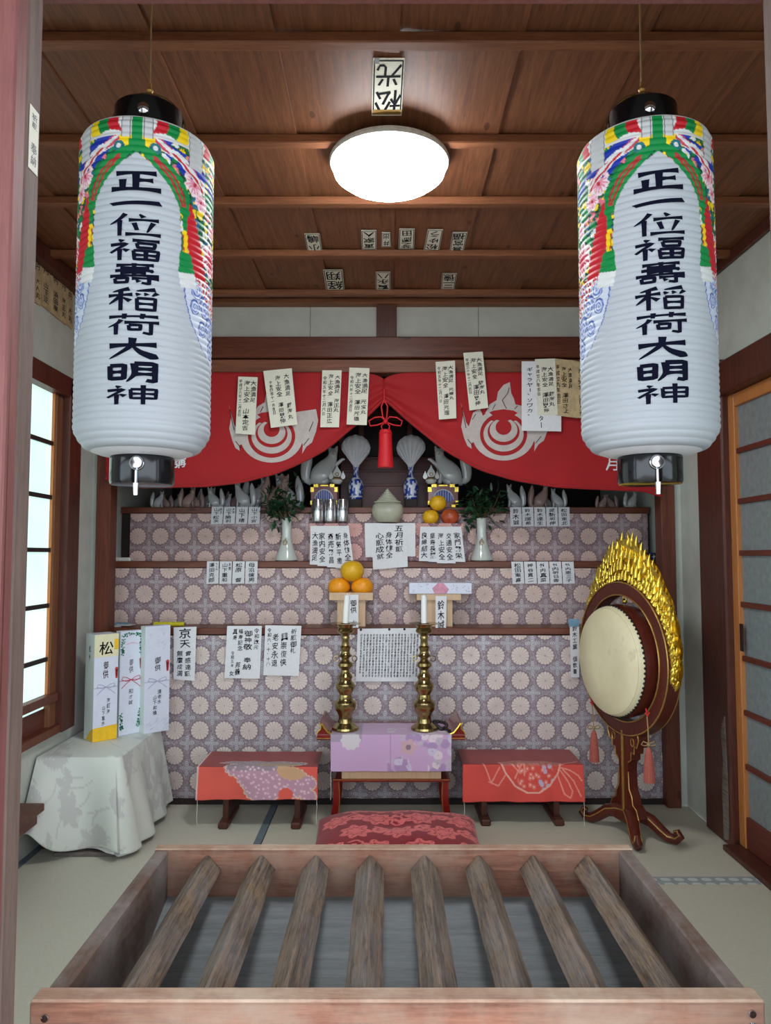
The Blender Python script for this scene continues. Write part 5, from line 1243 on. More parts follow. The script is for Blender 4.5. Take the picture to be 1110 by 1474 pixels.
for i, (pa, pb_, ang, mt) in enumerate(((153, 172, .3, 'paper'), (160, 190, -.25, 'plastic_white'), (158, 182, .1, 'blue_paper'))):
    x0_, x1_ = at(pa, 897, 3.70).x, at(pb_, 897, 3.70).x; cxq = (x0_ + x1_) / 2; m = MB(); m.M = Matrix.Translation((cxq, 3.725, z1 + .001 + .006 * i)) @ Matrix.Rotation(ang, 4, 'Z')
    m.box(-(x1_ - x0_) / 2, -.03, 0, (x1_ - x0_) / 2, .03, .005, bev=.001); o = m.build('paper_packet', M[mt]); tag(o, 'thin paper packet in the stack at the left end of the lowest tier, %s' % ('bottom one', 'middle one', 'top one')[i], 'packet', 'paper packets on the lowest tier')
# ================================================================== PAINTED CLOTH HELPERS
def painted(mb, name, mat, parent, colr, smooth=70, solid=0, local=False):
    cc = np.concatenate([np.asarray(colr).reshape(-1, 3), np.ones((len(mb.v), 1))], 1)
    return mb.build(name, mat, parent, smooth=smooth, colors=cc, solid=solid, local=local)
M['cloth_paint'] = paint_mat('printed_silk_cloth', .6, weave=.15, sheen=.15)
M['damask'] = paint_mat('red_damask_cloth', .55, weave=.2, sheen=.2)
M['table_cloth'] = paint_mat('pale_leaf_jacquard_cloth', .6, weave=.15, sheen=.1)

# ================================================================== SIDE BENCHES
def bench(side, fl, fr, bl, br_, hem_y, label, clabel, legs, paint):
    ztop = .265
    FL, FR = PZ(*fl, ztop), PZ(*fr, ztop); BLx, BRx = PZ(*bl, ztop), PZ(*br_, ztop)
    Yf = (FL.y + FR.y) / 2; Yb = Yf + .25
    t_ = thing('low_bench', label, 'bench', ((FL.x + FR.x) / 2, (Yf + Yb) / 2, 0), 'low wooden benches beside the altar table')
    m = MB(); m.box(FL.x + .02, Yf + .008, ztop - .028, FR.x - .02, Yb, ztop - .003, bev=.003); m.build('seat_board', M['shrine'], t_, smooth=30)
    for px in legs:
        x = PZ(px, 1190, 0).x
        m = MB(); m.box(x - .013, Yf + .04, .02, x + .013, Yb - .04, ztop - .028, bev=.002); m.build('leg', M['post_dark'], t_, smooth=30)
        m = MB(); m.box(x - .022, Yf - .02, 0, x + .022, Yb - .0, .028, bev=.006); m.build('foot', M['post_dark'], t_, smooth=30)
    zh = P((fl[0] + fr[0]) / 2, hem_y, Yf - .008).z
    nu, nv = 170, 130; drop = ztop - zh; Ltot = drop + (Yb - Yf)
    def fn(u, v):
        d = v * Ltot; x = FL.x + (FR.x - FL.x) * u
        if d < Yb - Yf: return (x, Yb - d, ztop + .001 + .001 * math.sin(u * 30))
        q = (d - (Yb - Yf)) / drop
        return (x + (u - .5) * .006 * q, Yf - .004 - .006 * q - .005 * q * math.sin(u * 13 + 1) - .003 * q * math.sin(u * 31), ztop - drop * q)
    m = MB(); m.grid(fn, nu, nv)
    U, V = np.meshgrid(np.arange(nu + 1) / nu, np.arange(nv + 1) / nv)
    X = U * 100 * (FR.x - FL.x) / .53; Y = (V * Ltot - (Yb - Yf)) / drop * 28      # X 0-100 across, Y<0 on top, 0-28 on the front
    o = painted(m, 'bench_cloth', M['cloth_paint'], None, paint(X, Y), solid=.002)
    c = Vector(((FL.x + FR.x) / 2, Yf, ztop)); o.data.transform(Matrix.Translation(-c)); o.location = c; tag(o, clabel, 'cloth', 'red cloths on the low benches')
    for px, lx in ((fl[0] + 1, FL.x + .004), (fr[0], FR.x - .002)):
        m = MB(); m.tube([(lx, Yf - .010, zh + .004), (lx + .002, Yf - .013, zh - .03), (lx - .001, Yf - .012, zh - .07), (lx + .001, Yf - .013, zh - .105)], .0012, 5); m.build('loose_thread', M['white_cord'], o)
    return t_
RED1, RED2 = rgb(230, 96, 82), rgb(222, 80, 70)
def p_left(X, Y):
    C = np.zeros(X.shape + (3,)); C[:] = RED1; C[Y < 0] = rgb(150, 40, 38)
    blob = lambda cx, cy, rx, ry, k=9, e=.09: ((np.hypot((X - cx) / rx, (Y - cy) / ry)) < 1 + e * np.abs(np.cos(np.arctan2((Y - cy) / ry, (X - cx) / rx) * k)) - .04)
    lil, gr, tan = rgb(196, 150, 168), rgb(158, 140, 148), rgb(216, 170, 130)
    mm = blob(40, -12, 22, 4) | blob(44, 0, 20, 10) | blob(52, 8, 18, 12) | blob(56, 18, 16, 11) | blob(66, -8, 24, 7) | blob(82, 14, 11, 12) | blob(72, 8, 18, 9) | blob(92, 14, 7, 6) | blob(93, 25, 6, 5)
    edge = blob(40, -12, 23, 4.6) | blob(44, 0, 21, 11) | blob(52, 8, 19, 13) | blob(56, 18, 17, 12) | blob(66, -8, 25, 7.6) | blob(82, 14, 12, 13) | blob(92, 14, 8, 7) | blob(93, 25, 7, 6)
    C[edge] = rgb(224, 196, 176); C[mm] = gr
    d, i, a = voro(X, Y, 4.2, 5); C[mm & (Y > 3)] = lil; C[mm & (d < .28) & (Y > -2)] = rgb(218, 176, 190); C[mm & (d < .1)] = rgb(238, 226, 226)
    C[(blob(80, 2, 13, 9)) & mm] = tan; C[blob(66, -6, 18, 4) & (Y < 0)] = rgb(176, 152, 124)
    C[blob(74, 24, 6, 6) & (Y > 0)] = RED1
    C[(X < 1.6)] = rgb(226, 190, 188)
    n = vnoise(X, Y, 20, 3)[..., None]; return C * (.88 + .2 * n)
def p_right(X, Y):
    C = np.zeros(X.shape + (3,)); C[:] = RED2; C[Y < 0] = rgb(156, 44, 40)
    inb = in_poly(X, Y, [(31, -4), (36, 6), (44, 16), (54, 21), (64, 21), (73, 16), (80, 7), (83, -2), (70, -7), (44, -8)])
    d, i, a = voro(X, Y, 4.5, 8); fl = inb & (d < .42) & (X > 46) & (X < 76) & (Y > -4) & (Y < 19)
    C[fl] = rgb(232, 120, 104); C[fl & (d < .16)] = rgb(240, 190, 186); C[fl & (i > .6) & (X > 64)] = rgb(196, 178, 200)
    C[inb & (Y < 1)] = C[inb & (Y < 1)] * .4 + np.array(rgb(186, 120, 104)) * .6
    ln = lambda pts, w_: near_line(X, Y, pts, w_)
    pk = rgb(240, 150, 134)
    C[ln([(31, -4), (36, 6), (44, 16), (54, 21), (64, 21), (73, 16), (80, 7), (83, -2)], .7)] = rgb(240, 178, 160)
    C[ln([(83, -2), (70, -7), (44, -8), (31, -4)], .6)] = rgb(200, 130, 116)
    for pts in ([(82, 2), (90, 4), (97, 8), (100, 12)], [(82, 4), (88, 12), (92, 20), (90, 25), (85, 22), (80, 8)], [(83, 0), (94, -4), (99, -8)], [(84, 3), (93, 12), (97, 20), (99, 24)], [(31, 2), (24, 14), (20, 4), (17, -2)], [(36, 8), (30, 16), (22, 13)], [(50, -1), (46, 6), (44, 10)], [(52, 0), (52, 8)], [(40, -2), (48, 6)]): C[ln(pts, .55)] = pk
    n = vnoise(X, Y, 20, 3)[..., None]; return C * (.88 + .2 * n)
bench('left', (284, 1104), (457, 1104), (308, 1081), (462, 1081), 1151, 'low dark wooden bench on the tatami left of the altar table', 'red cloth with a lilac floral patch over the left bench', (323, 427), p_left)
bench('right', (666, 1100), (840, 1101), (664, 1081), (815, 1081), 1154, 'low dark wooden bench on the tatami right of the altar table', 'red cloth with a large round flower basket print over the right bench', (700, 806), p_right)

# ================================================================== CENTRAL ALTAR TABLE
Yt0, Yt1 = 3.30, 3.58; zt0 = P(563, 1058, Yt0).z; txc = P(563, 1058, Yt0).x
tb = thing('altar_table', 'dark red lacquered altar table with gold lined curled ends', 'table', (txc, (Yt0 + Yt1) / 2, 0))
hw = P(670, 1058, Yt0).x - txc
m = MB(); m.box(txc - hw, Yt0, zt0 - .022, txc + hw, Yt1, zt0 - .002, bev=.003); m.build('tabletop', M['red_lacquer'], tb, smooth=30)
m = MB(); m.box(txc - hw - .001, Yt0 - .001, zt0 - .016, txc + hw + .001, Yt0 + .003, zt0 - .013); m.build('gold_line', M['gold_dull'], tb)
for sx in (-1, 1):
    prof = [(hw, -.002), (hw - .004, .010), (hw - .016, .022), (hw - .018, .040), (hw - .012, .050), (hw - .020, .048), (hw - .032, .030), (hw - .050, .008), (hw - .075, -.002)]
    m = MB(); m.prism([(a * sx, b_) for a, b_ in (prof if sx > 0 else prof[::-1])], Yt1 - Yt0 - .02, lambda a, b_, c_: (txc + a, Yt0 + .012 + c_, zt0 + b_)); e = m.build('curled_end', M['red_lacquer'], tb)
    m = MB(); m.tube([(txc + a * sx, Yt0 + .010, zt0 + b_ + .001) for a, b_ in prof[:5]], .0028, 6); m.tube([(txc + a * sx, Yt0 + .010, zt0 + b_) for a, b_ in prof[5:]], .004, 6); m.build('gold_trim', M['gold'], e, smooth=50)
zs1, zs0 = P(563, 1107, Yt0 + .02).z, P(563, 1124, Yt0 + .02).z
xs0_, xs1_ = P(479, 1115, Yt0 + .02).x, P(648, 1115, Yt0 + .02).x
for (a, b_, nm) in ((zs1 - .006, zs1 + .008, 'apron_rail'), (zs0 - .004, zs0 + .010, 'apron_rail')):
    m = MB(); m.box(xs0_, Yt0 + .012, a, xs1_, Yt1 - .02, b_, bev=.003); m.build(nm, M['red_lacquer'], tb, smooth=30)
    m = MB(); m.box(xs0_, Yt0 + .010, b_ - .004, xs1_, Yt0 + .013, b_ - .0015); m.build('gold_line', M['gold_dull'], tb)
m = MB(); m.box(xs0_ + .04, Yt0 + .014, zs0 + .010, xs1_ - .04, Yt0 + .022, zs1 - .006, bev=.002); m.build('pale_drawer_front', M['pale_wood'], tb, smooth=30)
m = MB(); m.box(xs0_ + .005, Yt0 + .03, zs1 + .008, xs1_ - .005, Yt1 - .03, zt0 - .022); m.build('table_body', M['dark'], tb)
for sx, (pa, pb_) in ((-1, (483, 477)), (1, (642, 649))):
    for yq in (Yt0 + .015, Yt1 - .055):
        xt, xb3 = P(pa + 4 * -sx * 0, 1126, Yt0).x, P(pb_, 1170, Yt0).x
        n = 8; vs, fs = [], []
        for k in range(n + 1):
            u = k / n; z = zs0 * (1 - u); xc_ = xt + (xb3 - xt) * u + sx * .010 * math.sin(u * PI) * -1; wd = .026 + .008 * u
            vs += [(xc_ - wd / 2, yq, z), (xc_ + wd / 2, yq, z), (xc_ + wd / 2, yq + .035, z), (xc_ - wd / 2, yq + .035, z)]
        for k in range(n):
            for q in range(4): fs.append((k * 4 + q, (k + 1) * 4 + q, (k + 1) * 4 + (q + 1) % 4, k * 4 + (q + 1) % 4))
        fs += [(0, 1, 2, 3), (n * 4 + 3, n * 4 + 2, n * 4 + 1, n * 4)]
        m = MB(); m.add(vs, fs); lg = m.build('leg', M['red_lacquer'], tb, smooth=40)
        if yq < Yt0 + .05:
            m = MB(); m.tube([(vs[k * 4 + (1 if sx < 0 else 0)][0] - sx * -.0 , yq - .001, vs[k * 4][2]) for k in range(n + 1)], .0016, 5); m.build('gold_line', M['gold_dull'], lg)
# purple cloth
xa, xb = P(476, 1058, Yt0).x, P(650, 1058, Yt0).x; zh = P(563, 1111, Yt0 - .01).z; drop = zt0 - zh
nu, nv = 180, 150; depth = .22; Lt = depth + drop
def fn(u, v):
    d = v * Lt; x = xa + (xb - xa) * u
    if d < depth: return (x, Yt0 - .004 + depth - d, zt0 + .002)
    q = (d - depth) / drop; return (x - (u - .5) * .004 * q, Yt0 - .006 - .005 * q - .003 * q * math.sin(u * 17), zt0 + .002 - drop * q)
m = MB(); m.grid(fn, nu, nv); U, V = np.meshgrid(np.arange(nu + 1) / nu, np.arange(nv + 1) / nv)
X = U * 174; Y = (V * Lt - depth) / drop * 53
C = np.zeros(X.shape + (3,)); C[:] = rgb(202, 166, 202)
C[(X < 45) & (Y < 10)] = rgb(170, 152, 172)
q = np.hypot((X - 29), (Y - 8)); C[(q < 14 + np.cos(np.arctan2(Y - 8, X - 29) * 10)) & (Y < 26)] = rgb(214, 206, 210)
dd, ii, aa = voro(X, Y, 11, 12); msk = (X > 82) & (Y > -40) & ((X > 140) | (vnoise(X, Y, 26, 8) > .36)); pl_c = np.array([rgb(206, 196, 216), rgb(176, 146, 186), rgb(224, 206, 214), rgb(196, 180, 196)])[np.clip((ii * 4).astype(int), 0, 3)]
ft = msk & (dd < .62); C[ft] = pl_c[ft]; C[msk & (dd < .07)] = rgb(170, 140, 176)
q = np.hypot((X - 112), (Y - 18)); C[(q < 11 + 1.5 * np.cos(np.arctan2(Y - 18, X - 112) * 5))] = rgb(206, 168, 176); C[q < 4] = rgb(140, 120, 130)
C[(np.abs(X - 86) < .7) & (Y > 0)] = rgb(172, 126, 170)
o = painted(m, 'altar_cloth', M['cloth_paint'], None, C, solid=.002)
c = Vector((txc, Yt0, zt0)); o.data.transform(Matrix.Translation(-c)); o.location = c; tag(o, 'lilac silk cloth with pale flowers draped over the altar table front', 'cloth')
m = MB(); m.tube([(xa + .002, Yt0 - .012, zh + .002), (xa + .003, Yt0 - .012, zh - .08), (xa + .002, Yt0 - .012, zh - .12)], .0012, 5); m.build('loose_thread', M['white_cord'], o)
# candlesticks
def candlestick(px, label, clab, lean):
    Y = 3.385; c = P(px, 1058, Y); c.z = zt0 + .0035
    topz = P(px, 897, Y).z; Hc = topz - c.z; mpp = Y / 1060 * 1.02
    t_ = thing('brass_candlestick', label, 'candlestick', c, 'tall brass candlesticks')
    R = lambda q: q * mpp
    prof = [(18, 0), (19, .012), (18.5, .03), (15, .045), (10.5, .07), (9.5, .10), (9, .13), (11, .16), (14, .19), (15.5, .23), (15, .26), (11, .28), (9.5, .30), (8.5, .33), (9.5, .345), (12, .37), (13.5, .40), (13, .43), (10, .45), (8.5, .47), (9.8, .485), (10, .50), (8, .52), (6, .54), (5.8, .56), (7.5, .575), (11, .60), (10, .625), (6.5, .64), (5, .66), (6, .675), (10, .69), (7, .71), (6, .73), (7, .76), (8, .775), (5.5, .79), (5, .84), (6, .86), (5.2, .88), (8, .90), (11.5, .915), (12, .93), (10, .96), (12, .985), (21, .995), (21.5, 1.0), (8, .997), (7, .985)]
    m = MB(); m.lathe([(R(a), b_ * Hc) for a, b_ in prof], c, 36); m.build('stem', M['brass'], t_, smooth=35)
    for sx in (-1, 1):
        m = MB(); m.tube([(c.x + sx * (R(9) + .012 + .011 * math.cos(a)), c.y, c.z + Hc * .665 + .013 * math.sin(a)) for a in [2 * PI * k / 14 for k in range(14)]], .0022, 6, closed=True); m.build('ring_handle', M['brass'], t_, smooth=60)
    m = MB(); m.lathe([(.0035, 0), (.0005, .02)], (c.x, c.y, c.z + Hc * .99), 8); m.build('spike', M['brass'], t_)
    hc = P(px, 857, Y).z - topz
    b0 = Vector((c.x, c.y, c.z + Hc + .0006)); m = MB(); m.tube([b0, b0 + Vector((lean * .4, 0, hc * .5)), b0 + Vector((lean, 0, hc))], [R(4.2), R(4.2), R(4.0)], 20); m.tube([b0 + Vector((lean, 0, hc)), b0 + Vector((lean, 0, hc + .008))], .0012, 5, mat=0)
    o = m.build('candle', M['wax'], smooth=50); o.data.transform(Matrix.Translation(-b0)); o.location = b0; tag(o, clab, 'candle', 'white candles')
candlestick(497, 'tall turned brass candlestick on the left of the altar table', 'white candle leaning slightly in the left candlestick', .008)
candlestick(611, 'tall turned brass candlestick on the right of the altar table', 'upright white candle in the right candlestick', 0)
# prayer beads by the right candlestick
c = P(634, 1058, 3.40); c.z = zt0 + .009
m = MB(); pts = []
for k in range(20): pts.append((c.x - .012 + .030 * (k / 20) + .014 * math.sin(k * 1.2), 3.37 + .012 * math.cos(k * 1.2) - .06 * (k / 20) + .045, zt0 + .012 + .035 * max(0, 1 - k / 12) * (1 if k % 2 else .7)))
for k in range(16):
    a = 2 * PI * k / 16; q = MB()
pb = thing('prayer_beads', 'dark wooden prayer beads heaped beside the right candlestick', 'prayer beads', c)
for k in range(18):
    a = 2 * PI * k / 18; m = MB(); m.ball((c.x + .026 * math.cos(a) + .008 * math.sin(2 * a), 3.40 + .034 * math.sin(a), zt0 + .010 + .010 * (1 + math.cos(a - 2.2))), .0088, n=10); m.build('bead', M['rubber'], pb, smooth=70)
m = MB(); m.tube([(c.x + .02, 3.37, zt0 + .012), (c.x + .028, 3.345, zt0 + .014), (c.x + .036, 3.325, zt0 + .010)], [.004, .007, .009], 8); m.build('bead_tassel', M['rubber'], pb, smooth=60)

# ================================================================== OFFERING TRAYS ON THE LOWEST TIER
def tray(pa, pb_, ta, tb_, ty, tby, label, slipx, txt, slab, sy, box):
    Y = 3.695; zt_ = P(506, ty, Y).z; zb_ = P(506, tby, Y).z
    xa_, xb_ = P(pa, ty, Y).x, P(pb_, ty, Y).x; ca, cb = P(ta, 890, Y).x, P(tb_, 890, Y).x
    t_ = thing('offering_stand', label, 'offering stand', ((xa_ + xb_) / 2, Y + .07, z1), 'pale wooden offering stands')
    m = MB()
    m.box(xa_ + .004, Y + .002, zb_, xb_ - .004, Y + .138, zb_ + .005); m.build('tray_floor', M['pale_wood'], t_)
    for (a, b_, c_, d) in ((xa_, Y, xb_, Y + .006), (xa_, Y + .134, xb_, Y + .14), (xa_, Y + .006, xa_ + .006, Y + .134), (xb_ - .006, Y + .006, xb_, Y + .134)):
        m = MB(); m.box(a, b_, zb_ - .004, c_, d, zt_, bev=.001); m.build('tray_side', M['pale_wood'], t_)
    for (a, b_, c_, d) in ((ca, Y + .018, cb, Y + .024), (ca, Y + .104, cb, Y + .110), (ca, Y + .024, ca + .006, Y + .104), (cb - .006, Y + .024, cb, Y + .104)):
        m = MB(); m.box(a, b_, z1 + .0005, c_, d, zb_ - .004, bev=.001); m.build('stand_side', M['pale_wood'], t_)
    m = MB(); m.ball(((ca + cb) / 2, Y + .0165, (z1 + zb_) / 2 + .015), .016, 1, .12, 1, n=16); m.build('keyhole', M['dark'], t_)
    slip(slipx, Y - .005, [(txt, .5, .1, .95, .62)], 'offering_slip', slab, dY=-.03)
    return zb_, zt_
zb1, zt1 = tray(474, 537, 485, 526, 853, 863, 'pale cypress offering stand with three oranges behind the left candlestick', ((502, 856), (516, 856), (516, 926), (502, 926)), '御供 山下博', 'narrow name slip hanging from the left offering stand', 1, False)
zb2, zt2 = tray(600, 664, 612, 652, 855, 863, 'pale cypress offering stand under the flat gift box', ((627, 858), (643, 858), (642, 911), (627, 911)), '鈴木誠', 'narrow name slip hanging under the flat gift box', 1, False)
Yo = 3.765; go = 'oranges on the left offering stand'; zz0 = zb1 + .005
def fruit2(px, zc_, Y, rpx, mat, nm, lab):
    py = 850
    for _ in range(30):
        d_ = P(px, py, Y).z - zc_; py += d_ * 250
    fruit(px, py, rpx, Y, mat, nm, lab, go, sq=.9)
rr_o = 16.3 * Yo / 1060
fruit2(488, zz0 + rr_o * .9 + .002, Yo, 16.0, 'orange', 'orange', 'orange at the lower left of the three on the offering stand')
fruit2(521.5, zz0 + rr_o * .9 + .002, Yo, 16.2, 'orange', 'orange', 'orange at the lower right of the three on the offering stand')
fruit2(507, zz0 + rr_o * .9 * 2.62, Yo - .012, 17.2, 'yellow_fruit', 'orange', 'yellower orange on top of the other two')
# flat wrapped gift box
xa_, xb_ = P(589, 848, 3.70).x, P(679, 848, 3.70).x; zA = zt2 + .0005; zB = P(634, 839, 3.70).z
m = MB(); m.box(xa_, 3.69, zA, xb_, 3.83, max(zB, zA + .035), bev=.002); g_ = m.build('flat_gift_box', M['box_white'], smooth=30); tag(g_, 'flat white gift box with a pink diamond label on the right offering stand', 'gift box')
zB = max(zB, zA + .035); xm = (xa_ + xb_) / 2
m = MB(); m.add([(xm - .042, 3.6892, (zA + zB) / 2), (xm - .014, 3.6892, zB - .001), (xm + .014, 3.6892, zB - .001), (xm + .042, 3.6892, (zA + zB) / 2 - .004), (xm + .030, 3.6892, zA + .002), (xm - .030, 3.6892, zA + .002)], [(0, 5, 4, 3, 2, 1)]); m.build('pink_label', M['pinkprint'], g_)
m = MB(); rnd = random.Random(5)
for k in range(46):
    sx = rnd.choice((-1, 1)); x = xm + sx * rnd.uniform(.05, .145); z = rnd.uniform(zA + .006, zB - .006); a = rnd.uniform(0, PI); L = rnd.uniform(.003, .007)
    m.add([(x - L * math.cos(a), 3.6892, z - L * math.sin(a) * .7), (x, 3.6892, z - .0018), (x + L * math.cos(a), 3.6892, z + L * math.sin(a) * .7), (x, 3.6892, z + .0018)], [(0, 1, 2, 3)])
f_ = m.build('printed_pattern', M['greyprint'], g_); f_['kind'] = 'stuff'

# ================================================================== CUSHION
cxl, cxr = PZ(452, 1212, .04).x, PZ(690, 1208, .04).x; cy0, cy1 = 2.72, 3.27; cxm = (cxl + cxr) / 2; chw = (cxr - cxl) / 2; chd = (cy1 - cy0) / 2
nu, nv = 150, 130
def cush(u, v, top=1):
    a, b_ = u * 2 - 1, v * 2 - 1; e = (1 - abs(a) ** 3.2) * (1 - abs(b_) ** 3.2); e = max(0, e) ** .42
    pin = 1 - .04 * (1 - abs(b_)) * abs(a) ** 3; piny = 1 - .04 * (1 - abs(a)) * abs(b_) ** 3
    if top: h_ = .05 + .085 * e - .012 * math.exp(-(a * a + b_ * b_) / .03)
    else: h_ = .045 - .043 * e
    return (cxm + chw * a * pin, (cy0 + cy1) / 2 + chd * b_ * piny, h_ + .003 * math.sin(a * 9) * e * top)
m = MB(); m.grid(lambda u, v: cush(u, v, 1), nu, nv); n1 = len(m.v); m.grid(lambda u, v: cush(1 - u, v, 0), 30, 30)
U, V = np.meshgrid(np.arange(nu + 1) / nu, np.arange(nv + 1) / nv); X = U * 245; Y = V * 200
C = np.zeros(X.shape + (3,)); C[:] = rgb(142, 12, 26); CR = rgb(230, 110, 106)
sc2 = lambda cx_, cy_, s_: None
vines = np.zeros(X.shape, bool)
rnd = random.Random(4)
for gx in range(4):
    for gy in range(4):
        cx_, cy_ = 32 + gx * 62 + (31 if gy % 2 else 0), 26 + gy * 50
        q = np.hypot(X - cx_, (Y - cy_) * 1.0); an = np.arctan2(Y - cy_, X - cx_)
        pet = q < 21 * (1 + .16 * np.cos(an * 7)); vein = (np.abs(np.sin(an * 7)) < .10 + 1.2 / (q + 1)) & (q > 6); ringq = np.abs(q - 12 - 2 * np.cos(an * 7)) < .9
        C[pet] = CR; C[pet & (vein | ringq)] = rgb(170, 30, 40)
        for k in range(3):
            a0 = rnd.uniform(0, 6.28); sx_, sy_ = cx_ + 31 + rnd.uniform(-4, 4), cy_ + rnd.uniform(-14, 14)
            pts = [(sx_ + (2 + t_ * 1.6) * math.cos(a0 + t_ * .9), sy_ + (2 + t_ * 1.6) * math.sin(a0 + t_ * .9)) for t_ in range(8)]
            C[near_line(X, Y, pts, 1.7) & ~pet] = CR
            lx, ly = sx_ + rnd.uniform(-12, 12), sy_ + rnd.uniform(-8, 8); q2 = np.hypot((X - lx) * .7, Y - ly); C[(q2 < 4) & ~pet] = CR
call = np.concatenate([C.reshape(-1, 3), np.tile(np.array(rgb(142, 12, 26)), (31 * 31, 1))])
cu = painted(m, 'floor_cushion', M['damask'], None, call); c = Vector((cxm, (cy0 + cy1) / 2, 0)); cu.data.transform(Matrix.Translation(-c)); cu.location = c
tag(cu, 'plump red floor cushion with pink peony damask before the altar table', 'cushion')

# ================================================================== LEFT TABLE WITH CLOTH
zt = .374; tx0, tx1, ty0, ty1 = XL + .012, -1.085, 3.07, 3.60
tl = thing('side_table', 'low table hidden under a pale cloth by the left wall', 'table', ((tx0 + tx1) / 2, (ty0 + ty1) / 2, 0))
m = MB(); m.box(tx0 + .01, ty0 + .01, zt - .03, tx1 - .01, ty1 - .01, zt - .004, bev=.003); m.build('tabletop', M['post_dark'], tl, smooth=30)
for (x, y) in ((tx0 + .03, ty0 + .04), (tx1 - .05, ty0 + .04), (tx0 + .03, ty1 - .06), (tx1 - .05, ty1 - .06)):
    m = MB(); m.box(x - .015, y - .015, 0, x + .015, y + .015, zt - .03, bev=.002); m.build('leg', M['post_dark'], tl, smooth=30)
# perimeter of the cloth: along the wall side, front, round the right corner, back along the right side
def perim(s_):
    """s 0..1 -> (x,y) top edge, (x,y) hem, hem z"""
    if s_ < .42:      # front edge, left to right, extending forward along the wall at the left
        u = s_ / .42; return (tx0 + (tx1 - .02 - tx0) * u, ty0), (tx0 + (tx1 + .04 - tx0) * u, ty0 - .075 - .045 * math.sin(u * 7.5 + .3) - .06 * (1 - u) ** 2), (.035 + .085 * math.exp(-((u - .10) / .16) ** 2) + .010 * math.sin(u * 9))
    if s_ < .56:      # corner
        u = (s_ - .42) / .14; a = -PI / 2 + PI / 2 * u
        return (tx1 - .02 + .02 * math.cos(a), ty0 + .02 + .02 * math.sin(a)), (tx1 + .035 + .06 * math.cos(a), ty0 + .0 + .085 * math.sin(a)), .018
    u = (s_ - .56) / .44; return (tx1, ty0 + .02 + (ty1 - ty0 - .02) * u), (tx1 + .095 - .03 * u - .022 * math.sin(u * 15 + 1) * (1 - u * .5), ty0 + (ty1 - ty0) * u), .02 + .01 * u
NS, NVc = 240, 60
def clf(u, v):
    (x0_, y0_), (x1_, y1_), zh_ = perim(u)
    if v < .25:   # top surface
        k = v / .25; xc_ = tx0; yc_ = ty1
        # top from the back left corner outwards
        bx = tx0 + (x0_ - tx0) * k; by = ty1 + (y0_ - ty1) * k
        return (bx, by, zt + .001)
    k = (v - .25) / .75; kk = k ** .85
    r_ = min(1, k / .06)
    return (x0_ + (x1_ - x0_) * (kk ** 1.15), y0_ + (y1_ - y0_) * (kk ** 1.15), zt + .001 - (zt - zh_) * k)
m = MB(); m.grid(clf, NS, NVc)
arr = np.array(m.v); Xc = (arr[:, 0] - tx0) * 300 + (arr[:, 1] - ty0) * 180; Zc = arr[:, 2] * 300 + (arr[:, 1] - ty0) * 200 * (arr[:, 2] > zt - .002)
base = np.tile(np.array(rgb(222, 226, 218)), (len(arr), 1)); n = vnoise(Xc + 200, Zc + 200, 40, 2); n2 = vnoise(Xc + 100, Zc + 100, 14, 3)
leaf = np.zeros(len(arr), bool); rnd = random.Random(11); LC = rgb(204, 205, 200)
Xd = np.where(arr[:, 2] > zt - .002, Xc, (arr[:, 0] - tx0) * 300 + (arr[:, 1] - ty0) * 300)
for k in range(46):
    cx_, cy_ = rnd.uniform(-40, 330), rnd.uniform(0, 200); a = rnd.uniform(0, 3.14)
    for j in range(3):
        aa = a + (j - 1) * .9; lx, ly = cx_ + 12 * math.cos(aa), cy_ + 12 * math.sin(aa)
        dx, dy = Xd - lx, Zc - ly; u_ = dx * math.cos(aa) + dy * math.sin(aa); w_ = -dx * math.sin(aa) + dy * math.cos(aa)
        leaf |= (np.abs(w_) < 5.5 * np.clip(1 - (u_ / 12) ** 2, 0, 1) * (1 + .25 * np.sin(u_ * 1.6)))
    pts = [(cx_ + t_ * 5 * math.cos(a + 3.14 + t_ * .12), cy_ + t_ * 5 * math.sin(a + 3.14 + t_ * .12)) for t_ in range(7)]
    leaf |= near_line(Xd, Zc, pts, .9)
base[leaf] = LC
tc_ = painted(m, 'table_cloth', M['table_cloth'], None, base, solid=.002); c = Vector(((tx0 + tx1) / 2, (ty0 + ty1) / 2, zt)); tc_.data.transform(Matrix.Translation(-c)); tc_.location = c
tag(tc_, 'pale greenish cloth with woven leaves draped over the side table', 'tablecloth')
m = MB(); m.grid(lambda u, v: (lambda q: (q[1][0] + (.012 if False else -.012), q[1][1] + .012, q[2] + .03 - .045 * v * (1 - .5 * abs(2 * u - 1)) if True else 0))(perim(.12 + .50 * u)), 60, 4); m.build('white_lining', M['paper'], tc_, smooth=60)
m = MB(); m.box(tx0 + .10, ty0 - .055, .0, tx1 + .01, ty0 + .02, .016, bev=.003); o = m.build('grey_board', M['board_grey'], smooth=30); tag(o, 'thin grey board on the tatami under the draped side table', 'board')
cc_ = PZ(78, 1205, .05)
m = MB(); m.M = Matrix.Translation((cc_.x + .02, cc_.y + .1, .045)) @ Matrix.Rotation(PI / 2, 4, 'X')
m.lathe([(.0, -.10), (.040, -.10), (.043, -.05), (.041, .0), (.044, .05), (.040, .10), (0, .10)], (0, 0, 0), 20); o = m.build('log_block', M['log'], smooth=40); c = Vector((cc_.x + .02, cc_.y + .1, .0)); o.data.transform(Matrix.Translation(-c)); o.location = c; tag(o, 'dark rough log end peeping out under the pale tablecloth', 'log')
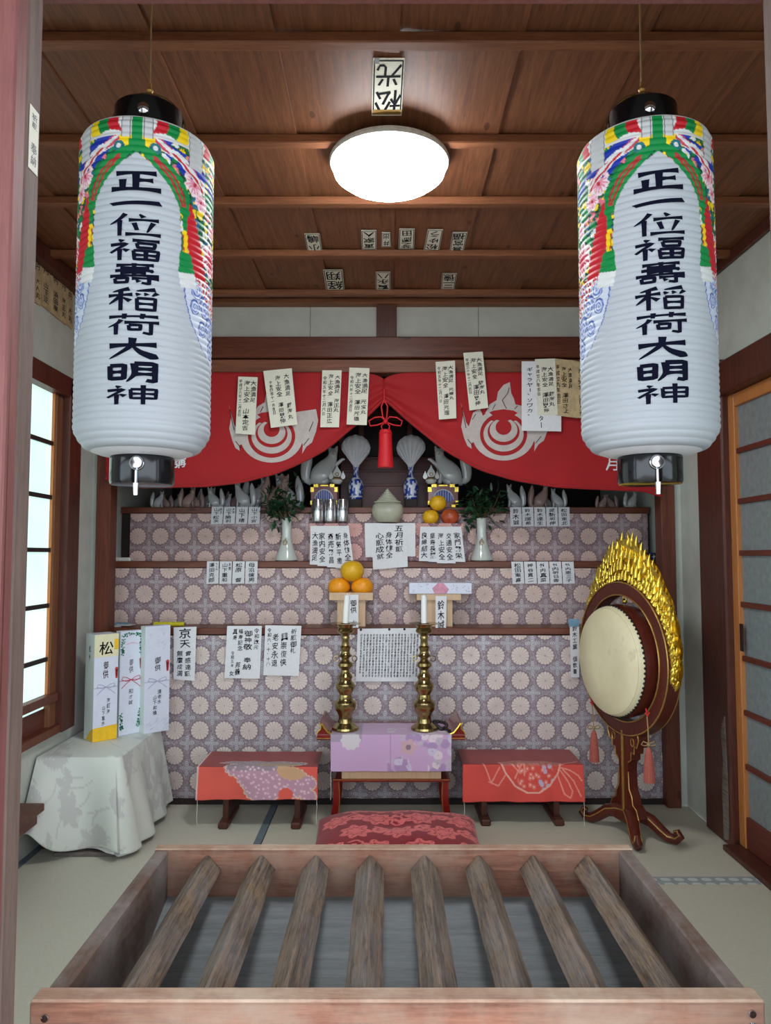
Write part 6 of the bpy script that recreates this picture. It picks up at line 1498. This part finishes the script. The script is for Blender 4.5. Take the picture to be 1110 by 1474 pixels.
# wooden ledge at the lower left
la = P(15, 1170, 2.72)
m = MB(); A_ = PX(15, 1160, XL + .04)
zl0 = P(40, 1185, 2.85).z
ws = thing('wooden_ledge', 'red-brown wooden ledge jutting from the left wall in front of the tablecloth', 'ledge', (XL + .06, 2.6, 0))
xe = P(61, 1165, 2.88).x
m = MB(); m.box(XL, 2.2, P(50, 1162, 2.85).z - .03, xe, 2.90, P(50, 1162, 2.85).z, bev=.004); m.build('ledge_top', M['beam'], ws, smooth=30)
m = MB(); m.box(XL, 2.2, P(50, 1162, 2.85).z - .075, xe - .02, 2.885, P(50, 1162, 2.85).z - .03, bev=.003); m.build('ledge_rail', M['door_rail'], ws, smooth=30)
for y in (2.25, 2.82):
    m = MB(); m.box(XL + .005, y, 0, XL + .03, y + .04, P(50, 1162, 2.85).z - .075); m.build('leg', M['door_rail'], ws)

# ================================================================== GIFT CARTONS
def carton(bl, br_, dpt, topy, label, art, ang_fix=None):
    A_, B_ = PZ(bl[0], bl[1], zt + .003), PZ(br_[0], br_[1], zt + .003)
    ux = (B_ - A_); Wd = ux.length; ux.normalize(); uy = Vector((-ux.y, ux.x, 0))
    Hh = P(bl[0], topy, A_.y).z - A_.z
    t_ = thing('gift_carton', label, 'gift box', A_, 'tall gift cartons on the side table')
    W3 = lambda a, b_, c_: A_ + ux * a + uy * b_ + Vector((0, 0, c_))
    m = MB(); m.M = Matrix(((ux.x, uy.x, 0, A_.x), (ux.y, uy.y, 0, A_.y), (0, 0, 1, A_.z), (0, 0, 0, 1)))
    m.box(0, 0, 0, Wd, dpt, Hh, bev=.0015); m.build('carton_body', M['box_white'], t_, smooth=30)
    front = lambda u, v, e=.0008: W3(u * Wd, -e, Hh * (1 - v)); side = lambda u, v, e=.0008: W3(-e, dpt * (1 - u), Hh * (1 - v))
    def quad(fn, u0, v0, u1, v1, mt, nm, e=.0005):
        mm = MB(); mm.add([fn(u0, v0, e), fn(u0, v1, e), fn(u1, v1, e), fn(u1, v0, e)], [(0, 1, 2, 3)]); mm.build(nm, M[mt], t_)
    art(front, side, quad, t_); return t_
def knot(front, t_, u, v, s_, mt):
    m = MB()
    for sx in (-1, 1):
        m.tube([front(u, v, .002), front(u + sx * .18 * s_, v - .025 * s_, .002), front(u + sx * .36 * s_, v - .035 * s_, .002), front(u + sx * .42 * s_, v - .01 * s_, .002), front(u + sx * .2 * s_, v + .012 * s_, .002), front(u, v, .002)], .0014, 5)
        m.tube([front(u, v, .002), front(u + sx * .25 * s_, v + .04 * s_, .002), front(u + sx * .42 * s_, v + .075 * s_, .002)], .0013, 5)
        m.tube([front(u, v, .002), front(u + sx * .5, v + .004, .002)], .0012, 5)
    m.build('printed_cord_knot', M[mt], t_)
def noshi(front, t_, u, v):
    m = MB(); m.add([front(u - .07, v - .04, .0012), front(u, v - .055, .0012), front(u + .07, v - .04, .0012), front(u + .04, v + .055, .0012), front(u - .04, v + .055, .0012)], [(0, 4, 3, 2, 1)]); m.build('printed_ornament', M['redprint'], t_)
    m = MB(); m.add([front(u - .03, v - .03, .0018), front(u + .03, v - .03, .0018), front(u + .015, v + .04, .0018), front(u - .015, v + .04, .0018)], [(0, 3, 2, 1)]); m.build('ornament_core', M['dark'], t_)
def art1(front, side, quad, t_):
    quad(front, 0, 0, 1, .215, 'box_cream', 'cream_band'); quad(side, 0, 0, 1, 1, 'box_sidec', 'pale_side')
    m = MB(); m.add([front(0, .875, .001), front(0, .999, .001), front(1, .999, .001), front(1, .86, .001)], [(0, 1, 2, 3)]); m.build('yellow_band', M['box_yellow'], t_)
    m = MB(); n = 8; pts = [side(1, .875, .001)] + [side(1 - .75 * k / n, .875 + .12 * (k / n) ** 1.4, .001) for k in range(1, n + 1)] + [side(1, .997, .001)]
    m.add(pts, [tuple(range(len(pts)))]); m.build('yellow_curve', M['box_yellow'], t_)
    m = MB(); write(m, '松', .48, .06, .205, .62, front, hand=.05); write(m, '御供', .48, .25, .42, .22, front); write(m, '海町海', .62, .60, .76, .14, front); write(m, '山下重水', .42, .67, .86, .14, front); write(m, '松竹', .5, .10, .26, .24, side); m.build('lettering', M['ink'], t_)
    quad(front, .82, .05, .99, .15, 'box_yellow', 'orange_seal', .0012); knot(front, t_, .5, .50, .9, 'greyprint'); noshi(front, t_, .93, .37)
def art2(front, side, quad, t_):
    m = MB(); rnd = random.Random(2)
    def garl(pts, n_):
        for k in range(n_):
            u = k / (n_ - 1) * (len(pts) - 1); i = min(int(u), len(pts) - 2); f_ = u - i
            a, b_ = pts[i][0] * (1 - f_) + pts[i + 1][0] * f_, pts[i][1] * (1 - f_) + pts[i + 1][1] * f_
            for j in range(3):
                an = rnd.uniform(0, 6.28); du, dv = .075 * math.cos(an), .017 * math.sin(an)
                m.add([front(a, b_, .001), front(a + du - dv * 2, b_ + dv + du * .08, .001), front(a + du * 1.3, b_ + dv * 1.3, .001), front(a + du + dv * 2, b_ + dv - du * .08, .001)], [(0, 1, 2, 3)]); m.add([front(a, b_, .0012), front(a + du + dv * 2, b_ + dv - du * .08, .0012), front(a + du * 1.3, b_ + dv * 1.3, .0012), front(a + du - dv * 2, b_ + dv + du * .08, .0012)], [(0, 1, 2, 3)])
    garl([(.42, .03), (.14, .05), (.10, .18), (.10, .22)], 16); garl([(.62, .03), (.92, .05), (.93, .18), (.93, .22)], 16); garl([(.08, .80), (.08, .90), (.14, .94)], 11); garl([(.92, .78), (.90, .88), (.84, .92)], 11)
    o = m.build('printed_garland', M['leaf_green'], t_); o['kind'] = 'stuff'
    quad(side, 0, 0, 1, 1, 'box_sidec', 'pale_side')
    m = MB(); write(m, '御供', .5, .27, .41, .18, front); write(m, '和才誠', .5, .56, .72, .2, front); m.build('lettering', M['ink_soft'], t_)
    m = MB()
    for k in range(9): m.tube([front(.26 + .06 * k, .133 - .012 * math.sin(PI * k / 8), .001), front(.26 + .06 * k + .035, .125 - .012 * math.sin(PI * k / 8), .001)], .0012, 4)
    m.build('printed_arc', M['pinkprint'], t_)
    knot(front, t_, .5, .475, 1.0, 'redprint'); noshi(front, t_, .93, .32)
def art3(front, side, quad, t_):
    quad(side, 0, 0, 1, 1, 'box_sidec', 'pale_side'); m = MB()
    for (va, vb) in ((.03, .22), (.87, .97)):
        for k in range(26):
            u = random.uniform(.12, .95); v = random.uniform(va, vb); L = .05
            m.add([front(u - L, v + .006, .001), front(u - L, v + .008, .001), front(u + L, v - .006, .001), front(u + L, v - .008, .001)], [(0, 1, 2, 3)])
    o = m.build('printed_dashes', M['greyprint'], t_); o['kind'] = 'stuff'
    m = MB(); write(m, '御供', .5, .29, .43, .24, front); write(m, '清老水', .60, .60, .74, .16, front); write(m, '山下和徳', .42, .65, .84, .16, front); m.build('lettering', M['ink'], t_)
    knot(front, t_, .5, .52, .9, 'greyprint'); noshi(front, t_, .90, .38)
carton((133, 1069), (168, 1063), .10, 914, 'tall gift carton with cream top and yellow foot, leftmost of three', art1)
carton((170.5, 1060), (203, 1054), .04, 909, 'tall white gift carton with green garland print, middle of three', art2)
carton((206.5, 1057), (243, 1051), .05, 902, 'tall white gift carton with slanted grey dashes, rightmost of three', art3)

# ================================================================== DRUM ON STAND
Yd = 3.27; dc = P(901, 946, Yd)                 # ring centre
ang = math.radians(-74)                          # facing direction turned toward the left wall side
sx_mpp = Yd / 1060 * 1.01
dr = thing('drum_stand', 'dark red lacquered ring stand with a gold flame crest, right of the altar', 'drum stand', (dc.x, dc.y, 0), rz=ang)
Ro = 107 * sx_mpp; Zd = dc.z
# local frame: disc axis along -y (front), x right, z up
def ring(mb, ro, ri, y0, y1, n=72, mat=0):
    vs, fs = [], []
    for i in range(n):
        a = 2 * PI * i / n; c_, s_ = math.cos(a), math.sin(a)
        for r, y in ((ro, y0), (ro, y1), (ri, y1), (ri, y0)): vs.append((r * c_, y, Zd + r * s_))
    for i in range(n):
        j = (i + 1) % n
        for q in range(4): fs.append((i * 4 + q, i * 4 + (q + 1) % 4, j * 4 + (q + 1) % 4, j * 4 + q))
    mb.add(vs, fs, mat); return mb
m = MB(); ring(m, Ro, Ro - .062, -.028, .028); rg = m.build('ring_frame', M['drum_wood'], dr, smooth=35, local=True)
for (r, y) in ((Ro - .004, -.030), (Ro - .060, -.030), (Ro - .002, .028)):
    m = MB(); m.tube([(r * math.cos(a), y, Zd + r * math.sin(a)) for a in [2 * PI * k / 72 for k in range(72)]], .0035, 6, closed=True); m.build('gold_rim', M['gold_dull'], rg, smooth=60, local=True)
# flame crest: layered curling tongues
m = MB(); rnd = random.Random(9)
Sd = [math.radians(v) for v in range(-12, 193, 4)]
def crest_h(a):
    d = (math.degrees(a) - 90); return .012 + .17 * math.exp(-(abs(d) / 34) ** 1.5) + .035 * math.exp(-(d / 85) ** 4)
for layer, (fr_, yo, sz) in enumerate(((1.0, .010, .040), (.72, .0, .038), (.45, -.008, .034), (.22, -.014, .028))):
    step = 4.2 if layer < 2 else 3.8; a_deg = -14 + layer * 1.7
    while a_deg < 194:
        a = math.radians(a_deg); hgt = crest_h(a) * fr_; r0 = Ro - .006; b0 = r0 + max(0, hgt - sz * .9); L = sz * rnd.uniform(.9, 1.5)
        bx, bz_ = b0 * math.cos(a), Zd + b0 * math.sin(a)
        lean = Vector((math.cos(a) * .42, 0, math.sin(a) * .25 + .95)).normalized() if abs(a_deg - 90) < 75 else Vector((math.cos(a) * .5, 0, .85)).normalized()
        sw_ = rnd.choice((-1, 1)) * .010; side_ = Vector((lean.z, 0, -lean.x))
        p0 = Vector((bx, yo, bz_)); pts = [p0 - lean * .01, p0 + side_ * sw_ * .6 + lean * L * .3, p0 + side_ * sw_ * .2 + lean * L * .65, p0 + side_ * sw_ * -.4 + lean * L]
        m.tube(pts, [.011, .0105, .006, .0008], 6); a_deg += step * rnd.uniform(.8, 1.2)
# body plate behind the tongues
vs, fs = [], []; n = len(Sd)
for a in Sd:
    r1 = Ro + crest_h(a) * .86
    for r in (Ro - .012, Ro + (r1 - Ro) * .5, r1):
        rr2 = r + .004 * math.sin(a * 60 + r * 90)
        vs.append((rr2 * math.cos(a), .004 + .006 * math.sin(a * 47 + r * 130), Zd + rr2 * math.sin(a))); vs.append((rr2 * math.cos(a), .020, Zd + rr2 * math.sin(a)))
for i in range(n - 1):
    for q in (0, 2):
        A0 = i * 6 + q; B0 = (i + 1) * 6 + q; fs.append((A0, A0 + 2, B0 + 2, B0)); fs.append((A0 + 1, B0 + 1, B0 + 3, A0 + 3))
m.add(vs, fs)
# band of beads along the foot of the crest
for k in range(60):
    a = math.radians(-10 + 200 * k / 59); r = Ro + .010 + .010 * (k % 2); m.ball((r * math.cos(a), -.014, Zd + r * math.sin(a)), .0065, n=8)
m.build('flame_crest', M['gold'], dr, smooth=60, local=True)['kind'] = 'stuff'
# post with scalloped brackets
zb_ring = Zd - Ro
m = MB(); half = [(.0, zb_ring + .03), (.105, zb_ring + .028), (.115, zb_ring - .0), (.10, zb_ring - .035), (.085, zb_ring - .03), (.080, zb_ring - .065), (.060, zb_ring - .062), (.058, zb_ring - .095), (.036, zb_ring - .11), (.032, zb_ring - .15), (.036, .20), (.055, .17), (.060, .14), (.085, .125), (.10, .09), (.0, .07)]
poly = half + [(-a, b_) for a, b_ in half[::-1] if a > 0]
m.prism(poly, .045, lambda a, b_, c_: (a, -.022 + c_, b_)); ps = m.build('post', M['drum_wood'], dr, local=True)
for sx in (-1, 1):
    m = MB(); m.tube([(sx * a, -.0235, b_) for a, b_ in half[1:9]], .0028, 5); m.tube([(sx * (a + .004), -.0235, b_) for a, b_ in half[9:15]], .0028, 5)
    m.tube([(sx * (.070 + .012 * math.cos(t_)), -.0235, zb_ring - .018 + .016 * math.sin(t_)) for t_ in [2 * PI * k / 12 for k in range(12)]], .0025, 5, closed=True)
    m.build('gold_scroll_line', M['gold_dull'], ps, smooth=60, local=True)
m = MB(); m.box(-.006, -.030, .085, .006, -.022, zb_ring + .02, bev=.001); m.build('brass_inlay', M['gold_dull'], ps, local=True)
# hub and four curling feet
m = MB(); m.box(-.05, -.05, .055, .05, .05, .10, bev=.008); m.build('hub', M['drum_wood'], dr, smooth=30, local=True)
for k in range(4):
    an = math.radians(45 + 90 * k + (20 if k % 2 else -14)); d_ = Vector((math.cos(an), math.sin(an), 0)); prof = [(.0, .085, .030), (.05, .088, .030), (.10, .075, .027), (.145, .042, .024), (.175, .024, .022), (.205, .024, .020), (.222, .040, .017), (.212, .058, .012), (.196, .052, .008)]
    m = MB(); m.tube([d_ * a + Vector((0, 0, b_)) for a, b_, c_ in prof], [c_ for a, b_, c_ in prof], 10); ft_ = m.build('curled_foot', M['drum_wood'], dr, smooth=60, local=True)
    sd_ = Vector((-d_.y, d_.x, 0)); m = MB()
    for s_ in (-1, 1): m.tube([d_ * a + sd_ * (c_ * .92 * s_) + Vector((0, 0, b_ + c_ * .45)) for a, b_, c_ in prof], .0028, 5)
    m.build('gold_scroll_line', M['gold_dull'], ft_, smooth=60, local=True)
# the drum itself
Rd = 74 * sx_mpp; th_d = .17
du = thing('hanging_drum', 'round hide-covered drum with dark red barrel hung in the ring stand', 'drum', (dc.x, dc.y, Zd), rz=ang)
RX = Matrix.Rotation(PI / 2, 3, 'X')
yf_, yb_ = -.098, .055
fc = -.012
m = MB(); m.lathe([(Rd * .97, -yb_), (Rd * 1.03, -yb_ + .03), (Rd * 1.06, .03), (Rd * 1.03, -yf_ - .03), (Rd * .985, -yf_ - .004)], (0, 0, fc), 64, R=RX); m.build('drum_barrel', M['drum_wood'], du, smooth=50, local=True)
m = MB(); m.lathe([(Rd * 1.03, -yf_ - .028), (Rd * 1.005, -yf_ - .010), (Rd * .97, -yf_), (Rd * .5, -yf_ + .001), (0, -yf_ + .001)], (0, 0, fc), 64, R=RX); sk_ = m.build('drum_skin', M['skin'], du, smooth=60, local=True)
m = MB(); m.lathe([(Rd * .5, 0), (Rd * .9, .0), (Rd * .98, .01), (Rd * 1.0, .03), (Rd * .97, .03)][::-1], (0, yb_ + .012, fc), 48, R=RX.inverted() if False else RX); m.build('rear_skin', M['skin'], du, smooth=60, local=True)
for k in range(72):
    a = 2 * PI * k / 72; r = Rd * 1.035; mm = MB(); mm.ball((r * math.cos(a), yf_ + .026, fc + r * math.sin(a)), .0058, n=8)
    o = mm.build('stud', M['black'], du, smooth=60, local=True)
# hanging rings top and gold knobs
for (a, nm) in ((90, 'top_ring_link'), (-20, 'side_ring_link'), (200, 'side_ring_link')):
    ar = math.radians(a); r1 = Rd * 1.06; rr2 = (Ro - .062 + r1) / 2; m = MB()
    cx_, cz_ = rr2 * math.cos(ar), rr2 * math.sin(ar)
    L = (Ro - .062 - r1) / 2 + .008
    m.tube([(cx_ + .012 * math.cos(t_) * abs(math.sin(ar)) + math.cos(ar) * L * math.cos(t_), .012 * math.sin(t_) * (1 if a != 90 else .3), cz_ + math.sin(ar) * L * math.sin(t_)) for t_ in [2 * PI * k / 16 for k in range(16)]], .003, 6, closed=True)
    m.ball((r1 * math.cos(ar), 0, r1 * math.sin(ar)), .012, n=10); m.build(nm, M['gold'], du, smooth=60, local=True)
# tassels hung from the ring
def dtassel(px, ytop, yknot, ybot, Y, lab):
    a_, k_2, b_2 = P(px - 3, ytop, Y), P(px, yknot, Y), P(px + 1, ybot, Y)
    t_ = thing('faded_tassel', lab, 'tassel', k_2, 'faded red tassels of the drum stand')
    m = MB(); m.tube([a_, (a_ + k_2) / 2 + Vector((.002, 0, 0)), k_2], .0028, 6)
    for sx in (-1, 1): m.tube([k_2 + Vector((0, 0, .02)), k_2 + Vector((sx * .022, -.002, .03)), k_2 + Vector((sx * .030, -.002, .018)), k_2 + Vector((sx * .018, 0, .012)), k_2 + Vector((0, 0, .016))], .0025, 6)
    m.ball(k_2 + Vector((0, 0, .016)), .008, n=10); m.build('cord', M['cord'], t_, smooth=60)
    L = k_2.z - b_2.z; m = MB(); m.lathe([(.018, -L), (.022, -L + .002), (.019, -L * .5), (.014, -.022), (.013, -.012), (.009, -.002), (.004, .006)], k_2, 28); m.build('tassel_skirt', M['tassel_pink'], t_, smooth=60)
    m = MB()
    for i in range(14):
        an = 2 * PI * i / 14; m.tube([k_2 + Vector((.0135 * math.cos(an), .0135 * math.sin(an), -.022)), k_2 + Vector((.0195 * math.cos(an), .0195 * math.sin(an), -L * .6)), k_2 + Vector((.0215 * math.cos(an), .0215 * math.sin(an), -L - .003))], .0016, 4)
    m.build('fringe', M['tassel_pink'], t_)['kind'] = 'stuff'
    m = MB(); m.tube([a_ + Vector((-.008, -.003, .0)), a_ + Vector((.0, -.006, -.012)), a_ + Vector((.010, -.003, .002))], .0035, 6); m.tube([a_ + Vector((-.004, -.003, .018)), a_ + Vector((.0, -.004, .0))], .0035, 6); m.build('red_ribbon', M['red'], t_, smooth=60)
dtassel(855, 1010, 1053, 1096, 3.44, 'faded red tassel hanging at the left of the drum ring')
dtassel(934, 1026, 1078, 1126, 2.99, 'faded red tassel hanging at the right front of the drum ring')
